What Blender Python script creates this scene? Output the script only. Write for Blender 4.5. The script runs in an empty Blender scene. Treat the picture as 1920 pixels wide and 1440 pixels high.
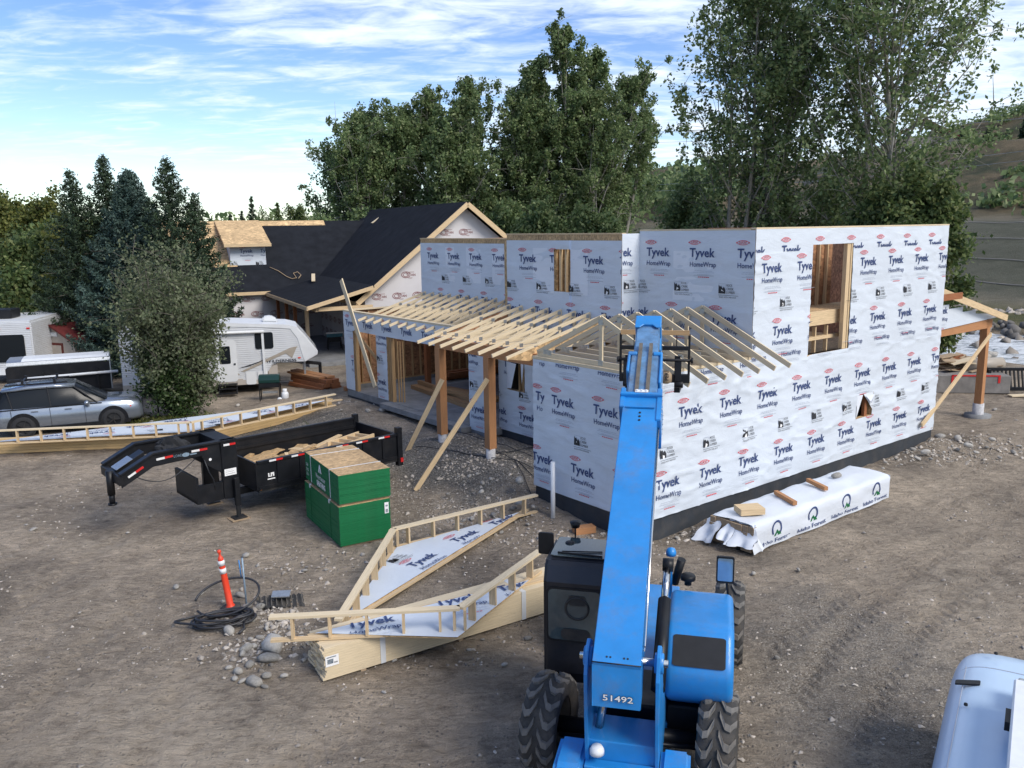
import bpy, bmesh, math, random
import numpy as np
from mathutils import Vector, Matrix, Euler
random.seed(7); RNG = np.random.default_rng(11)
SC = bpy.context.scene
COL = SC.collection
rad = math.radians

# ---------------------------------------------------------------- camera
CAMH = 7.0; FPX = 1574.0; PITCH = rad(10.55); ROLL = rad(0.83)
fw = Vector((0, math.cos(PITCH), -math.sin(PITCH))); rt = Vector((1, 0, 0)); up = rt.cross(fw)
R2 = rt*math.cos(ROLL)-up*math.sin(ROLL); U2 = up*math.cos(ROLL)+rt*math.sin(ROLL)
cd = bpy.data.cameras.new("camera"); cam = bpy.data.objects.new("camera", cd); COL.objects.link(cam)
cd.sensor_width = 36; cd.lens = FPX/1920*36; cd.clip_start = 0.1; cd.clip_end = 6000
m = Matrix.Identity(4)
for i in range(3): m[i][0] = R2[i]; m[i][1] = U2[i]; m[i][2] = -fw[i]
m[2][3] = CAMH; cam.matrix_world = m; SC.camera = cam

# ---------------------------------------------------------------- world
SUN_EL, SUN_AZ = 42, -40
W = bpy.data.worlds.new("World"); SC.world = W; W.use_nodes = True
nt = W.node_tree; nt.nodes.clear()
def N(nt, t, **k):
    n = nt.nodes.new(t)
    for a, b in k.items(): setattr(n, a, b)
    return n
out = N(nt, 'ShaderNodeOutputWorld'); bg = N(nt, 'ShaderNodeBackground'); sky = N(nt, 'ShaderNodeTexSky', sky_type='NISHITA')
sky.sun_disc = False; sky.sun_elevation = rad(SUN_EL); sky.sun_rotation = rad(90-SUN_AZ); sky.altitude = 900
sky.air_density = 1.0; sky.dust_density = 0.6; sky.ozone_density = 1.6
bg.inputs[1].default_value = 0.15
def mth(nt, op, a=None, b=None, clamp=False):
    n = N(nt, 'ShaderNodeMath', operation=op); n.use_clamp = clamp
    for i, v in enumerate((a, b)):
        if v is None: continue
        if isinstance(v, (int, float)): n.inputs[i].default_value = v
        else: nt.links.new(v, n.inputs[i])
    return n.outputs[0]
tc = N(nt, 'ShaderNodeTexCoord'); sx = N(nt, 'ShaderNodeSeparateXYZ'); nt.links.new(tc.outputs['Generated'], sx.inputs[0])
zz = mth(nt, 'ADD', mth(nt, 'MAXIMUM', sx.outputs[2], 0.0), 0.10)
cx = N(nt, 'ShaderNodeCombineXYZ'); nt.links.new(mth(nt, 'DIVIDE', sx.outputs[0], zz), cx.inputs[0]); nt.links.new(mth(nt, 'DIVIDE', sx.outputs[1], zz), cx.inputs[1])
def cloud(scale, rot, stretch, detail, dist, seed):
    mp = N(nt, 'ShaderNodeMapping'); mp.inputs['Rotation'].default_value = (0, 0, rad(rot)); mp.inputs['Scale'].default_value = (1, stretch, 1); mp.inputs['Location'].default_value = (seed, seed*.7, 0)
    nz = N(nt, 'ShaderNodeTexNoise'); nz.inputs['Scale'].default_value = scale; nz.inputs['Detail'].default_value = detail; nz.inputs['Roughness'].default_value = .58; nz.inputs['Distortion'].default_value = dist
    nt.links.new(cx.outputs[0], mp.inputs[0]); nt.links.new(mp.outputs[0], nz.inputs[0]); return nz.outputs[0]
c1 = cloud(0.9, -8, 2.2, 9, .6, 3.1); c2 = cloud(3.2, 10, 1.8, 9, .8, 9.4)
c3 = cloud(8.0, 4, 1.6, 8, .9, 5.2)
cs = mth(nt, 'ADD', mth(nt, 'ADD', mth(nt, 'MULTIPLY', c1, .46), mth(nt, 'MULTIPLY', c2, .38)), mth(nt, 'MULTIPLY', c3, .13))
# more cloud towards the right of the view and near the horizon, as in the photograph
cs = mth(nt, 'ADD', cs, mth(nt, 'MULTIPLY', sx.outputs[0], .13))
cr = N(nt, 'ShaderNodeValToRGB'); cr.color_ramp.elements[0].position = .385; cr.color_ramp.elements[1].position = .60
cr.color_ramp.interpolation = 'EASE'; nt.links.new(cs, cr.inputs[0])
hz = mth(nt, 'MULTIPLY', mth(nt, 'SUBTRACT', .10, mth(nt, 'ABSOLUTE', sx.outputs[2])), 2.5, True)
fac = mth(nt, 'MAXIMUM', mth(nt, 'MULTIPLY', cr.outputs[0], .92), hz)
mx = N(nt, 'ShaderNodeMix', data_type='RGBA'); nt.links.new(fac, mx.inputs[0])
hs = N(nt, 'ShaderNodeHueSaturation'); hs.inputs['Saturation'].default_value = 1.22; hs.inputs['Hue'].default_value = .515; hs.inputs['Value'].default_value = 0.42; nt.links.new(sky.outputs[0], hs.inputs['Color'])
nt.links.new(hs.outputs[0], mx.inputs[6])
# cloud brightness with soft grey undersides
cg = N(nt, 'ShaderNodeMix', data_type='RGBA'); cg.inputs[6].default_value = (1.85, 2.2, 2.7, 1); cg.inputs[7].default_value = (2.75, 2.95, 3.15, 1)
nt.links.new(c2, cg.inputs[0]); nt.links.new(cg.outputs[2], mx.inputs[7])
nt.links.new(mx.outputs[2], bg.inputs[0]); nt.links.new(bg.outputs[0], out.inputs[0])

sd = bpy.data.lights.new("sun", 'SUN'); so = bpy.data.objects.new("sun", sd); COL.objects.link(so)
sd.energy = 1.15; sd.angle = rad(26); sd.color = (1, .93, .84)
d = Vector((math.cos(rad(SUN_EL))*math.cos(rad(SUN_AZ)), math.cos(rad(SUN_EL))*math.sin(rad(SUN_AZ)), math.sin(rad(SUN_EL))))
so.rotation_euler = d.to_track_quat('Z', 'Y').to_euler(); so.location = d*50
SC.view_settings.view_transform = 'Standard'; SC.view_settings.look = 'None'; SC.view_settings.gamma = 1
SC.view_settings.use_curve_mapping = False; SC.view_settings.exposure = 1.54

# ---------------------------------------------------------------- placing helpers
def at(px, py, z=0.0):
    """point at height z seen at pixel (px,py) of the 1920x1440 photograph: used to survey the site"""
    v = fw*FPX + R2*(px-960) + U2*(720-py); t = (z-CAMH)/v.z
    return Vector((v.x*t, v.y*t, z))
HA = rad(37.9); HC = Vector((2.823, 17.645, 0))       # near corner and heading of the new house
def HW(u, v, z=0): return HC + Vector((math.cos(HA)*u-math.sin(HA)*v, math.sin(HA)*u+math.cos(HA)*v, z))
def to_uv(x, y):
    dx = x-HC.x; dy = y-HC.y; return dx*math.cos(HA)+dy*math.sin(HA), -dx*math.sin(HA)+dy*math.cos(HA)

# ---------------------------------------------------------------- numpy noise
def _hash(ix, iy, s):
    n = (ix*374761393 + iy*668265263 + s*1442695041) & 0xffffffff
    n = ((n ^ (n >> 13))*1274126177) & 0xffffffff
    return ((n ^ (n >> 16)) & 0xffff)/65535.0
def vnoise(x, y, s=0):
    x = np.asarray(x, float); y = np.asarray(y, float)
    ix = np.floor(x).astype(np.int64); iy = np.floor(y).astype(np.int64); fx = x-ix; fy = y-iy
    fx = fx*fx*(3-2*fx); fy = fy*fy*(3-2*fy)
    a = _hash(ix, iy, s); b = _hash(ix+1, iy, s); c = _hash(ix, iy+1, s); d = _hash(ix+1, iy+1, s)
    return (a*(1-fx)+b*fx)*(1-fy)+(c*(1-fx)+d*fx)*fy - .5
def fbm(x, y, s=0, o=4, g=.5):
    r = 0; a = 1.0
    for i in range(o): r = r + a*vnoise(np.asarray(x)*2**i+i*17.3, np.asarray(y)*2**i-i*9.1, s+i); a *= g
    return r
def sstep(a, b, x):
    t = np.clip((np.asarray(x, float)-a)/(b-a), 0, 1); return t*t*(3-2*t)

# ---------------------------------------------------------------- materials
def new_mat(name):
    m = bpy.data.materials.new(name); m.use_nodes = True; nt = m.node_tree
    return m, nt, nt.nodes['Principled BSDF']
def L(nt, a, b): nt.links.new(a, b)
def noise(nt, scale, detail=4, vec=None, rough=.5, dist=0):
    n = N(nt, 'ShaderNodeTexNoise'); n.inputs['Scale'].default_value = scale; n.inputs['Detail'].default_value = detail
    n.inputs['Roughness'].default_value = rough; n.inputs['Distortion'].default_value = dist
    if vec: L(nt, vec, n.inputs[0])
    return n
def ramp(nt, src, stops, interp='LINEAR'):
    r = N(nt, 'ShaderNodeValToRGB'); e = r.color_ramp.elements; r.color_ramp.interpolation = interp
    while len(e) < len(stops): e.new(.5)
    for k, (p, c) in enumerate(stops): e[k].position = p; e[k].color = (c, c, c, 1) if isinstance(c, (int, float)) else (*c, 1)
    L(nt, src, r.inputs[0]); return r.outputs[0]
def mixc(nt, fac, a, b, mode='MIX'):
    n = N(nt, 'ShaderNodeMix', data_type='RGBA', blend_type=mode)
    for i, v in ((0, fac), (6, a), (7, b)):
        if isinstance(v, (int, float)): n.inputs[i].default_value = v
        elif isinstance(v, tuple): n.inputs[i].default_value = (*v, 1)
        else: L(nt, v, n.inputs[i])
    return n.outputs[2]
def bumpn(nt, src, strength, dist, bsdf, prev=None):
    b = N(nt, 'ShaderNodeBump'); b.inputs['Strength'].default_value = strength; b.inputs['Distance'].default_value = dist
    L(nt, src, b.inputs['Height'])
    if prev: L(nt, prev, b.inputs['Normal'])
    L(nt, b.outputs[0], bsdf.inputs['Normal']); return b.outputs[0]
def coord(nt, kind='Object', scale=(1, 1, 1), rot=(0, 0, 0)):
    t = N(nt, 'ShaderNodeTexCoord'); mp = N(nt, 'ShaderNodeMapping'); mp.inputs['Scale'].default_value = scale; mp.inputs['Rotation'].default_value = rot
    L(nt, t.outputs[kind], mp.inputs[0]); return mp.outputs[0]
def M(name, col, rough=.6, metal=0, var=.12, vs=6, bump=0, bs=60, isl=0, dirt=0, spec=.5, scale=(1, 1, 1), objvar=0, coat=0):
    m, nt, b = new_mat(name); v = coord(nt, 'Object', scale)
    b.inputs['Roughness'].default_value = rough; b.inputs['Metallic'].default_value = metal; b.inputs['Specular IOR Level'].default_value = spec
    b.inputs['Coat Weight'].default_value = coat
    f = ramp(nt, noise(nt, vs, 5, v, .6).outputs[0], [(.25, 1-var), (.75, 1+var)]) if var else None
    c = tuple(col)
    if f is not None: c = mixc(nt, 1, tuple(col), f, 'MULTIPLY')
    if isl:
        g = N(nt, 'ShaderNodeNewGeometry'); r = ramp(nt, g.outputs['Random Per Island'], [(0, 1-isl), (1, 1+isl)]); c = mixc(nt, 1, c, r, 'MULTIPLY')
    if objvar:
        g = N(nt, 'ShaderNodeObjectInfo'); r = ramp(nt, g.outputs['Random'], [(0, 1-objvar), (1, 1+objvar)]); c = mixc(nt, 1, c, r, 'MULTIPLY')
    if dirt:
        dn = ramp(nt, noise(nt, 2.3, 8, v, .7).outputs[0], [(.48, 0), (.75, dirt)]); c = mixc(nt, dn, c, (.16, .13, .10))
        L(nt, mixc(nt, dn, (rough,)*3, (.85,)*3), b.inputs['Roughness'])
    if isinstance(c, tuple): b.inputs['Base Color'].default_value = (*c, 1)
    else: L(nt, c, b.inputs['Base Color'])
    if bump: bumpn(nt, noise(nt, bs, 6, v, .6).outputs[0], bump, .02, b)
    return m
def wood(name, col, var=.25, rough=.7, knots=True, edge=1.0):
    """boards: grain runs along UV.x (metres)"""
    m, nt, b = new_mat(name); v = coord(nt, 'UV', (1.2, 22, 1)); oi = N(nt, 'ShaderNodeObjectInfo'); g = N(nt, 'ShaderNodeNewGeometry')
    ad = N(nt, 'ShaderNodeVectorMath', operation='ADD'); L(nt, v, ad.inputs[0]); cb = N(nt, 'ShaderNodeCombineXYZ')
    L(nt, mth(nt, 'MULTIPLY', g.outputs['Random Per Island'], 40), cb.inputs[0]); L(nt, mth(nt, 'MULTIPLY', oi.outputs['Random'], 30), cb.inputs[1]); L(nt, cb.outputs[0], ad.inputs[1])
    nz = noise(nt, 2.2, 6, ad.outputs[0], .6, .4)
    f = ramp(nt, nz.outputs[0], [(.3, 1-var), (.7, 1+var*.6)]); c = mixc(nt, 1, tuple(col), f, 'MULTIPLY')
    r = ramp(nt, g.outputs['Random Per Island'], [(0, (.86, .84, .80)), (.5, (1, 1, 1)), (1, (1.1, 1.06, .98))]); c = mixc(nt, 1, c, r, 'MULTIPLY')
    if knots:
        vo = N(nt, 'ShaderNodeTexVoronoi'); vo.inputs['Scale'].default_value = 2.2; L(nt, ad.outputs[0], vo.inputs[0])
        k = ramp(nt, vo.outputs['Distance'], [(.05, .55), (.11, 0)]); c = mixc(nt, k, c, tuple(x*.35 for x in col))
    L(nt, c, b.inputs['Base Color']); b.inputs['Roughness'].default_value = rough; b.inputs['Specular IOR Level'].default_value = .25
    bumpn(nt, nz.outputs[0], .25, .004, b); return m
def osb(name, col=(.46, .31, .16), sc=1.0):
    m, nt, b = new_mat(name); v = coord(nt, 'Object')
    cols = None
    outs = []
    for k, rot in enumerate(((0, 0, .5), (.9, .3, 2.0))):
        mp = N(nt, 'ShaderNodeMapping'); mp.inputs['Rotation'].default_value = rot; mp.inputs['Scale'].default_value = (9*sc, 34*sc, 14*sc); L(nt, v, mp.inputs[0])
        vo = N(nt, 'ShaderNodeTexVoronoi'); vo.inputs['Scale'].default_value = 1.0; L(nt, mp.outputs[0], vo.inputs[0]); outs.append(vo.outputs['Color'])
    nz = noise(nt, 9*sc, 3, v)
    x = mixc(nt, ramp(nt, nz.outputs[0], [(.45, 0), (.55, 1)]), outs[0], outs[1])
    s = N(nt, 'ShaderNodeSeparateColor'); L(nt, x, s.inputs[0])
    c = ramp(nt, s.outputs[0], [(0, tuple(a*.62 for a in col)), (.35, tuple(a*.9 for a in col)), (.7, tuple(a*1.15 for a in col)), (1, tuple(min(1, a*1.5) for a in col))])
    big = ramp(nt, noise(nt, 1.2, 4, v).outputs[0], [(.3, .82), (.7, 1.1)]); c = mixc(nt, 1, c, big, 'MULTIPLY')
    L(nt, c, b.inputs['Base Color']); b.inputs['Roughness'].default_value = .75; bumpn(nt, s.outputs[1], .3, .003, b); return m
def leafmat(name, cols, trans=.25, rough=.6):
    m, nt, b = new_mat(name); g = N(nt, 'ShaderNodeNewGeometry'); v = coord(nt, 'Object')
    n = noise(nt, .45, 3, v).outputs[0]
    c = ramp(nt, g.outputs['Random Per Island'], [(i/(len(cols)-1), k) for i, k in enumerate(cols)])
    c = mixc(nt, 1, c, ramp(nt, n, [(.3, .72), (.7, 1.3)]), 'MULTIPLY')
    L(nt, c, b.inputs['Base Color']); b.inputs['Roughness'].default_value = rough; b.inputs['Specular IOR Level'].default_value = .35
    t = N(nt, 'ShaderNodeBsdfTranslucent'); L(nt, c, t.inputs[0]); ms = N(nt, 'ShaderNodeMixShader'); ms.inputs[0].default_value = trans
    o = nt.nodes['Material Output']; L(nt, b.outputs[0], ms.inputs[1]); L(nt, t.outputs[0], ms.inputs[2]); L(nt, ms.outputs[0], o.inputs[0]); return m

# house wrap: crinkled sheet, slightly satin
def wrapmat(name, col=(.70, .74, .80), crinkle=.5):
    m, nt, b = new_mat(name); v = coord(nt, 'Object')
    n1 = noise(nt, 2.2, 6, coord(nt, 'Object', (.5, .5, 1.6)), .55, .8); n2 = noise(nt, 11, 5, v, .6, 1.2)
    f = ramp(nt, noise(nt, .8, 4, v).outputs[0], [(.3, .93), (.7, 1.04)]); c = mixc(nt, 1, col, f, 'MULTIPLY')
    dn = ramp(nt, noise(nt, 3.0, 8, coord(nt, 'Object', (1, 1, .35)), .75).outputs[0], [(.58, 0), (.85, .25)]); c = mixc(nt, dn, c, (.42, .40, .38))
    L(nt, c, b.inputs['Base Color']); b.inputs['Roughness'].default_value = .48; b.inputs['Specular IOR Level'].default_value = .4
    p = bumpn(nt, n1.outputs[0], crinkle*.55, .05, b); bumpn(nt, n2.outputs[0], crinkle*.35, .012, b, p); return m

MAT = dict(
 wrap=wrapmat('house_wrap', (.60, .655, .725), .7), wrap2=wrapmat('house_wrap_patch', (.70, .74, .80), .5), titan=wrapmat('grey_wrap', (.60, .585, .60), .25),
 navy=M('navy_ink', (.035, .06, .17), .6, var=.05), red=M('red_ink', (.62, .05, .07), .6, var=.05), grey=M('grey_ink', (.36, .39, .46), .6, var=0),
 black=M('black_ink', (.02, .022, .028), .6, var=.05), white=M('white_print', (.8, .8, .8), .5, var=.03), maroon=M('maroon_ink', (.24, .10, .10), .6, var=.05),
 membrane=M('waterproof_membrane', (.030, .036, .045), .62, var=.25, vs=2, bump=.2, bs=20, dirt=.25),
 osb=osb('oriented_strand_board'), osbshade=osb('shaded_strand_board', (.36, .19, .10), .8), osbroof=osb('roof_sheathing', (.55, .38, .20), .5),  # second strand board is a darker copy, interior shade put into its colour
 pine=wood('pine_lumber', (.62, .47, .29)), pinew=wood('white_pine_lumber', (.66, .55, .38), .15), stud=wood('stud_lumber', (.45, .29, .15)),
 cedar=wood('cedar_timber', (.42, .21, .10), .18), beam=wood('laminated_beam', (.34, .21, .11), .15), redwood=wood('reddish_timber', (.30, .12, .055), .25), glulam=wood('yellow_lumber', (.60, .42, .21), .12),
 concrete=M('concrete', (.20, .205, .21), .85, var=.3, vs=2.5, bump=.3, bs=40), pier=M('pier_concrete', (.45, .45, .46), .8, var=.3, vs=14),
 steel=M('galvanised_steel', (.45, .47, .48), .4, .8, var=.2, vs=20), chrome=M('polished_steel', (.6, .6, .6), .18, 1, var=.1),
 felt=M('roofing_felt', (.017, .019, .024), .95, var=.3, vs=1.5, bump=.25, bs=30, spec=.08),
 blue=M('blue_machine_paint', (.016, .22, .58), .40, var=.14, vs=2.2, dirt=.42, coat=.2), blueworn=M('worn_blue_paint', (.13, .27, .46), .45, .3, var=.4, vs=5, dirt=.9, scale=(1, 1, 1)),
 lightblue=M('pale_blue_paint', (.46, .60, .76), .35, var=.05, vs=1.5, coat=.2),
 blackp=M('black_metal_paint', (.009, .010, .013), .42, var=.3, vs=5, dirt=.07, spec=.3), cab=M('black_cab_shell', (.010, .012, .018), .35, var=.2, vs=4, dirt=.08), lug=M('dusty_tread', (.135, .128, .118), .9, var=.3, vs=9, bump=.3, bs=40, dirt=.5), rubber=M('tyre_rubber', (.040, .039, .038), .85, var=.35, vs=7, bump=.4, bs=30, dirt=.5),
 rim=M('dark_rim', (.02, .022, .026), .5, .3, dirt=.3), glass=M('dark_glass', (.010, .013, .017), .22, var=0, spec=.22), glassc=M('cab_glass', (.05, .07, .075), .05, var=.2, spec=.9),
 green=M('green_panel_edge_paint', (.0, .135, .042), .6, var=.14, vs=3, bump=.1, bs=30, dirt=.06), strap=M('white_strap', (.62, .64, .66), .5, var=.05),
 orange=M('orange_plastic', (.72, .055, .02), .45, var=.1, vs=9, dirt=.12), reflect=M('reflective_band', (.7, .7, .7), .35, var=.1), hose=M('black_pipe', (.018, .020, .026), .45, var=.2, vs=20, dirt=.15),
 pvc=M('white_pvc', (.72, .74, .76), .4, var=.06, dirt=.1), stake=M('blue_grey_pipe', (.22, .30, .38), .5, .3, var=.2, vs=20),
 redp=M('red_reflector', (.55, .02, .02), .35, var=.05), rvwhite=M('white_rv_siding', (.66, .68, .70), .4, var=.06, vs=2, dirt=.06), silver=M('silver_car_paint', (.27, .31, .37), .25, .65, var=.03, coat=.6),
 beige=M('beige_paint', (.42, .38, .34), .6, var=.08), tan=M('tan_stripe', (.33, .29, .24), .5, var=.08), shedred=M('red_roof_paint', (.12, .018, .016), .7, var=.25, vs=3), redtrim=M('red_trim', (.12, .018, .014), .6, var=.1),
 plasticgreen=M('dark_green_enamel', (.006, .035, .03), .3, var=.05), tarp=M('dark_cloth', (.02, .021, .024), .9, var=.2), amber=M('amber_lens', (.75, .25, .01), .3, var=0),
 bark=M('tree_bark', (.13, .115, .095), .9, var=.35, vs=8, bump=.6, bs=18), palebark=M('pale_bark', (.24, .23, .20), .9, var=.35, vs=6, bump=.4, bs=18),
 scrap=wood('scrap_wood', (.36, .27, .18), .3), bluet=M('teal_tool_paint', (.02, .12, .16), .5), yellow=M('yellow_plastic', (.55, .38, .03), .6), redladder=M('orange_ladder', (.65, .08, .03), .5),
 gravelstone=M('pebble_stone', (.34, .305, .265), .9, var=.2, vs=3, isl=.5, bump=.3, bs=30), rock=M('river_rock', (.30, .285, .26), .85, var=.3, vs=5, bump=.4, bs=14, objvar=.38), riprap=M('grey_boulder', (.155, .145, .135), .9, var=.35, vs=2, bump=.7, bs=6, isl=.4),
 fence=M('weathered_board', (.22, .20, .18), .85, var=.25, vs=4, objvar=.15),
)

# ---------------------------------------------------------------- mesh building
class MB:
    def __init__(s): s.v = []; s.f = []; s.m = []; s.uv = []; s.sm = []
    def add(s, vs, fs, mi=0, uvs=None, smooth=False):
        b = len(s.v); s.v += [tuple(p) for p in vs]
        for k, f in enumerate(fs):
            s.f.append([b+i for i in f]); s.m.append(mi); s.sm.append(smooth)
            s.uv.append(uvs[k] if uvs else [(0.0, 0.0)]*len(f))
        return s
    def box(s, x0, x1, y0, y1, z0, z1, mi=0):
        dx, dy, dz = x1-x0, y1-y0, z1-z0
        if dx >= dy and dx >= dz: return s.beam((x0, (y0+y1)/2, (z0+z1)/2), (x1, (y0+y1)/2, (z0+z1)/2), dy, dz, mi)
        if dy >= dz: return s.beam(((x0+x1)/2, y0, (z0+z1)/2), ((x0+x1)/2, y1, (z0+z1)/2), dx, dz, mi)
        return s.beam(((x0+x1)/2, (y0+y1)/2, z0), ((x0+x1)/2, (y0+y1)/2, z1), dx, dy, mi, up=(0, 1, 0))
    def beam(s, p, q, w, h, mi=0, up=(0, 0, 1), w2=None, h2=None):
        p = Vector(p); q = Vector(q); d = (q-p); Ln = d.length; d.normalize(); u = Vector(up)
        if abs(d.dot(u)) > .999: u = Vector((0, 1, 0))
        sd = d.cross(u).normalized(); uu = sd.cross(d).normalized()
        w2 = w if w2 is None else w2; h2 = h if h2 is None else h2; vs = []
        for c, ww, hh in ((p, w, h), (q, w2, h2)):
            for a, b in ((-1, -1), (1, -1), (1, 1), (-1, 1)): vs.append(c+sd*(a*ww/2)+uu*(b*hh/2))
        fs = [(3, 2, 1, 0), (4, 5, 6, 7), (0, 1, 5, 4), (1, 2, 6, 5), (2, 3, 7, 6), (3, 0, 4, 7)]
        o = (abs(p.x)*3.1+abs(p.y)*1.7+p.z*2.3) % 9
        su = [[(0, 0), (w, 0), (w, h), (0, h)]]*2+[[(o, e), (o, e+k), (o+Ln, e+k), (o+Ln, e)] for e, k in ((0, w), (1, h), (2, w), (3, h))]
        return s.add(vs, fs, mi, su)
    def quad(s, a, b, c, d, mi=0): return s.add([a, b, c, d], [(0, 1, 2, 3)], mi, [[(0, 0), (1, 0), (1, 1), (0, 1)]])
    def tube(s, pts, r, n=8, mi=0, r2=None, smooth=True, cap=True, closed=False):
        P = [Vector(p) for p in pts]; k = len(P); rs = r if isinstance(r, (list, tuple)) else [r+(r2-r)*i/(k-1) if r2 is not None else r for i in range(k)]
        vs = []; u = None
        for i, p in enumerate(P):
            t = (P[min(i+1, k-1)]-P[max(i-1, 0)]) if not closed else (P[(i+1) % k]-P[i-1])
            t.normalize()
            if u is None: u = t.orthogonal().normalized()
            u = (u-t*u.dot(t)); u = t.orthogonal().normalized() if u.length < 1e-4 else u.normalized(); w = t.cross(u)
            for j in range(n): a = 2*math.pi*j/n; vs.append(p+(u*math.cos(a)+w*math.sin(a))*rs[i])
        fs = [(i*n+j, i*n+(j+1) % n, ((i+1) % k)*n+(j+1) % n, ((i+1) % k)*n+j) for i in range(k if closed else k-1) for j in range(n)]
        s.add(vs, fs, mi, smooth=smooth)
        if cap and not closed: b = len(s.v)-k*n; s.f += [[b+j for j in range(n)][::-1], [b+(k-1)*n+j for j in range(n)]]; s.m += [mi]*2; s.sm += [False]*2; s.uv += [[(0, 0)]*n]*2
        return s
    def cyl(s, p, q, r, n=12, mi=0, r2=None): return s.tube([p, q], r, n, mi, r2=r if r2 is None else r2)
    def prism(s, poly, fn, d0, d1, mi=0, poly2=None):
        """poly: 2D outline; fn(a,b,d) -> 3D; extruded from depth d0 to d1"""
        n = len(poly); p2 = poly2 or poly; vs = [fn(a, b, d0) for a, b in poly]+[fn(a, b, d1) for a, b in p2]
        uv = [[(a, b) for a, b in poly][::-1], [(a, b) for a, b in p2]]
        fs = [tuple(range(n))[::-1], tuple(range(n, 2*n))]
        for i in range(n): j = (i+1) % n; fs.append((i, j, n+j, n+i)); uv.append([(0, 0), (1, 0), (1, 1), (0, 1)])
        return s.add(vs, fs, mi, uv)
    def lathe(s, prof, c=(0, 0, 0), n=16, mi=0, ax='z', smooth=True):
        vs = []
        for r, h in prof:
            for j in range(n):
                a = 2*math.pi*j/n; p = (r*math.cos(a), r*math.sin(a), h)
                if ax == 'y': p = (p[0], p[2], p[1])
                if ax == 'x': p = (p[2], p[0], p[1])
                vs.append((p[0]+c[0], p[1]+c[1], p[2]+c[2]))
        k = len(prof); fs = [(i*n+j, i*n+(j+1) % n, (i+1)*n+(j+1) % n, (i+1)*n+j) for i in range(k-1) for j in range(n)]
        return s.add(vs, fs, mi, smooth=smooth)
    def build(s, name, mats, parent=None, bevel=0, kind=None, link=True, seg=1):
        me = bpy.data.meshes.new(name); me.from_pydata(s.v, [], s.f); me.update()
        for mt in (mats if isinstance(mats, (list, tuple)) else [mats]): me.materials.append(MAT[mt] if isinstance(mt, str) else mt)
        me.polygons.foreach_set('material_index', s.m); me.polygons.foreach_set('use_smooth', s.sm)
        uvl = me.uv_layers.new(name='UVMap'); uvl.data.foreach_set('uv', [c for f in s.uv for t in f for c in t])
        bm = bmesh.new(); bm.from_mesh(me)
        if bevel:
            bmesh.ops.bevel(bm, geom=[e for e in bm.edges if len(e.link_faces) == 2 and e.calc_face_angle(0) > .5], offset=bevel, segments=seg, affect='EDGES', clamp_overlap=True)
        bmesh.ops.recalc_face_normals(bm, faces=bm.faces); bm.to_mesh(me); bm.free()
        o = bpy.data.objects.new(name, me)
        if link: COL.objects.link(o)
        if parent: o.parent = parent
        if kind: o['kind'] = kind
        return o
def rounded_prism(mb, poly, fn, d0, d1, r, rc, mi=0, n=5):
    """extrusion with rounded profile corners (rc) and rounded end edges (r)"""
    P = []; k = len(poly)
    for i in range(k):
        a, b, c = Vector(poly[i-1]), Vector(poly[i]), Vector(poly[(i+1) % k]); u = (a-b).normalized(); v = (c-b).normalized(); L1 = min(rc, (a-b).length*.45, (c-b).length*.45)
        p, q = b+u*L1, b+v*L1
        for j in range(n+1): t = j/n; P.append(p*(1-t)**2+b*2*t*(1-t)+q*t*t)
    m_ = len(P); ar = sum(P[i].x*P[(i+1) % m_].y-P[(i+1) % m_].x*P[i].y for i in range(m_)); sg = 1 if ar > 0 else -1; NR = []
    for i in range(m_): t = (P[(i+1) % m_]-P[i-1]).normalized(); NR.append(Vector((-t.y, t.x))*sg)
    rings = []
    for s in range(n+1): a = math.pi/2*s/n; rings.append((d0+r*(1-math.cos(math.pi/2-a)) if False else d0+r*(1-math.cos(a)) if False else d0+r*(1-math.sin(math.pi/2*(1-s/n))), r*(1-math.sin(a))))
    rings += [(d0+d1-d, o) for d, o in rings[::-1]]
    vs = [fn(P[i].x+NR[i].x*o, P[i].y+NR[i].y*o, d) for d, o in rings for i in range(m_)]; R_ = len(rings)
    fs = [(a*m_+i, a*m_+(i+1) % m_, (a+1)*m_+(i+1) % m_, (a+1)*m_+i) for a in range(R_-1) for i in range(m_)]
    mb.add(vs, fs, mi, smooth=True); mb.add(vs[:m_], [tuple(range(m_))]); mb.add(vs[-m_:], [tuple(range(m_))]); return mb
def npmesh(name, V, F, mat, parent=None, kind=None, smooth=False):
    """V (n,3), F (m,k)"""
    me = bpy.data.meshes.new(name); V = np.asarray(V, np.float32); F = np.asarray(F, np.int32); k = F.shape[1]
    me.vertices.add(len(V)); me.vertices.foreach_set('co', V.ravel()); me.loops.add(F.size); me.loops.foreach_set('vertex_index', F.ravel())
    me.polygons.add(len(F)); me.polygons.foreach_set('loop_start', np.arange(len(F), dtype=np.int32)*k)
    if smooth: me.polygons.foreach_set('use_smooth', np.ones(len(F), bool))
    me.update(calc_edges=True); me.validate(); me.materials.append(MAT[mat] if isinstance(mat, str) else mat)
    o = bpy.data.objects.new(name, me); COL.objects.link(o)
    if parent: o.parent = parent
    if kind: o['kind'] = kind
    return o
def tag(o, label, cat, group=None):
    o['label'] = label; o['category'] = cat
    if group: o['group'] = group
    return o
def thing(name, label, cat, loc=(0, 0, 0), rz=0, group=None, rot=None):
    o = bpy.data.objects.new(name, None); COL.objects.link(o); o.location = loc; o.rotation_euler = rot or (0, 0, rz); o.empty_display_size = .2
    return tag(o, label, cat, group)
def kids(o): return KID.get(o.name, None) or [c for c in bpy.data.objects if c.parent == o]
KID = {}
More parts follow.
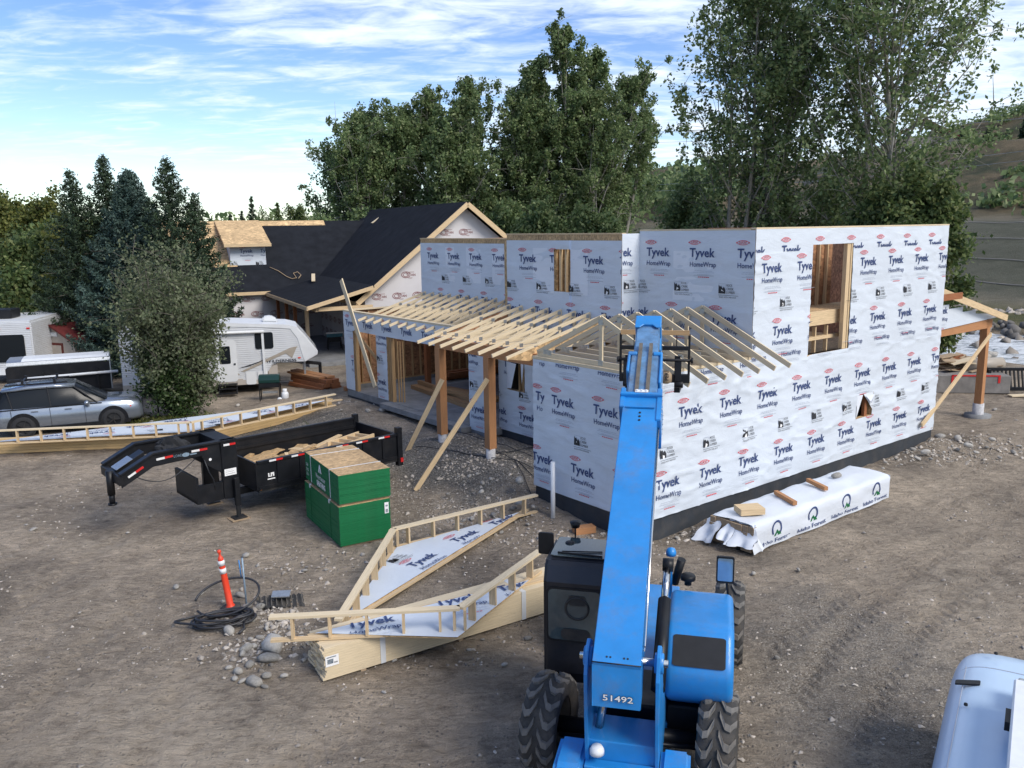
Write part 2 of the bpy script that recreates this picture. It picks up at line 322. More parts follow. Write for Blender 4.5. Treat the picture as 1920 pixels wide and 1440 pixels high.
def copy_tree(o, parent=None, chl=None):
    if chl is None: chl = {}; [chl.setdefault(c.parent.name, []).append(c) for c in bpy.data.objects if c.parent]
    c = o.copy(); COL.objects.link(c)
    if parent: c.parent = parent
    for ch in chl.get(o.name, []): copy_tree(ch, c, chl)
    return c
# ---------------------------------------------------------------- lettering
_tc = {}
def text2d(s, bold=0.0, res=2):
    k = (s, bold)
    if k in _tc: return _tc[k]
    cu = bpy.data.curves.new('lettering', 'FONT'); cu.body = s; cu.size = 1; cu.resolution_u = res; cu.offset = bold; cu.fill_mode = 'FRONT'
    o = bpy.data.objects.new('lettering', cu); COL.objects.link(o); bpy.context.view_layer.update()
    me = o.to_mesh(); me.calc_loop_triangles(); V = np.array([(v.co.x, v.co.y) for v in me.vertices]); F = np.array([t.vertices[:] for t in me.loop_triangles])
    o.to_mesh_clear(); bpy.data.objects.remove(o); bpy.data.curves.remove(cu)
    V[:, 0] -= V[:, 0].min(); w = V[:, 0].max(); _tc[k] = (V, F, w); return _tc[k]
class Ink:
    """flat prints gathered in 2D on a sheet, clipped to it, then laid on the surface"""
    def __init__(s, clip=None, holes=()): s.t = []; s.clip = clip; s.holes = holes
    def tri(s, P, mi):
        if s.clip:
            for ax, lim, sg in ((0, s.clip[0], 1), (0, s.clip[1], -1), (1, s.clip[2], 1), (1, s.clip[3], -1)):
                Q = []
                for i in range(len(P)):
                    a = P[i]; b = P[(i+1) % len(P)]; da = (a[ax]-lim)*sg; db = (b[ax]-lim)*sg
                    if da >= 0: Q.append(a)
                    if da*db < 0: t = da/(da-db); Q.append((a[0]+(b[0]-a[0])*t, a[1]+(b[1]-a[1])*t))
                P = Q
                if len(P) < 3: return
        cx = sum(p[0] for p in P)/len(P); cy = sum(p[1] for p in P)/len(P)
        for h in s.holes:
            if h[0] < cx < h[1] and h[2] < cy < h[3]: return
        s.t.append((P, mi))
    def text(s, st, x, y, size, mi, width=None, bold=0.0, rot=0, italic=0):
        V, F, w = text2d(st, bold); sx = (width/w) if width else size
        P = np.stack([V[:, 0]*sx+V[:, 1]*size*italic, V[:, 1]*size], 1)
        c, n = math.cos(rot), math.sin(rot); P = np.stack([x+P[:, 0]*c-P[:, 1]*n, y+P[:, 0]*n+P[:, 1]*c], 1)
        for f in F: s.tri([tuple(P[i]) for i in f], mi)
    def rect(s, x0, x1, y0, y1, mi): s.tri([(x0, y0), (x1, y0), (x1, y1), (x0, y1)], mi)
    def poly(s, P, mi): s.tri(list(P), mi)
    def ell(s, x, y, a, b, mi, n=14): s.tri([(x+a*math.cos(2*math.pi*i/n), y+b*math.sin(2*math.pi*i/n)) for i in range(n)], mi)
    def ring(s, x, y, a, b, w, mi, a0=0, a1=360, n=18):
        for i in range(n):
            t0 = rad(a0+(a1-a0)*i/n); t1 = rad(a0+(a1-a0)*(i+1)/n)
            s.tri([(x+a*math.cos(t0), y+b*math.sin(t0)), (x+a*math.cos(t1), y+b*math.sin(t1)), (x+(a-w)*math.cos(t1), y+(b-w)*math.sin(t1)), (x+(a-w)*math.cos(t0), y+(b-w)*math.sin(t0))], mi)
    def build(s, fn, name, mats, parent, vec=False):
        mb = MB()
        if not s.t: return None
        if vec:
            A = np.array([a for P, mi in s.t for a, b in P]); B = np.array([b for P, mi in s.t for a, b in P]); Q = np.stack(fn(A, B), 1); i = 0
            for P, mi in s.t: mb.add(Q[i:i+len(P)].tolist(), [tuple(range(len(P)))], mi); i += len(P)
        else:
            for P, mi in s.t: mb.add([fn(a, b) for a, b in P], [tuple(range(len(P)))], mi)
        me = bpy.data.meshes.new(name); me.from_pydata(mb.v, [], mb.f); me.update()
        for mt in mats: me.materials.append(MAT[mt])
        me.polygons.foreach_set('material_index', mb.m); o = bpy.data.objects.new(name, me); COL.objects.link(o); o.parent = parent; return o
# ink slots: 0 navy 1 red 2 grey 3 black 4 white 5 wrap 6 maroon
INK = ['navy', 'red', 'grey', 'black', 'white', 'wrap', 'maroon']
def dupont(k, x, y):
    k.ring(x, y, .165, .058, .012, 1, n=16)
    k.text('DUPONT', x-.115, y-.034, .1, 1, width=.23, bold=.012)
    k.poly([(x-.20, y), (x-.165, y-.025), (x-.165, y+.025)], 1); k.poly([(x+.20, y), (x+.165, y+.025), (x+.165, y-.025)], 1)
def tyvek(k, x, y, hw=True, word=True, dp=True):
    if dp: dupont(k, x, y)
    if word: k.text('Tyvek', x-.15, y-.355, .31, 0, width=.80, bold=.02); k.rect(x+.67, x+.69, y-.355, y-.34, 2)
    if hw:
        k.text('HomeWrap', x-.13, y-.60, .175, 0, width=.82, bold=.008)
        for dy, a, b in ((-.70, .02, .60), (-.735, -.02, .66), (-.79, .12, .5)):
            for i in range(7):
                w = (b-a)/7; k.rect(x+a+i*w, x+a+(i+.82)*w, y+dy-.007, y+dy, 2)
        k.rect(x+.0, x+.64, y-.82, y-.812, 2)
        for i in range(6): k.rect(x+.14+i*.06, x+.185+i*.06, y-.865, y-.845, 1)
def rockcreek(k, x, y):
    k.poly([(x-.09, y+.10), (x-.09, y-.12), (x+.11, y-.12), (x+.11, y-.02), (x+.06, y+.05), (x+.03, y+.00), (x-.02, y+.07), (x-.05, y+.04)], 3)
    k.poly([(x-.03, y-.12), (x+.0, y-.02), (x+.06, y-.06), (x+.03, y-.12)], 4)
    k.rect(x-.09, x+.12, y+.115, y+.121, 2); k.rect(x+.115, x+.121, y-.12, y+.12, 2)
    for i, t in enumerate(('ROCK', 'CREEK', 'LUMBER')): k.text(t, x+.145, y+.055-i*.085, .085, 3, width=(.17, .21, .25)[i], bold=.0)
    k.rect(x-.10, x+.50, y-.165, y-.158, 3)
    k.text('BUILD WITH THE ROCK', x-.07, y-.225, .05, 3, width=.5)
# ================================================================ terrain
def RIVS(x, y): return .866*x+.5*y
def RIVT(x, y): return .5*x-.866*y
def terrain(x, y):
    x = np.asarray(x, float); y = np.asarray(y, float)
    u = (x-HC.x)*math.cos(HA)+(y-HC.y)*math.sin(HA); v = -(x-HC.x)*math.sin(HA)+(y-HC.y)*math.cos(HA)
    z = .05*fbm(x*.25, y*.25, 3)
    near = 1-sstep(40, 70, np.hypot(x, y-15))
    z = z+near*(.035*fbm(x*1.1, y*1.1, 8, 4)+.045*fbm(x*2.6+y*.6, y*4.6-x*1.0, 21, 4))
    # gravel fill heaped up under the porch and along the open garage
    z = z+.64*np.exp(-((u-.5)/1.5)**2*1.0)*sstep(3.4, 5.4, v)*(1-sstep(9.0, 11.0, v))
    z = z+.42*sstep(.3, 2.6, u)*(1-sstep(4, 6, u))*sstep(2.8, 4.5, v)*(1-sstep(9.5, 11, v))*.6
    z = z+.24*sstep(-1.5, 1.8, u)*sstep(9, 11, v)*(1-sstep(20, 24, v))*(1-sstep(9, 14, u))
    z = z+.22*np.exp(-((u-.2)/1.0)**2-((v-3.5)/1.3)**2)
    # spoil along the foundation of the long wall
    z = z+.16*np.exp(-((v+.3)/.7)**2)*sstep(.8, 2.5, u)*(1-sstep(12.5, 15, u))*(.6+.8*fbm(x*.9, y*.9, 5))
    z = z+.30*np.exp(-((u-14.2)/1.6)**2-((v+.4)/1.4)**2)*(.7+.9*fbm(x*1.3, y*1.3, 15))
    z = z+.22*np.exp(-((u-17.5)/2.5)**2-((v+.9)/.8)**2)
    # river channel, far bank, hillside
    s = RIVS(x, y); t = RIVT(x, y)
    z = z-1.5*sstep(42.5, 45.5, s)*(1-sstep(57.3, 59.2, s))-.25*sstep(57.5, 60, s)*(1-sstep(60, 74, s))
    g = .28+.72*(1-sstep(100, 620, -t)); g = g*(1+.22*fbm(t*.012, s*.012, 31, 4)); g = np.maximum(g, 0)
    z = z+g*(7.5*sstep(68, 112, s)+10*sstep(105, 170, s)+40*sstep(140, 420, s)+16*fbm(x*.012, y*.012, 44, 4)*sstep(80, 160, s))
    z = z+.35*fbm(x*.08, y*.08, 51, 4)*sstep(60, 75, s)
    return z
def _pt(*ps): return [tuple(at(x, y, 0)[:2]) for x, y in ps]
TR = [(_pt((-60, 1500), (60, 1330), (170, 1200), (330, 1085), (520, 1000), (700, 940)), 1.1), (_pt((210, 1520), (290, 1380), (360, 1250), (420, 1180), (560, 1060), (760, 985)), 1.0),
      (_pt((-80, 1250), (60, 1120), (220, 1010), (330, 930), (420, 880)), .9), (_pt((430, 1520), (560, 1420), (720, 1340), (900, 1270), (1000, 1240)), 1.0), (_pt((700, 1520), (820, 1400), (930, 1330)), .9),
      (_pt((1420, 1500), (1480, 1330), (1560, 1200), (1700, 1070), (1960, 930)), 1.2), (_pt((1560, 1520), (1620, 1330), (1720, 1180), (1850, 1060), (2050, 950)), 1.2), (_pt((1380, 1130), (1500, 1070), (1680, 990), (1960, 870)), 1.0),
      (_pt((1390, 1250), (1560, 1130), (1760, 1020), (2000, 900)), .9), (_pt((1680, 1000), (1780, 900), (1960, 800)), .8), (_pt((0, 950), (160, 900), (330, 870)), .8)]
def track_field(x, y):
    T = np.zeros_like(x); D = np.zeros_like(x)
    for pts, w in TR:
        P = []
        for i in range(len(pts)-1):
            a = np.array(pts[i], float); b = np.array(pts[i+1], float)
            for k in range(6): P.append(a+(b-a)*k/6)
        P.append(np.array(pts[-1], float)); P = np.array(P)
        for _ in range(3): P[1:-1] = (P[:-2]+2*P[1:-1]+P[2:])/4
        arc = 0
        for i in range(len(P)-1):
            a, b = P[i], P[i+1]; d = b-a; Ln = np.hypot(*d); d = d/Ln
            rx, ry = x-a[0], y-a[1]; al = np.clip(rx*d[0]+ry*d[1], 0, Ln); dist = np.hypot(rx-al*d[0], ry-al*d[1])
            side = -rx*d[1]+ry*d[0]
            wgt = np.exp(-(dist/.24)**4); tread = np.sin((arc+al+np.abs(side)*.8)*2*math.pi/.27)*np.clip(.35+1.2*fbm(x*.8+arc*.01, y*.8, 66, 2)+.4, .1, 1)
            D = np.where(wgt > T, w*(-.028*wgt+.034*tread*wgt), D); T = np.maximum(T, wgt); arc += Ln
    return T, D
def axis(dense0, dense1, step, lo, hi):
    a = list(np.arange(dense0, dense1, step)); s = step; p = dense1
    while p < hi: a.append(p); s *= 1.09; p += s
    s = step; p = dense0-step; b = []
    while p > lo: b.append(p); s *= 1.09; p -= s
    return np.array(b[::-1]+a+[hi]) if b else np.array(a+[hi])
gx = axis(-12, 17, .06, -1500, 1500); gy = axis(6, 24, .06, -60, 2200)
X, Y = np.meshgrid(gx, gy); Z = terrain(X, Y); TT, TD = track_field(X, Y); U_, V_ = to_uv(X, Y)
Z = Z+TD+.012*TT*fbm(X*4, Y*4, 77, 3)
n1, n2 = X.shape; idx = np.arange(n1*n2).reshape(n1, n2)
F = np.stack([idx[:-1, :-1], idx[:-1, 1:], idx[1:, 1:], idx[1:, :-1]], -1).reshape(-1, 4)
# ground material: packed earth with gravel, dust, grass beyond the river
m, nt, b = new_mat('site_earth'); v = coord(nt, 'Object')
att = lambda nme: N(nt, 'ShaderNodeAttribute', attribute_name=nme).outputs['Fac']
big = noise(nt, .35, 6, v, .6, .5).outputs[0]; mid = noise(nt, 3.2, 8, v, .7).outputs[0]; fine = noise(nt, 42, 6, v, .75).outputs[0]; streak = noise(nt, 1.6, 7, coord(nt, 'Object', (1, 3.2, 1), (0, 0, .5)), .65, .6).outputs[0]
dirt = mixc(nt, ramp(nt, big, [(.36, 0), (.64, 1)]), (.295, .248, .20), (.58, .478, .37))
dirt = mixc(nt, 1, dirt, ramp(nt, mid, [(.25, .60), (.5, 1.0), (.78, 1.34)]), 'MULTIPLY')
dirt = mixc(nt, 1, dirt, ramp(nt, streak, [(.3, .90), (.7, 1.08)]), 'MULTIPLY')
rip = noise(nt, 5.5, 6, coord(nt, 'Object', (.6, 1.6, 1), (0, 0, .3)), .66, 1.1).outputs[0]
dirt = mixc(nt, 1, dirt, ramp(nt, rip, [(.32, .74), (.5, 1.0), (.66, 1.2)]), 'MULTIPLY')  # relief shading put into the colour: ripple hollows darker, crests lighter
dirt = mixc(nt, 1, dirt, ramp(nt, fine, [(.25, .55), (.5, 1.0), (.75, 1.45)]), 'MULTIPLY')
vo = N(nt, 'ShaderNodeTexVoronoi'); vo.inputs['Scale'].default_value = 17; vo.inputs['Randomness'].default_value = 1; L(nt, v, vo.inputs[0])
sv = N(nt, 'ShaderNodeSeparateColor'); L(nt, vo.outputs['Color'], sv.inputs[0])
pebm = mth(nt, 'MULTIPLY', ramp(nt, vo.outputs['Distance'], [(.22, 1), (.38, 0)]), ramp(nt, sv.outputs[0], [(.70, 0), (.76, 1)]))
pebm = mth(nt, 'MULTIPLY', pebm, ramp(nt, mid, [(.4, .25), (.6, 1)]))
dirt = mixc(nt, pebm, dirt, mixc(nt, sv.outputs[1], (.16, .15, .14), (.36, .33, .29)))
vg = N(nt, 'ShaderNodeTexVoronoi'); vg.inputs['Scale'].default_value = 34; L(nt, v, vg.inputs[0]); sg = N(nt, 'ShaderNodeSeparateColor'); L(nt, vg.outputs['Color'], sg.inputs[0])
grav = mixc(nt, sg.outputs[0], (.22, .205, .185), (.60, .57, .52)); grav = mixc(nt, 1, grav, ramp(nt, vg.outputs['Distance'], [(0, 1.15), (.5, .55)]), 'MULTIPLY'); grav = mixc(nt, 1, grav, ramp(nt, big, [(.3, .85), (.7, 1.15)]), 'MULTIPLY')
dirt = mixc(nt, mth(nt, 'MULTIPLY', att('track'), .55), dirt, mixc(nt, 1, (.50, .42, .335), ramp(nt, rip, [(.3, .7), (.7, 1.15)]), 'MULTIPLY'))  # track colour carries the same painted ripple shading
c = mixc(nt, att('gravel'), dirt, grav)
c = mixc(nt, mth(nt, 'MULTIPLY', att('dust'), ramp(nt, mid, [(.35, 0), (.65, 1)])), c, (.62, .53, .42))
grass = mixc(nt, ramp(nt, noise(nt, .9, 8, v, .75).outputs[0], [(.35, 0), (.65, 1)]), (.070, .085, .030), (.17, .15, .075))
grass = mixc(nt, 1, grass, ramp(nt, noise(nt, 12, 6, v, .8).outputs[0], [(.3, .6), (.7, 1.3)]), 'MULTIPLY')
c = mixc(nt, att('grass'), c, grass)
hill = mixc(nt, ramp(nt, noise(nt, .045, 9, v, .68, .6).outputs[0], [(.42, 0), (.60, 1)]), (.16, .125, .075), (.045, .055, .030))
hill = mixc(nt, 1, hill, ramp(nt, noise(nt, .6, 8, v, .75).outputs[0], [(.3, .7), (.7, 1.25)]), 'MULTIPLY')
c = mixc(nt, att('hill'), c, hill)
slope = mixc(nt, ramp(nt, noise(nt, .5, 9, coord(nt, 'Object', (1, 1, 3)), .7).outputs[0], [(.3, 0), (.7, 1)]), (.085, .088, .062), (.135, .135, .100)); c = mixc(nt, att('slope'), c, slope)
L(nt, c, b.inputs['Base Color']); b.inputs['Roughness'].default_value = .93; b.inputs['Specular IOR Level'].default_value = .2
hsum = mth(nt, 'ADD', mth(nt, 'ADD', mth(nt, 'MULTIPLY', mid, 1.4), mth(nt, 'MULTIPLY', rip, 2.2)), mth(nt, 'ADD', fine, mth(nt, 'MULTIPLY', pebm, .9)))
p = bumpn(nt, hsum, 1.0, .10, b); bumpn(nt, mth(nt, 'MULTIPLY', ramp(nt, vg.outputs['Distance'], [(0, 1), (.6, 0)]), att('gravel')), .7, .03, b, p)
MAT['earth'] = m
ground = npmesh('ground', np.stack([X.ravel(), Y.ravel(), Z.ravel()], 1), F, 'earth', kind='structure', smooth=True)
S_ = RIVS(X, Y)
def setatt(name, arr):
    a = ground.data.attributes.new(name, 'FLOAT', 'POINT'); a.data.foreach_set('value', np.clip(arr, 0, 1).astype(np.float32).ravel())
edge = .25*fbm(X*.7, Y*.7, 61, 4)
gv = sstep(.0, .45, 1.1-np.maximum(np.abs(U_-.9)/3.4, np.abs(V_-7.2)/3.6)+edge*1.1-.1)
gv = np.maximum(gv, sstep(0, .45, 1.05-np.maximum(np.abs(U_+1.0)/3.0, np.abs(V_-13.5)/5.4)+edge*1.3-.1))
gv = np.maximum(gv, .55*sstep(0, .5, 1.0-np.hypot((X-5.6)/2.6, (Y-12.6)/3.2)+edge)); setatt('gravel', gv)
du = sstep(0, .6, .75-np.hypot((X+9.6)/2.0, (Y-18.3)/1.2)+edge)+sstep(0, .6, .6-np.hypot((X+11.5)/3, (Y-15.7)/1.0)+edge)
bl = sstep(0, .8, 1.15-np.hypot((X+4.6)/2.6, (Y-10.2)/3.0)+edge*1.5)+.8*sstep(0, .8, 1.0-np.hypot((X-7.5-.5*(Y-13))/1.6, (Y-14)/6)+edge*1.5)
setatt('dust', du*.75+.8*bl+.5*sstep(.0, .5, edge*1.6-.05)*(X < 20)*(S_ < 42))
setatt('grass', sstep(57.5, 61.5, S_)*(1-sstep(68, 76, S_))+(1-sstep(-40, -25, X))*(S_ < 42)*.8+sstep(40, 50, Y)*(S_ < 42)*.8)
setatt('slope', sstep(68, 76, S_)*(1-sstep(106, 124, S_))); setatt('hill', sstep(104, 122, S_)); setatt('track', TT)

# river water
m, nt, b = new_mat('river_water'); v = coord(nt, 'Object', (1, 1, 1), (0, 0, rad(60))); vs_ = coord(nt, 'Object', (.35, 1.3, 1), (0, 0, rad(60)))
n1_ = noise(nt, 1.5, 9, vs_, .72, 1.2).outputs[0]; n2_ = noise(nt, 6, 6, vs_, .7, .8).outputs[0]
foam = ramp(nt, mth(nt, 'ADD', mth(nt, 'MULTIPLY', n1_, .7), mth(nt, 'MULTIPLY', n2_, .35)), [(.43, 0), (.57, 1)])
L(nt, mixc(nt, foam, (.13, .16, .18), (.72, .75, .78)), b.inputs['Base Color']); L(nt, mixc(nt, foam, (.12,)*3, (.6,)*3), b.inputs['Roughness'])
bumpn(nt, mth(nt, 'ADD', n1_, mth(nt, 'MULTIPLY', n2_, .4)), .9, .18, b); MAT['water'] = m
wx = np.linspace(-70, 70, 281); wy = np.linspace(41, 62, 64); WX, WY = np.meshgrid(wx, wy)   # t, s
wz = -.72+.08*fbm(WX*.55, WY*1.6, 91, 4)
PX_ = .866*WY+.5*WX; PY_ = .5*WY-.866*WX; k1, k2 = WX.shape; ii = np.arange(k1*k2).reshape(k1, k2)
npmesh('river', np.stack([PX_.ravel(), PY_.ravel(), wz.ravel()], 1), np.stack([ii[:-1, :-1], ii[:-1, 1:], ii[1:, 1:], ii[1:, :-1]], -1).reshape(-1, 4), 'water', kind='structure', smooth=True)

# ---------------------------------------------------------------- stones
def rockmesh(seed, n=2, jag=.25, flat=.62):
    bm = bmesh.new(); bmesh.ops.create_icosphere(bm, subdivisions=n, radius=1); r = random.Random(seed)
    pl = [(Vector((r.gauss(0, 1), r.gauss(0, 1), r.gauss(0, 1))).normalized(), r.uniform(.62, .9)) for _ in range(7)]
    for v in bm.verts:
        p = v.co.copy()
        for nrm, dd in pl:
            e = p.dot(nrm)-dd
            if e > 0: p -= nrm*e*.85
        p *= 1+jag*.25*r.uniform(-1, 1)
        v.co = Vector((p.x, p.y*(.72+.1*math.sin(seed)), p.z*flat))
    me = bpy.data.meshes.new('rock'); bm.to_mesh(me); bm.free()
    for p in me.polygons: p.use_smooth = True
    return me
ROCKM = []
for i in range(6): q = rockmesh(i+1, 2 if i else 3, .2); q.materials.append(MAT['rock']); ROCKM.append(q)
def gz(x, y): return float(terrain(np.array([x]), np.array([y]))[0])
def rock(px, py, size, label, group, k=None, sink=.25, z=None, cat='rock'):
    p = at(px, py, 0); p = at(px, py, gz(p.x, p.y)) if z is None else at(px, py, z)
    return rock_at(p, size, label, group, k, sink, cat)
def rock_at(p, size, label, group, k=None, sink=.25, cat='rock'):
    o = bpy.data.objects.new('rock', ROCKM[random.randrange(6) if k is None else k]); COL.objects.link(o)
    o.scale = (size/2*random.uniform(.9, 1.15), size/2*random.uniform(.85, 1.1), size/2*random.uniform(.75, 1.0)); o.rotation_euler = (random.uniform(-.3, .3), random.uniform(-.3, .3), random.uniform(0, 6.28))
    o.location = (p.x, p.y, p.z+size*.25*(1-sink)); tag(o, label, cat, group); return o
def pebbles(name, centres, sizes, mat='gravelstone', seed=5):
    r = np.random.default_rng(seed); n = len(centres)
    base = np.array([(1, 0, 0), (-.5, .8, 0), (-.6, -.8, 0), (.1, .1, .75), (.3, -.7, .35), (.4, .6, .3)]); fa = np.array([(0, 5, 3), (5, 1, 3), (1, 2, 3), (2, 4, 3), (4, 0, 3), (0, 1, 5), (2, 0, 4)])
    a = r.uniform(0, 6.28, n); ca, sa = np.cos(a), np.sin(a); sc = sizes[:, None]*r.uniform(.7, 1.3, (n, 3))*.5
    P = base[None]*sc[:, None, :]; P = P+r.normal(0, .09, P.shape)*sizes[:, None, None]
    x = P[..., 0]*ca[:, None]-P[..., 1]*sa[:, None]; y = P[..., 0]*sa[:, None]+P[..., 1]*ca[:, None]
    Vv = np.stack([x+centres[:, None, 0], y+centres[:, None, 1], P[..., 2]+centres[:, None, 2]], -1).reshape(-1, 3)
    Ff = (fa[None]+np.arange(n)[:, None, None]*6).reshape(-1, 3); return npmesh(name, Vv, Ff, mat, kind='stuff')
n = 24000; ang = RNG.uniform(-.62, .62, n); dd = 6.5+RNG.random(n)**1.3*27; px_ = dd*np.sin(ang); py_ = dd*np.cos(ang)
dens = fbm(px_*.35, py_*.35, 71, 4); keep = (dens+RNG.normal(0, .12, n) > .02); px_, py_ = px_[keep], py_[keep]
u_, v_ = to_uv(px_, py_); inside = (u_ > -.1) & (v_ > -.1) & (v_ < 3.9) | (u_ > 2.3) & (v_ > 0); px_, py_ = px_[~inside], py_[~inside]
pz_ = terrain(px_, py_); tt, td = track_field(px_, py_); sz = .016+.045*RNG.random(len(px_))**3*(1+1.2*RNG.random(len(px_)))
sz = np.where(tt > .5, sz*.6, sz)
pebbles('pebbles', np.stack([px_, py_, pz_+td-.002], 1), sz)
# finer crushed gravel heaped by the porch
n = 9000; uu = RNG.uniform(-3.6, 3.0, n); vv = RNG.uniform(3.9, 19, n); gx_ = HC.x+np.cos(HA)*uu-np.sin(HA)*vv; gy_ = HC.y+np.sin(HA)*uu+np.cos(HA)*vv
kk = ~((uu > 2.2) & (vv > 9)); gx_, gy_ = gx_[kk], gy_[kk]
pebbles('gravel', np.stack([gx_, gy_, terrain(gx_, gy_)], 1), RNG.uniform(.02, .05, len(gx_)), seed=9)

# denser stone scatter in the heaps
cs_ = []; ss_ = []
for (px, py, sx_, sy_, n_) in ((500, 1215, .5, .42, 300), (545, 1165, .4, .3, 130), (470, 1150, .3, .25, 150), (905, 965, .9, .8, 420), (930, 905, 1.2, .5, 260), (870, 895, .5, .5, 120), (1270, 1005, .8, .35, 260), (1740, 845, 1.3, .7, 520), (1690, 862, 1.2, .4, 260), (1860, 845, 1.6, 1.0, 260), (700, 765, 1.2, .4, 160), (570, 1065, .7, .4, 90), (1000, 1010, .6, .4, 150)):
    p = at(px, py, 0); x = p.x+RNG.normal(0, sx_, n_); y = p.y+RNG.normal(0, sy_, n_); u, v = to_uv(x, y); k_ = ~((u > -.05) & (v > -.02) & ((v < 3.8) | (u > 2.3))); x, y = x[k_], y[k_]
    cs_.append(np.stack([x, y, terrain(x, y)], 1)); ss_.append(.035+.11*RNG.random(len(x))**2.2)
pebbles('stone_scatter', np.concatenate(cs_), np.concatenate(ss_), seed=31)
# individual larger stones
LB = 'smooth grey river rock in the heap beside the black pipe coil'
for (x, y, s) in [(505, 1240, .36), (475, 1215, .2), (447, 1262, .24), (468, 1250, .2), (430, 1255, .15), (478, 1283, .3), (500, 1270, .18), (455, 1228, .16), (513, 1218, .5), (462, 1220, .26), (488, 1198, .17), (515, 1200, .18), (556, 1200, .15), (430, 1188, .3), (462, 1140, .2), (488, 1142, .24), (452, 1120, .24), (500, 1180, .13), (533, 1270, .15), (455, 1280, .16), (497, 1290, .14), (470, 1200, .13), (545, 1180, .12), (525, 1165, .13), (570, 1240, .13), (475, 1165, .14), (440, 1275, .13)]:
    rock(x, y, s, LB, 'rocks heaped beside the pipe coil')
LC = 'loose grey stone lying alone on the bare dirt'
for (x, y, s) in [(330, 1103, .17), (378, 1115, .13), (461, 1045, .22), (483, 1063, .12), (571, 1072, .15), (575, 1065, .1), (680, 1042, .14), (700, 990, .12), (612, 1070, .1), (62, 995, .18), (50, 985, .1), (35, 970, .09), (946, 1248, .12), (990, 1200, .2), (1030, 1260, .1), (1185, 1040, .08), (1500, 1000, .1), (1413, 1078, .16), (1497, 1070, .13), (1457, 1235, .1), (1500, 1010, .08), (305, 860, .12), (283, 970, .1), (240, 1000, .09), (100, 1050, .08), (150, 1150, .09), (1560, 930, .12), (815, 1045, .1), (868, 1065, .08), (780, 1070, .08), (1620, 1000, .08), (720, 1300, .1), (740, 1240, .1), (880, 1220, .12), (905, 1200, .08)]:
    rock(x, y, s, LC, 'loose stones on the dirt')
LD = 'rounded cobble in the scatter between the panel frame and the house corner'
for (x, y, s) in [(975, 947, .3), (903, 925, .24), (925, 968, .22), (885, 975, .2), (870, 978, .16), (962, 955, .16), (905, 908, .2), (920, 900, .16), (880, 895, .2), (895, 890, .14), (975, 905, .34), (945, 985, .16), (985, 965, .2), (865, 985, .13), (840, 928, .14), (1000, 952, .18), (955, 975, .16), (860, 895, .12), (870, 905, .12), (990, 985, .14), (935, 992, .12), (1010, 1010, .12), (940, 1000, .14)]:
    rock(x, y, s, LD, 'cobbles by the house corner')
LE = 'pale cobble in the spoil heap at the far right foundation corner'
for (x, y, s) in [(1762, 823, .46), (1796, 826, .42), (1735, 850, .3), (1712, 845, .3), (1700, 850, .2), (1815, 838, .34), (1745, 830, .26), (1860, 826, .26), (1745, 862, .2), (1795, 845, .22), (1770, 850, .2), (1720, 862, .24), (1830, 850, .24), (1680, 862, .16), (1660, 868, .15), (1875, 860, .18), (1850, 840, .2), (1900, 850, .24), (1910, 838, .2), (1785, 838, .16), (1778, 862, .16), (1655, 880, .16), (1690, 872, .12), (1705, 835, .15), (1325, 1000, .2), (1345, 985, .15), (1270, 1010, .14), (1240, 1003, .16), (1258, 998, .14), (1865, 770, .26), (1905, 790, .18), (1878, 792, .2)]:
    rock(x, y, s*.85, LE, 'cobbles along the foundation')
for (x, y, s) in [(717, 772, .5), (690, 772, .3), (735, 770, .4), (700, 742, .24), (660, 745, .3), (680, 730, .3), (703, 760, .24), (640, 770, .16), (446, 762, .34), (270, 790, .55), (285, 795, .4)]:
    rock(x, y, s*.8, 'grey boulder beside the garage foundation or the shrub', 'boulders near the garage')
ORD = ['', 'second ', 'third ', 'fourth ', 'fifth ', 'sixth ', 'seventh ', 'eighth ', 'ninth ', 'tenth ', 'eleventh ', 'twelfth ']
for g_, wh in (('rocks heaped beside the pipe coil', 'stones heaped beside the black pipe coil'), ('loose stones on the dirt', 'grey stones lying loose on the open dirt'), ('cobbles by the house corner', 'cobbles scattered between the panel frame and house corner'), ('cobbles along the foundation', 'pale cobbles along the right foundation'), ('boulders near the garage', 'boulders by the garage foundation')):
    L_ = sorted([o for o in bpy.data.objects if o.get('group') == g_], key=lambda o: -o.scale.x*o.scale.y)
    for i, o in enumerate(L_):
        if i < 12: o['label'] = ORD[i]+'largest of the '+wh
        else: o['label'] = 'one of the smaller '+wh
# boulders lining the far river bank
cent = []; 
r = random.Random(3)
for i in range(330):
    t = r.uniform(-58, 12); s = r.uniform(56.2, 59.4); cent.append((.866*s+.5*t, .5*s-.866*t, -.75+.55*(s-56.2)/3+r.uniform(0, .2), r.uniform(.5, 1.25)))
bm = bmesh.new(); PR = [rockmesh(20+i, 1, .5, .7) for i in range(4)]
for cx_, cy_, cz_, s_ in cent:
    k0 = len(bm.verts); bm.from_mesh(r.choice(PR)); bm.verts.ensure_lookup_table()
    Mx = Matrix.Translation((cx_, cy_, cz_)) @ Euler((r.uniform(-.4, .4), r.uniform(-.4, .4), r.uniform(0, 6))).to_matrix().to_4x4() @ Matrix.Scale(s_*.5, 4)
    for v in bm.verts[k0:]: v.co = Mx @ v.co
me = bpy.data.meshes.new('riprap_boulders'); bm.to_mesh(me); bm.free(); me.materials.append(MAT['riprap']); o = bpy.data.objects.new('riprap_boulders', me); COL.objects.link(o); o['kind'] = 'stuff'
cent = np.array([(lambda t, s: (.866*s+.5*t, .5*s-.866*t, gz(.866*s+.5*t, .5*s-.866*t)))(RNG.uniform(-70, 5), 67.5+RNG.normal(0, .5)) for _ in range(420)])
pebbles('pale_stone_row', cent, RNG.uniform(.35, .9, 420), seed=14)
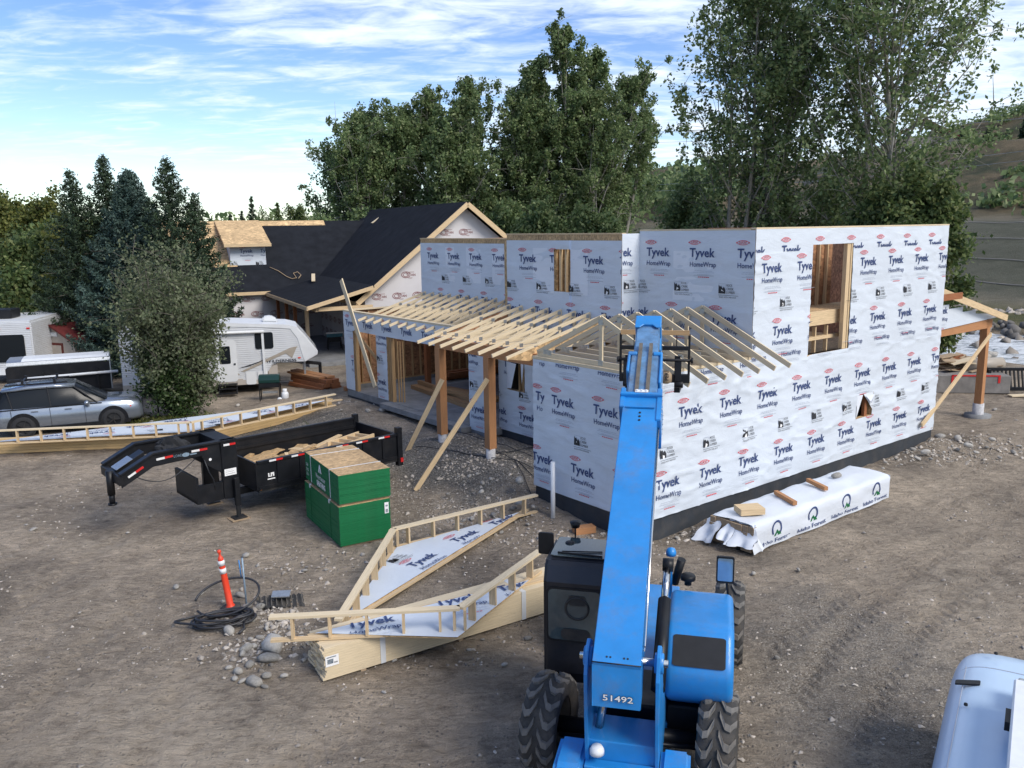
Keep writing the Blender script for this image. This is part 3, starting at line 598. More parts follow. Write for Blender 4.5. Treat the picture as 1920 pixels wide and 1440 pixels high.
cent = np.array([(lambda t, s: (.866*s+.5*t, .5*s-.866*t, -.68))(RNG.uniform(-50, 5), RNG.uniform(43.5, 56)) for _ in range(160)])
pebbles('river_stones', cent, RNG.uniform(.25, .9, 160), seed=15)
# erosion-control netting rolls laid across the bare slope
for i, s0 in enumerate((79, 87, 95, 104)):
    pts = [(lambda s, t: (.866*s+.5*t, .5*s-.866*t, gz(.866*s+.5*t, .5*s-.866*t)+.1))(s0+.5*math.sin(t*.2+i), t) for t in np.linspace(-75, -10, 50)]
    o = MB().tube(pts, .055, 6).build('straw_roll', MAT['tan']); tag(o, 'long pale straw roll across the bare slope, '+['lowest', 'second lowest', 'second highest', 'highest'][i]+' of the four', 'straw roll', 'straw rolls on the slope')
# ================================================================ new house under construction
house = thing('new_house', 'two storey house frame covered in white printed house wrap beside the blue lift', 'house', HC, HA)
SEEDN = [0]
def wall(name, ax, fix, a0, a1, z0, z1, holes=(), rows=(), top=0.0, wrap='wrap', thick=.14, wrinkle=.01, core='osb', extra=None, pts=None, outl=.0):
    """ax 'u': runs along u, faces -v at v=fix. ax 'v': a=-v, faces -u at u=fix."""
    sd = sum(map(ord, name))*7+int(fix*10)
    def dsp(a, z):
        n1 = fbm(a*.45+z*.55, z*2.0-a*.10, sd, 3); n2 = fbm(a*.9-z*.3, z*3.6+a*.4, sd+5, 2); n3 = fbm(a*.5, z*.9+a*.25, sd+9, 2)
        return wrinkle*(.35+.5*n1+.8*n3+1.1*np.maximum(0, 1-np.abs(n1*6))**2+.7*np.maximum(0, 1-np.abs(n2*7))**2)
    if ax == 'u': fn = lambda a, z, d: (a, fix-d, z)
    else: fn = lambda a, z, d: (fix-d, -a, z)
    # core panel split round the openings
    cuts = sorted(set([a0, a1]+[h[0] for h in holes]+[h[1] for h in holes])); mb = MB()
    for i in range(len(cuts)-1):
        c0, c1 = cuts[i], cuts[i+1]
        if c1 <= a0 or c0 >= a1: continue
        c0 = max(c0, a0); c1 = min(c1, a1); zs = [(z0, z1)]
        for h in holes:
            if h[0] < (c0+c1)/2 < h[1]: zs = [(p, min(q, h[2])) for p, q in zs if p < h[2]]+[(max(p, h[3]), q) for p, q in zs if q > h[3]]
        for p, q in zs:
            if q-p > .01: mb.prism([(c0, p), (c1, p), (c1, q), (c0, q)], lambda x, y, d: fn(x, y, d), -thick, -.004)
    w = mb.build(name, core, house)
    zt = z1-top; xs = sorted(set(list(np.arange(a0-outl, a1+outl, .07))+[a1+outl]+[q for h in holes for q in h[:2]])); zs = sorted(set(list(np.arange(z0, zt, .06))+[zt]+[q for h in holes for q in h[2:4] if q < zt]))
    Vv = []; Ff = []; nz = len(zs)
    XX, ZZ = [q.ravel() for q in np.meshgrid(xs, zs, indexing='ij')]; DD = dsp(XX, ZZ)+.004; Vv = np.stack((XX, fix-DD, ZZ) if ax == 'u' else (fix-DD, -XX, ZZ), 1)
    for i in range(len(xs)-1):
        for j in range(nz-1):
            xc = (xs[i]+xs[i+1])/2; zc = (zs[j]+zs[j+1])/2
            if any(h[0] < xc < h[1] and h[2] < zc < h[3] for h in holes): continue
            Ff.append((i*nz+j, (i+1)*nz+j, (i+1)*nz+j+1, i*nz+j+1))
    npmesh('house_wrap', Vv, Ff, wrap, w, smooth=True)
    k = Ink((a0+.01, a1-.01, z0+.02, zt-.02), holes)
    for r in rows:
        kind, z, st, step = r[:4]; x = st
        while x < a1+.3:
            if x > a0-1:
                if len(r) > 4 and not (r[4] <= x <= r[5]): x += step; continue
                {'t': lambda: tyvek(k, x, z), 'r': lambda: rockcreek(k, x, z), 'd': lambda: tyvek(k, x, z, hw=False), 'h': lambda: tyvek(k, x, z, word=False, dp=False)}[kind]()
            x += step
    if extra: extra(k)
    k.build(lambda A, B: (A, fix-dsp(A, B)-.018, B) if ax == 'u' else (fix-dsp(A, B)-.018, -A, B), 'wrap_print', INK, w, True)
    return w, fn
# long right-hand wall (runs along u at v=0)
WH = (6.08, 7.97, 3.66, 6.47)
wall('long_wall', 'u', 0, 0, 3.72, .55, 3.80, rows=[('t', 3.14, -.2, 1.46), ('t', 1.575, .55, 1.465), ('r', 2.04, -.85, 1.465), ('h', 4.25, .5, 1.46)], wrinkle=.03)
hole = (8.60, 9.45, 1.58, 2.27)
wall('long_wall', 'u', 0, 3.72, 13.25, .55, 3.55, holes=[hole], rows=[('t', 3.14, -1.68, 1.46), ('t', 1.575, -.91, 1.464), ('r', 2.04, -.85, 1.465)], wrinkle=.022)
wall('long_wall', 'u', 0, 3.72, 13.25, 3.55, 6.32, holes=[WH], rows=[('t', 6.215, 1.2, 1.46, 3.7, 13), ('t', 4.67, 3.16, 1.50), ('r', 5.12, 1.87, 1.49, 3, 13), ('h', 4.35, 3.6, 1.46)], wrinkle=.016)
wall('long_wall', 'u', 0, 3.72, 13.25, 6.32, 6.88, holes=[WH], rows=[('d', 6.62, 1.97, 1.463, 3, 13)], wrinkle=.01)
# small torn opening: two flaps leave a triangle
mb = MB(); mb.add([(8.60, -.02, 2.27), (8.60, -.02, 1.6), (8.88, -.03, 2.25)], [(0, 1, 2)]); mb.add([(8.9, -.03, 2.27), (9.45, -.02, 2.27), (9.45, -.02, 1.75)], [(0, 1, 2)]); mb.add([(9.0, -.05, 2.2), (9.28, -.1, 1.95), (9.45, -.07, 2.2), (9.2, -.12, 2.0)], [(0, 1, 2), (1, 3, 2)]); mb.build('wrap_flap', 'wrap2', house)
mb = MB(); mb.box(8.5, 9.6, .5, .52, 1.4, 2.5); mb.build('interior_shade_panel', 'blackp', house); MB().box(9.12, 9.26, .04, .13, 1.58, 2.2).build('stud', 'redwood', house)  # black sheet painted in for the shade behind the tear
# gable end of the low wing (u=0, faces the camera's left)
wall('gable_wall', 'v', 0, -3.72, 0, .55, 3.80, rows=[('t', 3.14, -2.85, 1.46), ('t', 1.575, -3.62, 1.46), ('r', 2.03, -2.1, 1.46), ('h', 4.30, -2.72, 1.46)], wrinkle=.016, extra=lambda k: (dupont(k, -3.55, 3.14), k.text('Ty', -3.6, 2.79, .31, 0, bold=.02), k.text('Ho', -3.55, 2.53, .175, 0), k.text('rap', -3.45, 3.67, .16, 0)))
# wall under the porch (u=3.05) and jog walls above
wall('porch_wall', 'v', 3.05, -9.2, -3.72, .55, 3.75, holes=[(-8.75, -7.85, 1.92, 2.82)], rows=[('t', 1.42, -9.45, 1.45), ('r', 1.86, -9.5, 1.46), ('t', 3.0, -10.2, 1.45)], wrinkle=.012)
wall('upper_wall', 'v', 3.05, -8.67, -3.70, 3.75, 6.78, holes=[(-6.44, -5.73, 5.16, 6.37)], rows=[('t', 6.34, -7.89, 1.43), ('t', 4.81, -8.57, 1.42), ('r', 5.30, -8.57, 1.44)], top=.16, wrinkle=.010)
wall('upper_wall', 'v', 5.1, -17.0, -8.67, 3.2, 6.60, rows=[('t', 6.22, -16.33, 1.435), ('t', 4.66, -15.6, 1.43), ('r', 5.14, -15.39, 1.43)], top=.15, wrinkle=.010)
wall('upper_wall', 'v', 3.72, -3.70, 0, 3.75, 6.86, rows=[('t', 6.57, -3.28, 1.47), ('t', 4.98, -3.97, 1.44), ('r', 5.46, -3.78, 1.43)], wrinkle=.010)
wall('jog_wall', 'u', 3.70, 3.05, 3.72, 3.75, 6.80, rows=[('t', 6.57, 2.75, 9), ('t', 4.98, 2.9, 9), ('r', 5.46, 3.2, 9)], wrinkle=.008)
wall('jog_wall', 'u', 8.67, 3.05, 5.1, 3.75, 6.6, wrinkle=.008)
# brighter double layers where wrap covers openings
mb = MB()
for fix, a, b_, z0, z1 in ((5.1, 14.6, 15.2, 5.0, 6.3), (5.1, 12.9, 13.8, 5.0, 6.3), (5.1, 11.2, 12.2, 5.0, 6.3), (3.05, 6.45, 7.4, 5.1, 6.4), (3.05, 5.0, 5.72, 5.1, 6.4), (3.72, 1.0, 2.5, 5.1, 6.35)):
    MB().quad((fix-.010, a, z0), (fix-.010, b_, z0), (fix-.010, b_, z1), (fix-.010, a, z1)).build('wrap_patch', 'wrap2', house)
# interiors seen through the openings
for k in range(6): MB().box(3.10+.14*(k % 2), 3.13+.14*(k % 2)+.03, 5.74+.12*k, 5.79+.12*k, 5.1, 6.37).build('stud', 'pine', house)
MB().box(3.4, 3.42, 5.4, 6.8, 5.0, 6.45).build('inner_sheathing', 'osb', house)
MB().box(6.0, 9.2, 1.35, 1.37, 4.72, 6.75).build('inner_sheathing', 'osbshade', house)
for x in (6.35, 6.75, 7.2, 7.62, 8.0, 8.4, 8.8): MB().box(x, x+.045, 1.25, 1.34, 4.72, 6.75).build('stud', 'pine', house)
MB().beam((6.1, 1.1, 5.9), (7.4, 1.1, 6.75), .04, .14).build('brace', 'pine', house)
MB().box(4.2, 12.9, .3, 1.35, 4.62, 4.72).build('floor_deck', 'osb', house)
MB().box(4.2, 12.9, .25, .30, 4.35, 4.72).build('rim_joist', 'pine', house)
for x in (6.0, 6.5, 7.0, 7.5, 8.0): MB().box(x, x+.04, .5, 3, 4.3, 4.6).build('joist', 'beam', house)
for x in (6.3, 6.9, 7.45): MB().box(x, x+.045, .32, .42, 3.3, 4.3).build('stud', 'pine', house)
MB().box(6.0, 8.2, .30, .42, 3.95, 4.04).build('header', 'pine', house)
MB().box(5.6, 8.6, 2.6, 2.62, 2.5, 4.3).build('interior_shade_panel', 'blackp', house)  # black sheet stands in for the unlit room behind the window
for x, y0, y1 in ((6.06, 0.01, .14), (7.93, .01, .14)): MB().box(x-.03, x+.03, y0, y1, 3.66, 6.47).build('window_jamb', 'pine', house)
MB().box(6.06, 7.97, -.01, .14, 3.62, 3.66).build('window_sill', 'pine', house); MB().box(7.72, 7.88, .02, .13, 3.66, 6.47).build('stud', 'pine', house)
# far walls closing the block
for a in (((13.10, 13.25, .0, 9.0, .55, 6.88)), ((5.25, 13.2, 16.85, 17.0, 3.3, 6.58)), ((3.2, 5.1, 8.7, 8.84, 3.3, 6.6)), ((3.9, 13.1, 8.85, 9.0, .6, 3.3))): MB().box(*a).build('sheathed_wall', 'osbshade', house)  # shade inside the block is in the dark board colour
for i in range(14): MB().box(4.0+.41*i, 4.04+.41*i, 9.0, 9.10, .62, 3.3).build('stud', 'stud', house)
MB().box(5.25, 13.0, 9.05, 16.8, 3.3, 3.34).build('floor_deck', 'osb', house)
MB().box(13.25, 13.262, .02, 3, .6, 6.86).build('house_wrap', 'wrap', house)
MB().box(3.3, 13.0, .2, 8.7, 3.25, 3.3).build('floor_deck', 'osb', house)
# plates on the wall tops
P_ = [((0.0, .14), (.02, 3.66)), ]
MB().box(-.012, .145, .0, 3.74, 3.80, 3.87).build('top_plate', 'pinew', house); MB().box(.15, 3.68, -.012, .14, 3.80, 3.87).build('top_plate', 'pinew', house)
MB().box(3.72, 13.26, -.01, .14, 6.882, 6.92).build('top_plate', 'pinew', house); MB().box(3.71, 3.86, .15, 3.69, 6.862, 6.90).build('top_plate', 'pinew', house)
MB().box(3.04, 3.20, 3.70, 8.70, 6.782, 6.82).build('top_plate', 'pine', house); MB().box(5.08, 5.24, 8.70, 17.0, 6.602, 6.64).build('top_plate', 'pine', house)
# foundation and slab
mb = MB(); mb.box(.03, 13.22, .03, .3, -.45, .56); mb.box(.03, .3, .30, 3.70, -.45, .56); mb.box(3.08, 3.3, 3.4, 9.3, -.3, .56); mb.box(.3, 3.2, 3.45, 3.70, -.3, .56); mb.box(12.95, 13.22, .3, 9, -.45, .56); mb.build('foundation', 'membrane', house)
mb = MB(); mb.box(2.42, 2.75, 15.2, 18.7, -.3, .58); mb.box(2.42, 2.75, 9.12, 9.95, -.3, .40); mb.box(2.45, 2.7, 9.95, 15.2, -.3, .50); mb.build('foundation', 'membrane', house)
mb = MB(); mb.box(2.40, 13.0, 9.1, 18.65, .35, .60); mb.build('garage_slab', 'concrete', house)
mb = MB(); mb.box(2.0, 2.40, 9.9, 15.3, .40, .585); mb.build('door_apron', 'concrete', house)
# garage front (u=2.4)
hd = [('d', 3.62, -18.35, 1.43)]
wall('garage_header', 'v', 2.4, -18.7, -9.0, 3.06, 3.78, rows=hd, wrinkle=.012, thick=.14)
wall('garage_pier', 'v', 2.4, -18.7, -17.95, .62, 3.06, rows=[('t', 2.0, -18.0, 9), ('t', 3.6, -18.35, 9)], wrinkle=.012)
wall('garage_pier', 'v', 2.4, -16.08, -15.28, .62, 3.06, rows=[('t', 1.55, -16.05, 9), ('r', 2.2, -15.95, 9), ('t', 3.3, -15.9, 9)], wrinkle=.012)
wall('garage_pier', 'v', 2.4, -9.95, -9.1, .5, 3.06, rows=[('t', 1.5, -9.7, 9), ('r', 2.05, -9.8, 9), ('t', 3.3, -10.1, 9)], wrinkle=.012)
MB().box(2.38, 2.56, 9.0, 18.7, 3.78, 3.84).build('top_plate', 'pinew', house)
for v0 in (17.80, 17.92, 15.10, 15.22, 14.98, 16.1): MB().box(2.42, 2.56, v0, v0+.05, .6, 3.05).build('jamb_stud', 'stud', house)
for i, du in enumerate((0, .06, .13)): MB().box(2.6+du, 2.64+du, 14.85-.08*i, 14.89-.08*i, .6, 2.9).build('jamb_stud', 'stud', house)
# side wall of the garage, studs and strand board visible inside
MB().box(2.56, 12.9, 18.60, 18.68, .75, 3.80).build('side_wall', 'osbshade', house)
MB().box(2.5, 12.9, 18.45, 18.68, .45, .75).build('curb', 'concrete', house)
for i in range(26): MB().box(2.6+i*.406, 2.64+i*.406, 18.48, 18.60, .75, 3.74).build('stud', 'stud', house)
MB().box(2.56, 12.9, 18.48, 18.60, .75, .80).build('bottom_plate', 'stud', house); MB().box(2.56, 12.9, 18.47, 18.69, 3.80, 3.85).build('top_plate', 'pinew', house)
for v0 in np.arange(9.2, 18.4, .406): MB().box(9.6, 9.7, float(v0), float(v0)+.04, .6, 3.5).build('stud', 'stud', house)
MB().box(9.7, 9.75, 9, 18.5, .6, 3.6).build('back_wall', 'osbshade', house)
MB().box(5.15, 5.35, 16.9, 17.1, .6, 3.2).build('post', 'redwood', house)
# porch beam and posts
MB().beam((.52, 3.74, 3.66), (.52, 8.90, 3.66), .18, .32).build('porch_beam', 'cedar', house)
for v0, gz0 in ((6.28, .62), (8.74, .58)):
    p = MB().box(.40, .64, v0-.12, v0+.12, gz0+.28, 3.50).build('post', 'cedar', house)
    MB().lathe([(.135, gz0-.4), (.135, gz0+.28), (.0, gz0+.28)], (.52, v0, 0), 14).build('pier', 'pier', p)
# torn wrap flap in porch wall
mb = MB(); mb.add([(3.02, 8.74, 2.82), (3.02, 8.74, 1.95), (2.94, 8.42, 2.0), (2.98, 8.2, 2.8)], [(0, 1, 2, 3)]); mb.add([(3.0, 8.0, 2.82), (3.0, 7.85, 2.82), (2.96, 7.9, 2.2)], [(0, 1, 2)]); mb.build('wrap_flap', 'wrap2', house)
MB().box(3.4, 3.42, 7.4, 9.2, 1.6, 3.0).build('interior_shade_panel', 'blackp', house)  # black sheet as painted shade behind the torn porch wrap
for v0 in (8.25, 8.05): MB().box(3.15, 3.28, v0, v0+.05, 1.9, 2.85).build('stud', 'stud', house)
# ---- trusses
def tmember(parent, mapf, a, b, w, name='web', mat='pinew', th=.040, off=0):
    p = Vector(mapf(*a, off)); q = Vector(mapf(*b, off)); nrm = Vector(mapf(0, 0, 1))-Vector(mapf(0, 0, 0))
    mb = MB(); mb.beam(p, q, w, th, up=nrm); return mb.build(name, mat, parent)
def gusset(parent, mapf, a, s=.10):
    mb = MB(); mb.prism([(a[0]-s*.6, a[1]-s/2), (a[0]+s*.6, a[1]-s/2), (a[0]+s*.6, a[1]+s/2), (a[0]-s*.6, a[1]+s/2)], mapf, -.024, .024); return mb.build('gusset_plate', 'steel', parent)
def mono(u0, u1, z0, z1, ub, v):
    t = bpy.data.objects.new('truss', None); COL.objects.link(t); t.parent = house; t.location = (0, v, 0); sl = (z1-z0)/(u1-u0)
    mp = lambda a, z, d: (a, d, z); ztop = lambda a: z0+sl*(a-u0)
    tmember(t, mp, (u0, z0-.045), (u1, z1-.045), .09, 'top_chord'); zb = ztop(ub)-.125
    tmember(t, mp, (ub-.1, zb-.0), (u1, zb-.0), .09, 'bottom_chord')
    tmember(t, mp, (u1-.045, zb+.045), (u1-.045, z1-.09), .09)
    um = (ub+u1)/2+.1; tmember(t, mp, (um, zb+.045), (um+.05, ztop(um)-.09), .07); tmember(t, mp, (um+.05, zb+.04), (u1-.1, ztop(u1)-.14), .07)
    tmember(t, mp, (um, ztop(um)-.1), (ub+.6, zb+.04), .07)
    for a in ((ub+.05, zb+.05), (um+.02, ztop(um)-.08), (u1-.1, z1-.11), (um+.03, zb+.02)): gusset(t, mp, a)
    return t
CH = {}
def chl_now():
    d_ = {}
    for c in bpy.data.objects:
        if c.parent: d_.setdefault(c.parent.name, []).append(c)
    return d_
t0 = mono(-.4, 3.03, 3.82, 4.66, .5, 8.52); ch = chl_now()
for k in range(1, 8): c = copy_tree(t0, house, ch); c.location = (0, 8.52-.603*k, 0)
last = MB(); last.prism([(-.38, 3.76), (3.02, 4.58), (3.02, 4.30), (.3, 3.64)], lambda a, z, d: (a, 4.27+d, z), 0, .012); last.build('truss_sheathing', 'osb', house)
last = MB(); last.prism([(.6, 3.95), (3.02, 4.52), (3.02, 3.85), (.6, 3.80)], lambda a, z, d: (a, 8.56+d, z), 0, .012); last.build('truss_sheathing', 'osbshade', house)
t1 = mono(2.0, 5.08, 3.63, 4.54, 2.45, 16.7); ch = chl_now()
for k in range(1, 10): c = copy_tree(t1, house, ch); c.location = (0, 16.7-.596*k, 0)
def gable(parent, loc):
    t = bpy.data.objects.new('truss', None); COL.objects.link(t); t.parent = parent; t.location = loc
    mp = lambda v, z, d: (d, v, z); sl = .455; pk = (1.42, 5.02)
    zt = lambda v: pk[1]-sl*abs(v-pk[0])
    tmember(t, mp, (3.66, zt(3.66)-.05), (pk[0], pk[1]-.05), .12, 'top_chord'); tmember(t, mp, (-1.15, zt(-1.15)-.05), (pk[0], pk[1]-.05), .12, 'top_chord')
    tmember(t, mp, (3.66, 3.93), (-.15, 3.93), .11, 'bottom_chord'); tmember(t, mp, (pk[0], 3.98), (pk[0], 4.95), .10)
    for a in ((pk[0], 4.88), (3.35, 4.0), (3.2, 3.99), (.1, 4.1), (pk[0], 3.95)): gusset(t, mp, a, .12)
    return t
g0 = gable(house, (.10, 0, 0)); ch = chl_now()
for k in range(1, 7): c = copy_tree(g0, house, ch); c.location = (.10+.585*k, 0, 0)
# braces nailed to posts (top level things leaning from the ground)
def brace(name, p, q, w, h, mat, label, group=None):
    p, q = Vector(p), Vector(q); mb = MB(); mb.beam((0, 0, 0), q-p, w, h); o = mb.build(name, mat); o.location = p; tag(o, label, 'brace board', group); return o
a = HW(.36, 8.42, 2.60); g_ = at(757, 861, .12); brace('brace_board', g_, a, .04, .14, 'pine', 'diagonal pine brace from the ground to the left cedar porch post', 'porch post braces')
a = HW(.36, 6.15, 2.92); g_ = at(779, 920, .06); brace('brace_board', g_, a, .04, .14, 'pine', 'long diagonal pine brace from the ground to the right cedar porch post', 'porch post braces')
brace('brace_board', HW(1.9, 15.41, 1.2), HW(1.9, 17.75, 5.1), .04, .24, 'pinew', 'wide pale board standing slanted through the left garage opening')
brace('brace_board', HW(2.5, 15.9, 1.9), HW(2.3, 17.6, 3.1), .04, .12, 'stud', 'short slanted board crossing the left garage opening behind the wide one')
# lower back roof to the right end: far porch
pr = thing('side_porch', 'side porch frame with a single cedar post right of the wrapped house', 'porch', HC, HA)
PV = .9; PU = 18.55
MB().box(PU-.12, PU+.12, PV-.12, PV+.12, .50, 3.25).build('post', 'cedar', pr); MB().lathe([(.19, -.2), (.19, .50), (0, .50)], (PU, PV, 0), 14).build('pier', 'pier', pr)
MB().lathe([(.45, -.1), (.45, .1), (0, .12)], (PU, PV, 0), 18).build('footing', 'concrete', pr)
MB().beam((13.3, PV, 3.40), (PU+.3, PV, 3.40), .2, .3).build('beam', 'cedar', pr); MB().beam((PU, PV-.1, 3.40), (PU, 6, 3.40), .2, .3).build('beam', 'cedar', pr)
mb = MB(); mb.prism([(13.28, 3.45), (PU+.5, 3.6), (PU+.2, 3.75), (PU-1.2, 3.85), (PU-1.2, 3.98), (PU-2.2, 3.98), (PU-2.2, 4.15), (PU-3.2, 4.15), (PU-3.2, 4.3), (PU-4.2, 4.3), (PU-4.2, 4.5), (13.28, 4.5)], lambda a, z, d: (a, PV-.12-d, z), 0, .02); mb.build('house_wrap', 'wrap', pr)
k = Ink((13.35, 18.5, 3.5, 4.5)); tyvek(k, 14.6, 4.38); k.build(lambda a, z: (a, PV-.15, z), 'wrap_print', INK, pr)
r0 = MB().beam((14.4, 0, 4.77), (19.4, 0, 3.56), .05, .22).build('rafter', 'pine', pr); r0.location = (0, .55, .0)
MB().box(13.3, 15.0, .2, .26, 4.55, 4.75).build('ledger', 'redwood', pr)
a = HW(12.25, -.12, .85); brace('brace_board', a, HW(PU-.1, PV-.25, 3.05), .05, .15, 'pine', 'long slanted pine brace from the right foundation corner up to the side porch post')
# small ladder beyond the corner
lad = thing('step_ladder', 'orange step ladder half hidden behind the right corner of the wrapped house', 'ladder', HW(14.35, 1.6, 0), HA)
for sx_ in (-.2, .2):
    MB().beam((sx_, 0, .05), (sx_*.7, .3, 2.0), .05, .09).build('rail', 'redladder', lad); MB().box(sx_-.05, sx_+.05, -.05, .05, 0, .08).build('foot', 'yellow', lad)
for i in range(6): MB().beam((-.2, .05+.04*i, .3+.3*i), (.2, .05+.04*i, .3+.3*i), .07, .03).build('step', 'redladder', lad)
# timber inside the garage
for u0, v0, u1, v1, w_, h_, z_, lab in ((4.5, 16.9, 3.9, 11.6, .30, .16, .68, 'long laminated beam lying lowest on the garage slab near the opening'), (4.75, 16.9, 4.2, 11.6, .14, .3, .75, 'long laminated beam standing on edge on the garage slab'), (4.3, 15.0, 4.6, 11.4, .3, .12, .92, 'laminated beam lying on top of the pair on the garage slab'), (5.1, 15.4, 5.4, 12.3, .3, .1, .75, 'shorter beam lying behind the pair on the garage slab')):
    p = HW(u0, v0, z_); q = HW(u1, v1, z_); o = MB().beam((0, 0, 0), q-p, w_, h_).build('timber_beam', 'beam'); o.location = p; tag(o, lab, 'beam', 'timbers on the garage slab')
for i in range(4):
    p = HW(6.4, 17.9-.22*i, .72+.16*(i % 2)); q = HW(11.5, 17.7-.2*i, .72+.16*(i % 2)); o = MB().beam((0, 0, 0), q-p, .2, .16).build('timber_beam', 'redwood'); o.location = p; tag(o, 'dark beam stacked along the rear side wall inside the garage', 'beam', 'dark beams along the garage side wall')
# black cable / rebar lines on porch gravel
for i, (a, b_) in enumerate((((780, 848), (1002, 895)), ((925, 872), (1003, 835)), ((850, 812), (1000, 862)), ((960, 880), (1003, 930)), ((905, 850), (1003, 905)))):
    pa = at(*a, .35); pb = at(*b_, .35); pts = []
    for t in np.linspace(0, 1, 14): p = pa.lerp(pb, t); pts.append((p.x, p.y, gz(p.x, p.y)+.045+.015*math.sin(t*9+i)))
    o = MB().tube(pts, .012, 5).build('black_cable', 'hose'); tag(o, 'thin dark cable lying across the porch gravel', 'cable', 'cables on the porch gravel')
# ================================================================ older house under black felt roof
HO = Vector((-10.44, 45.66, 0)); HB = rad(25.8)
oh = thing('farm_house', 'house with black felt roof, bare sheathed dormer and grey printed wrap behind the white camper', 'house', HO, HB)
pl = lambda s0: (lambda a, z, d: (a, s0+d, z))
APX = (7.95, 8.45); SLP = .797
zm = lambda e: APX[1]-SLP*abs(e-APX[0])
# gable end wall
mb = MB(); mb.prism([(2.1, .1), (13.8, .1), (13.8, zm(13.8)-.25), (APX[0], APX[1]-.25), (2.1, zm(2.1)-.2)], pl(-1.7), 0, .2); gw = mb.build('gable_wall', 'titan', oh)
def titan(k, x, y, s=1.0):
    k.ring(x, y, .26*s, .17*s, .035*s, 6, 20, 340, 14); k.ring(x, y, .17*s, .11*s, .03*s, 6, 30, 330, 12); k.text('TITAN', x+.02*s, y-.07*s, .17*s, 6, width=.5*s, bold=.02); k.rect(x+.0, x+.45*s, y+.12*s, y+.14*s, 6)
    k.text('WRAP', x+.12*s, y-.20*s, .08*s, 6)
k = Ink((2.1, 13.7, .3, 8.1))
for j in range(6):
    for i in range(12):
        x = 1.6+i*1.15+.55*(j % 2); y = 1.2+j*1.12
        if y < zm(x+.6)-.5 and y < zm(x-.2)-.5: titan(k, x, y, 1.05)
k.build(lambda a, z: (a, -1.712, z), 'wrap_print', INK, gw)
# main roof slabs
def slab(pts, th, name, mat, s0, s1, fasc=None):
    mb = MB(); mb.prism(pts, lambda a, z, d: (a, d, z), s0, s1); return mb.build(name, mat, oh)
slab([(1.5, zm(1.5)-.12), (APX[0], APX[1]-.12), (APX[0], APX[1]), (1.5, zm(1.5))], 0, 'roof', 'felt', -2.3, 16.5)
slab([(14.2, zm(14.2)-.12), (14.2, zm(14.2)), (APX[0], APX[1]), (APX[0], APX[1]-.12)], 0, 'roof', 'felt', -2.3, 16.5)
for e0 in (1.5, 14.3): MB().beam((e0, -2.32, zm(e0)-.14), (APX[0], -2.32, APX[1]-.14), .05, .26).build('rake_board', 'pine', oh)
MB().beam((1.48, -2.3, zm(1.5)-.16), (1.48, 9, zm(1.5)-.16), .05, .22).build('fascia', 'pine', oh)
# wing
zw = lambda s: 3.27+.8*(s-9)
MB().prism([(9, zw(9)-.12), (9, zw(9)), (14.5, zw(14.5)), (14.5, zw(14.5)-.12)], lambda s, z, d: (d, s, z), -2.55, 7.5).build('roof', 'felt', oh)
MB().prism([(9, zw(9)-.12), (9, zw(9)), (10.9, zw(10.9)), (10.9, zw(10.9)-.12)], lambda s, z, d: (d, s, z), -9, -2.56).build('roof', 'felt', oh)
MB().prism([(10.92, zw(10.92)-.12), (10.92, zw(10.92)), (14.5, zw(14.5)), (14.5, zw(14.5)-.12)], lambda s, z, d: (d, s, z), -9, -2.56).build('roof_sheathing', 'osbroof', oh)
MB().prism([(14.52, zw(14.5)-.12), (14.52, zw(14.5)), (20, zw(9)), (20, zw(9)-.12)], lambda s, z, d: (d, s, z), -9, 7.5).build('roof', 'felt', oh)
MB().prism([(14.1, zw(14.1)+.01), (14.1, zw(14.1)+.03), (14.52, zw(14.5)+.03), (14.52, zw(14.5)+.01)], lambda s, z, d: (d, s, z), -9, 4.0).build('ridge_sheathing', 'osbroof', oh)
MB().beam((-9, 8.97, 3.17), (1.2, 8.97, 3.17), .05, .2).build('fascia', 'pine', oh)
ww = MB().box(-8.6, 2.3, 9.4, 9.6, .1, 3.25).build('wing_wall', 'titan', oh); k = Ink((-8.5, 2.2, .3, 3.2))
for j in range(3):
    for i in range(9): titan(k, -8.4+i*1.2+.5*(j % 2), .9+j*.95, 1.0)
k.build(lambda a, z: (a, 9.388, z), 'wrap_print', INK, ww)
MB().box(-3.9, -3.2, 9.36, 9.39, 1.9, 2.75).build('window', 'glass', oh)
w2 = MB().box(2.3, 2.5, -1.5, 9.4, .1, 3.6).build('porch_wall', 'titan', oh); k = Ink((-9.3, 1.4, .3, 3.5))
for i in range(14): k.text('TITAN', -9.2+i*.8, 2.85, .22, 3, width=.6, bold=.03); k.rect(-8.9+i*.8, -8.75+i*.8, 2.6, 2.72, 6)
for j in range(2):
    for i in range(10): titan(k, -9.2+i*1.1, .7+j*.85)
k.build(lambda a, z: (2.288, -a, z), 'wrap_print', INK, w2)
MB().box(2.27, 2.295, 1.6, 2.5, .35, 2.4).build('doorway', 'blackp', oh); MB().box(2.2, 2.28, 2.5, 2.62, .35, 2.5).build('door_jamb', 'pine', oh)
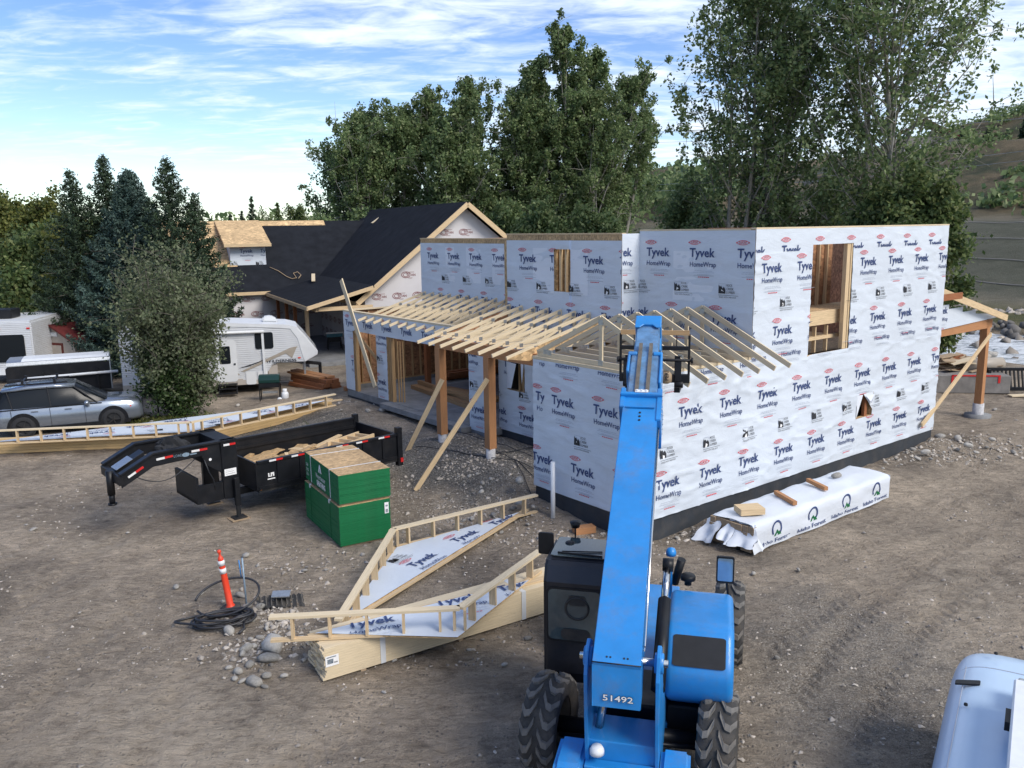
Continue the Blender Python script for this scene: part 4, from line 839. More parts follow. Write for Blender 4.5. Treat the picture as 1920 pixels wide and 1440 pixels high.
# dormer
dr = MB(); dr.prism([(11.0, 4.80), (11.0, 6.16), (13.2, 6.6)], lambda s, z, d: (d, s, z), -2.96, -.74); dr = dr.build('dormer', 'wrap', oh)
k = Ink((-2.92, -.76, 4.85, 6.14)); tyvek(k, -2.2, 6.02); tyvek(k, -.92, 6.02); rockcreek(k, -1.3, 5.0); rockcreek(k, -2.9, 5.0); k.build(lambda a, z: (a, 10.985, z), 'wrap_print', INK, dr)
MB().prism([(10.45, 6.06), (10.45, 6.22), (14.5, 7.74), (14.5, 7.58)], lambda s, z, d: (d, s, z), -3.35, -.45, 0).build('dormer_roof', 'osbroof', oh)
MB().beam((-3.36, 10.43, 6.14), (-.44, 10.43, 6.14), .04, .2).build('fascia', 'pine', oh)
# porch roof
MB().prism([(-1.2, 3.10), (-1.2, 3.20), (2.35, 4.12), (2.35, 4.0)], lambda a, z, d: (a, d, z), -2.7, 8.9).build('porch_roof', 'felt', oh)
MB().beam((-1.22, -2.72, 3.08), (-1.22, 8.9, 3.08), .05, .2).build('fascia', 'pine', oh); MB().beam((-1.2, -2.72, 3.10), (2.3, -2.72, 4.02), .05, .2).build('rake_board', 'pine', oh)
for s0, m_ in ((-2.2, 'beam'), (0.1, 'pine'), (3.2, 'redwood'), (5.6, 'redwood'), (8.3, 'redwood')):
    if s0 == -2.2: continue
    MB().box(-.75, -.57, s0-.09, s0+.09, .2, 3.05).build('post', m_, oh)
MB().beam((-.66, -2.4, 2.98), (-.66, 8.8, 2.98), .14, .22).build('beam', 'pine', oh); MB().beam((-.6, -2.4, 3.0), (2.3, -2.4, 3.0), .14, .2).build('beam', 'pine', oh)
MB().box(-1.2, 2.4, -2.4, 9.3, .0, .22).build('porch_slab', 'concrete', oh)
# board and cord left on the roof
o = MB().beam((0, 0, 0), (.4, 1.7, .35), .22, .04).build('loose_board', 'pinew'); o.parent = oh; o.location = (1.2, 6.3, 3.95)
pts = [(-.6, 10.7, 4.7), (-.1, 10.4, 4.45), (.3, 9.9, 4.1), (.6, 9.7, 3.95), (.9, 9.8, 4.0), (.8, 10.2, 4.28), (1.1, 10.3, 4.36), (1.25, 10.0, 4.15), (1.0, 9.7, 3.95)]
MB().tube(pts, .03, 5).build('cord', 'scrap', oh)
o = MB().beam((0, 0, 0), (.9, .2, .55), .2, .04).build('loose_board', 'pinew'); o.parent = oh; o.location = (6.6, 11.5, 7.45)
# tool bench on the porch
tb = thing('saw_table', 'blue green portable saw table on the porch slab by the far doorway', 'table saw', at(628, 655, .25), rad(20))
MB().box(-.45, .45, -.3, .3, .75, .95).build('tabletop', 'bluet', tb); MB().box(-.5, .5, -.32, -.2, .95, 1.03).build('fence_rail', 'steel', tb); MB().box(-.3, .3, -.2, .2, .45, .75).build('motor_box', 'blackp', tb)
for a, b_ in ((-.4, -.25), (.4, -.25), (-.4, .25), (.4, .25)): MB().beam((a, b_, 0), (a*.8, b_*.8, .75), .04, .04).build('leg', 'blackp', tb)
# ================================================================ blue telehandler
TO = Vector((1.46, 9.75, 0)); TA = rad(76)     # local +y forward, +x right
tele = thing('telehandler', 'blue telescopic forklift with black cab and long raised boom in front of the wrapped house', 'telehandler', TO, TA-math.pi/2)
def tyre(parent, loc, r=.64, w=.44, steer=0, lean=0, flip=1):
    lugs = MB(); wh = bpy.data.objects.new('wheel', None); COL.objects.link(wh); wh.parent = parent; wh.location = loc; wh.rotation_euler = (0, 0, steer)
    mb = MB(); n = 40
    mb.lathe([(r*.56, -w*.42), (r*.62, -w*.5), (r*.86, -w*.52), (r*.93, -w*.46), (r*.945, -w*.2), (r*.95, 0), (r*.945, w*.2), (r*.93, w*.46), (r*.86, w*.52), (r*.62, w*.5), (r*.56, w*.42)], n=n, ax='x')
    for side in (-1, 1):
        for i in range(17):
            a0 = 2*math.pi*(i+(.5 if side > 0 else 0))/17
            P = [(0.03*side, 0.0), (w*.22*side, .15), (w*.36*side, .17), (w*.53*side, .06)]
            def pt(x, da, rr): a = a0+da/r; return (x, rr*math.cos(a), rr*math.sin(a))
            hw = .052
            for j in range(3):
                x0, s0 = P[j]; x1, s1 = P[j+1]; r0 = r*.925; rt0 = r*(1.0 if j < 2 else .985); rt1 = r*(1.0 if j < 1 else (.99 if j == 1 else .90))
                vs = [pt(x0, s0-hw, r0), pt(x0, s0+hw, r0), pt(x1, s1+hw, r0*(1 if j < 2 else .92)), pt(x1, s1-hw, r0*(1 if j < 2 else .92)), pt(x0, s0-hw*.8, rt0), pt(x0, s0+hw*.8, rt0), pt(x1, s1+hw*.8, rt1), pt(x1, s1-hw*.8, rt1)]
                lugs.add(vs, [(0, 1, 2, 3), (4, 5, 6, 7), (0, 1, 5, 4), (1, 2, 6, 5), (2, 3, 7, 6), (3, 0, 4, 7)])
    mb.build('tyre', 'rubber', wh); lg = lugs.build('tread', 'lug', wh); lg['kind'] = 'stuff'
    mb = MB(); mb.lathe([(r*.57, -w*.40), (r*.5, -w*.36), (r*.42, -w*.1*flip), (r*.2, -w*.05*flip), (r*.18, w*.12), (0, w*.12)], n=24, ax='x'); mb.lathe([(r*.57, w*.40), (r*.5, w*.36), (r*.42, -w*.1*flip)], n=24, ax='x')
    for i in range(8):
        a = i*math.pi/4; mb.cyl((.0, r*.3*math.cos(a), r*.3*math.sin(a)), (.06, r*.3*math.cos(a), r*.3*math.sin(a)), .018, 6)
    mb.build('rim', 'rim', wh); return wh
tyre(tele, (-1.06, -.02, .64), steer=rad(-7)); tyre(tele, (1.08, 0, .64), steer=rad(-4)); tyre(tele, (1.24, 3.30, .66), steer=rad(-3), r=.68); tyre(tele, (-1.10, 3.45, .64))
mb = MB(); mb.cyl((-1.0, 0, .62), (1.0, 0, .62), .11, 12); mb.lathe([(0, -.28), (.2, -.18), (.24, 0), (.2, .18), (0, .28)], (0, 0, .62), 14, ax='x'); mb.cyl((-.9, -.2, .6), (.9, -.2, .66), .03, 8); mb.build('axle', 'blackp', tele); MB().cyl((-1, 3.4, .62), (1.1, 3.4, .62), .12, 12).build('axle', 'blackp', tele)
# chassis rails and rear frame
mb = MB(); mb.box(-.42, .42, -.5, 3.9, .62, .95); mb.box(-.5, .5, .2, 3.2, .5, .70); mb.build('chassis', 'blue', tele, bevel=.015)
mb = MB(); mb.prism([(-1.05, .55), (-1.05, 1.15), (-.55, 1.18), (-.2, .85), (-.2, .55)], lambda y, z, d: (d, y, z), -.42, .42); mb.build('rear_frame', 'blue', tele, bevel=.012)
mb = MB()
for s in (-1, 1):
    mb.prism([(-1.05, .6), (-1.18, 1.5), (-1.22, 2.05), (-1.12, 2.30), (-.95, 2.36), (-.78, 2.26), (-.55, 1.7), (-.1, 1.25), (.2, 1.0), (.2, .6)], lambda y, z, d: (s*.40+d, y, z), -.022, .022)
    mb.lathe([(0, -.05), (.115, -.05), (.115, .05), (0, .05)], (s*.40, -.98, 2.16), 16, ax='x')
mb.build('boom_tower', 'blue', tele, bevel=.006)
MB().cyl((-.50, -.98, 2.16), (.50, -.98, 2.16), .045, 12).build('pivot_pin', 'chrome', tele)
for s in (-1, 1):
    mb = MB(); mb.prism([(-1.35, .45), (-1.38, .84), (-1.28, .94), (-.72, .96), (-.65, .8), (-.65, .45)], lambda y, z, d: (s*.60+d, y, z), -.17, .17); mb.build('counterweight', 'blue', tele, bevel=.05, seg=3)
mb = MB(); mb.box(-.42, .42, -1.22, -1.06, .60, .92); mb.build('rear_crossmember', 'blue', tele, bevel=.01)
mb = MB(); mb.lathe([(0, .05), (.06, .045), (.085, .0), (.085, -.05), (0, -.05)], (-.28, -1.12, 1.08), 14); mb.build('rear_lamp', 'pvc', tele)
mb = MB()
for i, (x0, x1) in enumerate(((-.05, -.1), (.02, .06), (.09, .13), (-.12, .02), (.15, .05))):
    pts = [(x0+(x1-x0)*t+.05*math.sin(t*4+i), -.98+.9*t, 1.75-.95*t+.25*math.sin(t*3.1)) for t in np.linspace(0, 1, 10)]; mb.tube(pts, .022, 7)
mb.build('hydraulic_hose', 'hose', tele)
MB().cyl((-.3, -.8, 1.15), (-.22, -.55, 1.75), .05, 12).build('cylinder_rod', 'chrome', tele)
mb = MB(); mb.box(-.34, .34, -.3, .6, .95, 1.2); mb.build('pump_cover', 'blackp', tele, bevel=.03)
# boom frame: local Empty-less math, boom starts behind the rear axle and rises forward
B0 = Vector((-.02, -1.42, 2.04)); EL = rad(25.3); bd = Vector((-.034, math.cos(EL), math.sin(EL))).normalized(); bu = Vector((0, -math.sin(EL), math.cos(EL)))
bx = Vector((1, 0, 0))
def BP(x, l, h): return B0+bx*x+bd*l+bu*h
def boxL(mb, x0, x1, l0, l1, h0, h1, mi=0):
    vs = [BP(x, l, h_) for l in (l0, l1) for x, h_ in ((x0, h0), (x1, h0), (x1, h1), (x0, h1))]
    return mb.add(vs, [(3, 2, 1, 0), (4, 5, 6, 7), (0, 1, 5, 4), (1, 2, 6, 5), (2, 3, 7, 6), (3, 0, 4, 7)], mi)
mb = MB(); boxL(mb, -.275, .255, .13, 5.02, -.28, .25)
vs = [Vector((B0.x+x, B0.y+dy, B0.z+dz)) for dy, dz in ((.02, .25), (.0, -.23)) for x in (-.275, .255)]; t1_ = BP(-.275, .13, .25); t2_ = BP(.255, .13, .25); b1_ = BP(-.275, .13, -.28); b2_ = BP(.255, .13, -.28)
mb.add([vs[0], vs[1], vs[3], vs[2], t1_, t2_, b2_, b1_], [(0, 1, 2, 3), (0, 1, 5, 4), (3, 2, 6, 7), (0, 4, 7, 3), (1, 5, 6, 2)])
outer = mb.build('outer_boom', 'blue', tele, bevel=.012, seg=2)
k = Ink(); k.text('51492', 0, 0, .105, 3, width=.34, bold=.035); V_t = k.t[:]; k2 = Ink(); k2.text('51492', .005, .004, .098, 4, width=.33, bold=.008); k.t += k2.t
nfx = len(V_t)
mbk = MB()
for i, (P, mi) in enumerate(k.t):
    dpt = .004 if i < nfx else .008; mbk.add([(B0.x-.16+a, B0.y-.0-dpt+.02*(.5+(b_-.18)/.5)*0, B0.z-.14+b_) for a, b_ in P], [tuple(range(len(P)))], mi)
o = mbk.build('number_decal', INK, outer)
o.location = (0, -.012, 0)
mb = MB(); boxL(mb, -.33, -.25, 4.72, 5.22, -.30, .27); boxL(mb, .23, .31, 4.42, 5.22, -.30, .27); boxL(mb, -.33, .31, 4.98, 5.06, .20, .31); boxL(mb, -.235, .215, 4.70, 4.74, .252, .275)
mb.build('boom_collar', 'blue', tele, bevel=.015, seg=2)
mb = MB(); 
for l in (4.68, 4.8, 4.92, 5.04, 5.14):
    for s in (-.335, .31):
        for h_ in (.18, -.2): mb.cyl(BP(s-.005, l, h_), BP(s+.012, l, h_), .014, 6)
mb.build('wear_pad_bolt', 'steel', tele)
mb = MB(); boxL(mb, -.10, .10, 5.03, 5.09, .312, .325)
for x in (-.07, 0, .07): mb.cyl(BP(x, 5.06, .32), BP(x, 5.06, .345), .014, 8)
mb.build('chain_anchor', 'pvc', tele)
mb = MB(); boxL(mb, -.245, .225, 5.0, 6.35, -.24, .20); mb.build('middle_boom', 'blueworn', tele, bevel=.02, seg=2)
mb = MB(); boxL(mb, -.21, .19, 6.3, 7.35, -.19, .16); mb.build('inner_boom', 'blueworn', tele, bevel=.02, seg=2)
mb = MB(); mb.tube([BP(-.28, .14, .252), BP(.26, .14, .252)], .007, 5); [mb.cyl(BP(x_, .22, .25), BP(x_, .22, .256), .012, 6) for x_ in (-.12, -.08, .07, .11)]; [mb.cyl(BP(-.005, 4.6-.09*i_, .25), BP(-.005, 4.6-.09*i_, .262), .018, 8) for i_ in range(3)]; mb.build('boom_fitting', 'rim', tele)['kind'] = 'stuff'
mb = MB(); boxL(mb, -.125, -.065, 5.06, 6.55, .205, .235); boxL(mb, .045, .105, 5.06, 6.55, .205, .235); mb.build('boom_chain', 'bark', tele)
mb = MB(); boxL(mb, -.29, -.14, 6.22, 6.30, .18, .235); boxL(mb, .12, .27, 6.22, 6.30, .18, .235); boxL(mb, -.295, -.25, 5.75, 6.32, -.26, .22); boxL(mb, .23, .275, 5.45, 6.32, -.26, .22); mb.build('boom_collar', 'blue', tele, bevel=.015)
mb = MB(); boxL(mb, -.235, .215, 7.2, 7.52, -.22, .19); mb.prism([(-.235, 0), (.215, 0), (.215, -.22), (.13, -.22), (.06, -.12), (-.08, -.12), (-.15, -.22), (-.235, -.22)], lambda a, b_, d: BP(a, 7.30+b_*.9, .19+d), 0, .02)
[mb.prism([(7.0, -.2), (7.5, .1), (7.62, -.4), (7.45, -1.25), (7.2, -1.25), (7.15, -.5)], lambda a, b_, d: BP(d, a, b_), x_, x_+.04) for x_ in (-.2, .17)]
mb.build('boom_head', 'blue', tele, bevel=.012)
# lift cylinder and side rail on the right of the boom
MB().cyl(Vector((.36, -.5, 1.55)), Vector((.36, .55, 2.22)), .085, 14).build('lift_cylinder', 'blackp', tele); MB().cyl(Vector((.36, .55, 2.22)), Vector((.36, 1.0, 2.52)), .05, 12).build('cylinder_rod', 'chrome', tele)
mb = MB(); mb.cyl(Vector((.30, 1.0, 2.52)), Vector((.44, 1.0, 2.52)), .09, 12); mb.build('cylinder_eye', 'blackp', tele)
mb = MB(); mb.tube([BP(.275, .5, .12), BP(.275, 2.5, .13), BP(.275, 4.4, .13)], .016, 7); mb.tube([BP(.27, .5, .05), BP(.27, 4.4, .06)], .012, 7); mb.build('boom_pipe', 'chrome', tele)
# carriage hanging from the boom head
CP = tele.matrix_world if False else None
def CV(x, y, z): return Vector((-.27+x, 6.58+y, 4.60+z))
mb = MB()
for x in (-.66, .66):
    mb.beam(CV(x, 0, -.62), CV(x, 0, .34), .045, .045)
mb.beam(CV(-.66, 0, -.53), CV(.66, 0, -.53), .14, .16); mb.beam(CV(-.66, 0, .06), CV(.66, 0, .06), .07, .08)
for x in (-.40, .42): mb.beam(CV(x, 0, .06), CV(x, 0, .34), .02, .02)
for x in (-.54, .46): mb.beam(CV(x, -.06, -.58), CV(x, -.02, -.14), .12, .07); mb.cyl(CV(x-.06, -.06, -.64), CV(x+.1, -.06, -.64), .07, 10)
mb.cyl(CV(-.72, -.05, -.17), CV(.74, -.05, -.17), .03, 10)
for x in (-.70, .72): mb.cyl(CV(x-.02, -.05, -.17), CV(x+.02, -.05, -.17), .06, 10)
mb.build('fork_carriage', 'blackp', tele, bevel=.006)
for x in (-.52, .44):
    mb = MB(); mb.beam(CV(x, .04, -.80), CV(x, 1.25, -.92), .11, .05, h2=.015); mb.beam(CV(x, .05, -.82), CV(x, .05, -.1), .11, .05); mb.build('fork', 'blackp', tele)
MB().beam(CV(-.66, 0, .36), CV(.66, 0, .36), .05, .09).build('carriage_board', 'stud', tele)
mb = MB(); mb.lathe([(.05, -.16), (.11, -.12), (.11, .02), (.06, .08)], CV(.24, -.16, -.45), 9); o = mb.build('lifting_strap', 'yellowcloth' if 'yellowcloth' in MAT else 'scrap', tele)
k = Ink(); k.text('PER', -.08, 0, .1, 3, width=.17, bold=.03); k.build(lambda a, b_: CV(.24-b_+.05, -.275, -.45+a), 'strap_print', INK, o)
# cab
x0, x1, y0, y1 = -1.27, -.40, .62, 2.05
mb = MB(); mb.prism([(y0+.07, .80), (y0, 1.0), (y0, 2.30), (y0+.10, 2.50), (y0+.2, 2.58), (y0+.95, 2.58), (y1, 2.40), (y1+.1, 1.5), (y1, .80)], lambda a, z, d: (d, a, z), x0, x1)
cab = mb.build('cab', 'cab', tele, bevel=.05, seg=3)
def rrect(a0, a1, b0, b1, r=.07, n=4):
    P = []
    for cx_, cy_, s in ((a1-r, b1-r, 0), (a0+r, b1-r, 90), (a0+r, b0+r, 180), (a1-r, b0+r, 270)):
        for i in range(n+1): t = rad(s+90*i/n); P.append((cx_+r*math.cos(t), cy_+r*math.sin(t)))
    return P
mb = MB(); mb.prism(rrect(x0+.05, x1-.06, 1.46, 2.24), lambda a, z, d: (a, y0-d, z), 0, .012); mb.build('window_frame', 'blackp', tele)
mb = MB(); mb.prism(rrect(x0+.075, x1-.085, 1.49, 2.21), lambda a, z, d: (a, y0-.012-d, z), 0, .006); rw = mb.build('rear_window', 'glassc', tele)
mb = MB(); mb.lathe([(.14, 0), (.155, .012), (.17, 0), (.155, -.012), (.14, 0)], (-.8, y0-.03, 1.96), 20, ax='y'); mb.prism(rrect(-.92, -.68, 2.0, 2.14, .05), lambda a, z, d: (a, y0-.025-d, z), 0, .004); mb.prism(rrect(-1.02, -.62, 1.5, 1.66, .07), lambda a, z, d: (a, y0-.025-d, z), 0, .004); mb.build('seat_and_wheel', 'rim', rw)
mb = MB(); mb.prism(rrect(x0+.06, x1-.02, y0+.22, y0+.92, .05), lambda a, y, d: (a, y, 2.585+d), 0, .012); rg = mb.build('roof_glass', 'glassc', tele)
mb = MB(); mb.beam((x0+.15, y0+.30, 2.61), (x1-.1, y0+.26, 2.61), .02, .02); mb.beam((x0+.2, y0+.34, 2.61), (x1-.12, y0+.42, 2.61), .015, .015)
mb.lathe([(0, .02), (.06, .015), (.07, 0)], (x0+.25, y0+.7, 2.60), 12); mb.build('roof_wiper', 'blackp', rg)
mb = MB(); mb.beam((x0+.02, y0+.75, 2.4), (x0-.06, y0+.75, 2.5), .03, .03); mb.prism(rrect(-.11, .11, -.16, .16, .03), lambda a, z, d: (x0-.10+a, y0+.72+d, 2.56+z), -.02, .02); mb.build('mirror', 'blackp', tele)
for x, y in ((x0+.25, y0+1.15), (x1-.05, y0+1.25)):
    mb = MB(); mb.beam((x, y, 2.5), (x, y, 2.68), .02, .02); mb.lathe([(0, -.05), (.06, -.05), (.085, .03), (0, .04)], (x, y, 2.72), 12); mb.build('work_lamp', 'blackp', tele)
# engine hood on the right
hx0, hx1 = .40, 1.24; hy0, hy1 = -.16, 1.72
prof = [(hy0+.50, .92), (hy0+.04, 1.24), (hy0, 1.62), (hy0+.36, 2.06), (hy1-.30, 2.02), (hy1, 1.72), (hy1, .92)]
mb = rounded_prism(MB(), prof, lambda a, z, d: (d, a, z), hx0, hx1, .09, .16); hood = mb.build('engine_hood', 'blue', tele)
a_, b_ = Vector((0, hy0, 1.62)), Vector((0, hy0+.36, 2.06)); dn_ = (b_-a_); nn = Vector((0, -dn_.z, dn_.y)).normalized()
mb = MB(); mb.prism(rrect(hx0+.10, hx1-.10, .13, .80, .05), lambda x, t, d: Vector((x, 0, 0))+a_+dn_*t+nn*d, -.002, .008); mb.build('vent_grille', 'tarp', tele)
mb = MB(); mb.box(hx0+.03, hx1-.03, hy0+.35, hy1, .55, .95); mb.build('engine_skirt', 'blackp', tele, bevel=.02)
mb = MB(); mb.prism([(hy0+.3, .9), (hy0+.3, 1.75), (hy1+.1, 1.75), (hy1+.1, .9)], lambda a, z, d: (d, a, z), .30, .385); mb.build('inner_panel', 'blue', tele, bevel=.01)
mb = MB(); mb.lathe([(0, .05), (.09, .05), (.105, .03), (.105, -.02), (.05, -.04), (.05, -.1)], (hx0+.22, hy1-.12, 2.10), 18); mb.build('air_intake_cap', 'blackp', tele)
mb = MB(); mb.cyl((hx0+.02, hy1+.12, 1.9), (hx0+.12, hy1+.05, 2.30), .06, 12); mb.build('muffler', 'blackp', tele)
mb = MB(); mb.beam((hx0-.03, hy1+.0, 1.7), (hx0-.03, hy1+.0, 2.30), .05, .05); mb.lathe([(0, -.05), (.07, -.05), (.075, .0), (.055, .05), (0, .07)], (hx0-.03, hy1+.0, 2.42), 14); mb.build('beacon_post', 'blue', tele)
mb = MB(); mb.beam((hx1-.06, hy1-.25, 1.9), (hx1-.1, hy1-.3, 2.2), .025, .025); mb.build('mirror_arm', 'blackp', tele)
mb = MB(); mb.prism(rrect(-.12, .12, -.19, .19, .03), lambda a, z, d: (hx1-.12+a, hy1-.34+d, 2.36+z), -.02, .02); mi_ = mb.build('mirror', 'blackp', tele)
MB().prism(rrect(-.10, .10, -.16, .165, .02), lambda a, z, d: (hx1-.12+a, hy1-.36-d, 2.36+z), 0, .004).build('mirror_glass', M('sky_mirror', (.25, .38, .5), .08, .6, var=.1), mi_)

# ================================================================ second machine, bottom right: pale blue rounded hood
mc = thing('pale_machine', 'pale blue rounded engine hood of a lift machine at the bottom right corner', 'lift machine', (5.71, 8.95, 0), rad(-32.4)); mo = mc.location
prof = [(-3.2, .6), (-3.2, 1.45), (1.05, 1.62), (1.45, 1.22), (1.45, .6)]
mb = MB(); vs = []; NY, NA = 26, 40
for i in range(NY+1):
    t = i/NY; y = -3.4+4.85*(1-(1-t)**1.35); e_ = max(0.0, 1-max(0, (t-.62)/.38)**3.2)**.42; hh = (1.60-.05*(y+3.4)/4.85-.45)*(.55+.45*e_) if t < 1 else .30
    for j in range(NA+1):
        a = math.pi*j/NA; c_, s_ = math.cos(a), math.sin(a); vs.append((.45+1.08*(.80+.20*e_)*math.copysign(abs(c_)**.36, c_), y, .45+hh*abs(s_)**.36))
fs = [(i*(NA+1)+j, (i+1)*(NA+1)+j, (i+1)*(NA+1)+j+1, i*(NA+1)+j+1) for i in range(NY) for j in range(NA)]+[tuple(NY*(NA+1)+j for j in range(NA+1))]
mb.add(vs, fs, 0, smooth=True); mb.build('hood', 'lightblue', mc)
mb = MB(); mb.prism(rrect(-.13, .13, -.05, .05, .02), lambda a, b_, d: (-.40+a, .10+b_+a*.35, 1.545+d-abs(min(0, a))*.15), 0, .02); mb.build('vent_slot', 'blackp', mc)
mb = MB(); mb.tube([(.45+1.085*.985*math.copysign(abs(math.cos(a))**.36, math.cos(a)), .62, .45+1.105*abs(math.sin(a))**.36) for a in np.linspace(.02, 3.12, 60)], .008, 4); mb.tube([(-.45, y_, 1.50+.0*y_) for y_ in (-3, -2, -1, 0, .6)], .007, 4); mb.build('panel_seam', 'grey', mc)['kind'] = 'stuff'
mb = MB()
for x, y in ((-.15, .95), (.25, 1.12), (.6, 1.0), (-.38, -.45), (.5, .0), (-.2, -1.0), (.3, -1.2), (.62, .55)): mb.lathe([(0, .02), (.02, .015), (.022, -.01)], (x, y, 1.48+.05*(y+1.9) if y < .9 else 1.60), 8)
mb.build('hood_bolt', 'tarp', mc)
mb = MB(); mb.box(.06, 1.6, -2.9, -.42, 1.4, 2.0); bx_ = mb.build('side_box', 'pvc', mc, bevel=.02)
k = Ink(); k.text('Genie', -.1, 0, .34, 0, width=.7, bold=.04); k.build(lambda a, b_: (.25+b_, -.75-a, 2.006), 'blue_decal', ['blue']*7, bx_)
mb = MB(); mb.box(.10, 1.5, -.40, .0, 1.45, 1.82); mb.build('side_panel', 'steel', mc, bevel=.02)
mb = MB(); mb.box(.01, .06, -1.1, -.8, 1.72, 1.82); mb.build('latch', 'blackp', mc)
mb = MB(); mb.box(-.55, 1.4, -2.4, 1.3, .35, .62); mb.build('chassis', 'blackp', mc)
tyre(mc, (-.35, .6, .45), r=.45, w=.3); tyre(mc, (-.35, -1.8, .45), r=.45, w=.3)

# ================================================================ gooseneck dump trailer
GA = rad(41.5)
fj = at(448, 972, .0)
gt = thing('dump_trailer', 'black gooseneck dump trailer loaded with scrap wood behind the green sheathing stacks', 'trailer', (0, 0, 0), GA)
# local: x to the rear, y across (left/away positive); near jack at (0,0)
gt.location = fj
GW = 2.25
def sideframe(name, poly, y0, y1, mat='blackp', bevel=.01):
    mb = MB(); mb.prism(poly, lambda a, z, d: (a, d, z), y0, y1); return mb.build(name, mat, gt, bevel=bevel)
for yy in (.12, 1.38):
    sideframe('neck_beam', [(.05, 1.98), (-1.88, 1.98), (-2.60, 1.62), (-2.60, 1.32), (-1.88, 1.68), (-.75, 1.72), (-.62, 1.45), (.05, .95)], yy, yy+.06)
    sideframe('neck_flange', [(.10, 2.02), (-1.88, 2.02), (-2.63, 1.66), (-2.63, 1.62), (-1.88, 1.98), (.10, 1.98)], yy-.06, yy+.12, bevel=0)
    sideframe('upright', [(-.28, .55), (-.28, 2.02), (.12, 2.02), (.12, .50)], yy-.04, yy+.1)
mb = MB(); mb.box(-.30, .10, .12, 1.46, 1.75, 2.0); mb.build('cross_beam', 'blackp', gt)
mb = MB(); mb.prism([(-1.9, 1.66), (-2.60, 1.32), (-2.60, 1.62), (-1.9, 1.96)], lambda a, z, d: (a, d, z), .60, .95); mb.beam((-2.60, .1, 1.50), (-2.60, 1.44, 1.50), .12, .22); mb.build('neck_nose', 'blackp', gt, bevel=.01)
mb = MB(); mb.cyl((-2.70, .62, 1.08), (-2.70, .62, 1.66), .085, 14); mb.cyl((-2.70, .62, .86), (-2.70, .62, 1.12), .065, 12); mb.cyl((-2.70, .62, .84), (-2.70, .62, .88), .10, 12); mb.build('coupler', 'blackp', gt)
mb = MB(); mb.prism([(-2.58, 1.66), (-2.2, 1.85), (-2.2, 1.86), (-2.58, 1.67)], lambda a, z, d: (a, d, z), .5, .9); mb.build('neck_plate', 'steel', gt)
mb = MB(); mb.box(-.95, -.30, .1, 1.45, .55, .62); mb.box(-.95, -.88, .1, 1.45, .55, 1.2); mb.box(-.95, -.3, .08, .12, .55, 1.0); mb.build('tool_tray', 'blackp', gt)
for yy in (-.02, 1.62):
    mb = MB(); mb.box(-.06, .06, yy-.05, yy+.05, .35, 1.05); mb.build('jack_sleeve', 'blackp', gt); 
    mb = MB(); mb.box(-.045, .045, yy-.04, yy+.04, .05, .4); mb.box(-.16, .16, yy-.14, yy+.14, .03, .06); mb.build('jack_leg', 'rim', gt)
    o = MB().box(-.24, .22, yy-.17, yy+.17, .0, .03).build('jack_board', 'scrap', gt)
BX0, BX1 = .42, 4.55; BY0, BY1 = -.35, 1.95; BZ0, BZ1 = .72, 1.38
mb = MB(); mb.box(BX0, BX1, BY0, BY0+.05, BZ0, BZ1); mb.box(BX0, BX1, BY0-.03, BY0+.08, BZ1, BZ1+.06); mb.box(BX0, BX1, BY0-.03, BY0+.02, BZ0, BZ0+.08)
for x in np.arange(BX0+.5, BX1-.2, .62): mb.box(float(x), float(x)+.06, BY0-.035, BY0, BZ0+.08, BZ1)
mb.build('side_wall', 'blackp', gt)
mb = MB(); mb.box(BX0, BX1, BY1-.05, BY1, BZ0, BZ1+.10); mb.box(BX0, BX1, BY1-.08, BY1+.03, BZ1+.10, BZ1+.16); mb.box(BX0, BX1, BY1-.09, BY1-.05, BZ1-.15, BZ1-.07); mb.build('side_wall', 'blackp', gt)
mb = MB(); mb.box(BX0-.05, BX0, BY0, BY1, BZ0, BZ1+.02); mb.build('front_wall', 'blackp', gt)
mb = MB(); mb.box(BX1, BX1+.06, BY0, BY1, BZ0, BZ1+.02); mb.box(BX1-.05, BX1+.1, BY0-.06, BY0+.1, BZ0-.2, BZ1+.22); mb.box(BX1-.05, BX1+.1, BY1-.08, BY1+.06, BZ0-.2, BZ1+.24); mb.build('tailgate', 'blackp', gt)
MB().box(BX0, BX1, BY0, BY1, BZ0-.08, BZ0).build('bed_floor', 'rim', gt)
mb = MB(); mb.box(.1, 4.4, .3, .42, .5, .66); mb.box(.1, 4.4, 1.2, 1.32, .5, .66); mb.build('frame_rail', 'blackp', gt)
for x in (2.3, 3.2):
    for yy in (-.12, 1.7):
        w_ = MB(); w_.lathe([(.2, -.1), (.36, -.11), (.39, -.07), (.39, .07), (.36, .11), (.2, .1), (.0, .08)], (0, 0, 0), 22, ax='y'); o = w_.build('wheel', 'rubber', gt); o.location = (x, yy, .39)
mb = MB(); mb.box(1.75, 3.75, -.34, .06, .80, .84); mb.build('fender', 'blackp', gt)
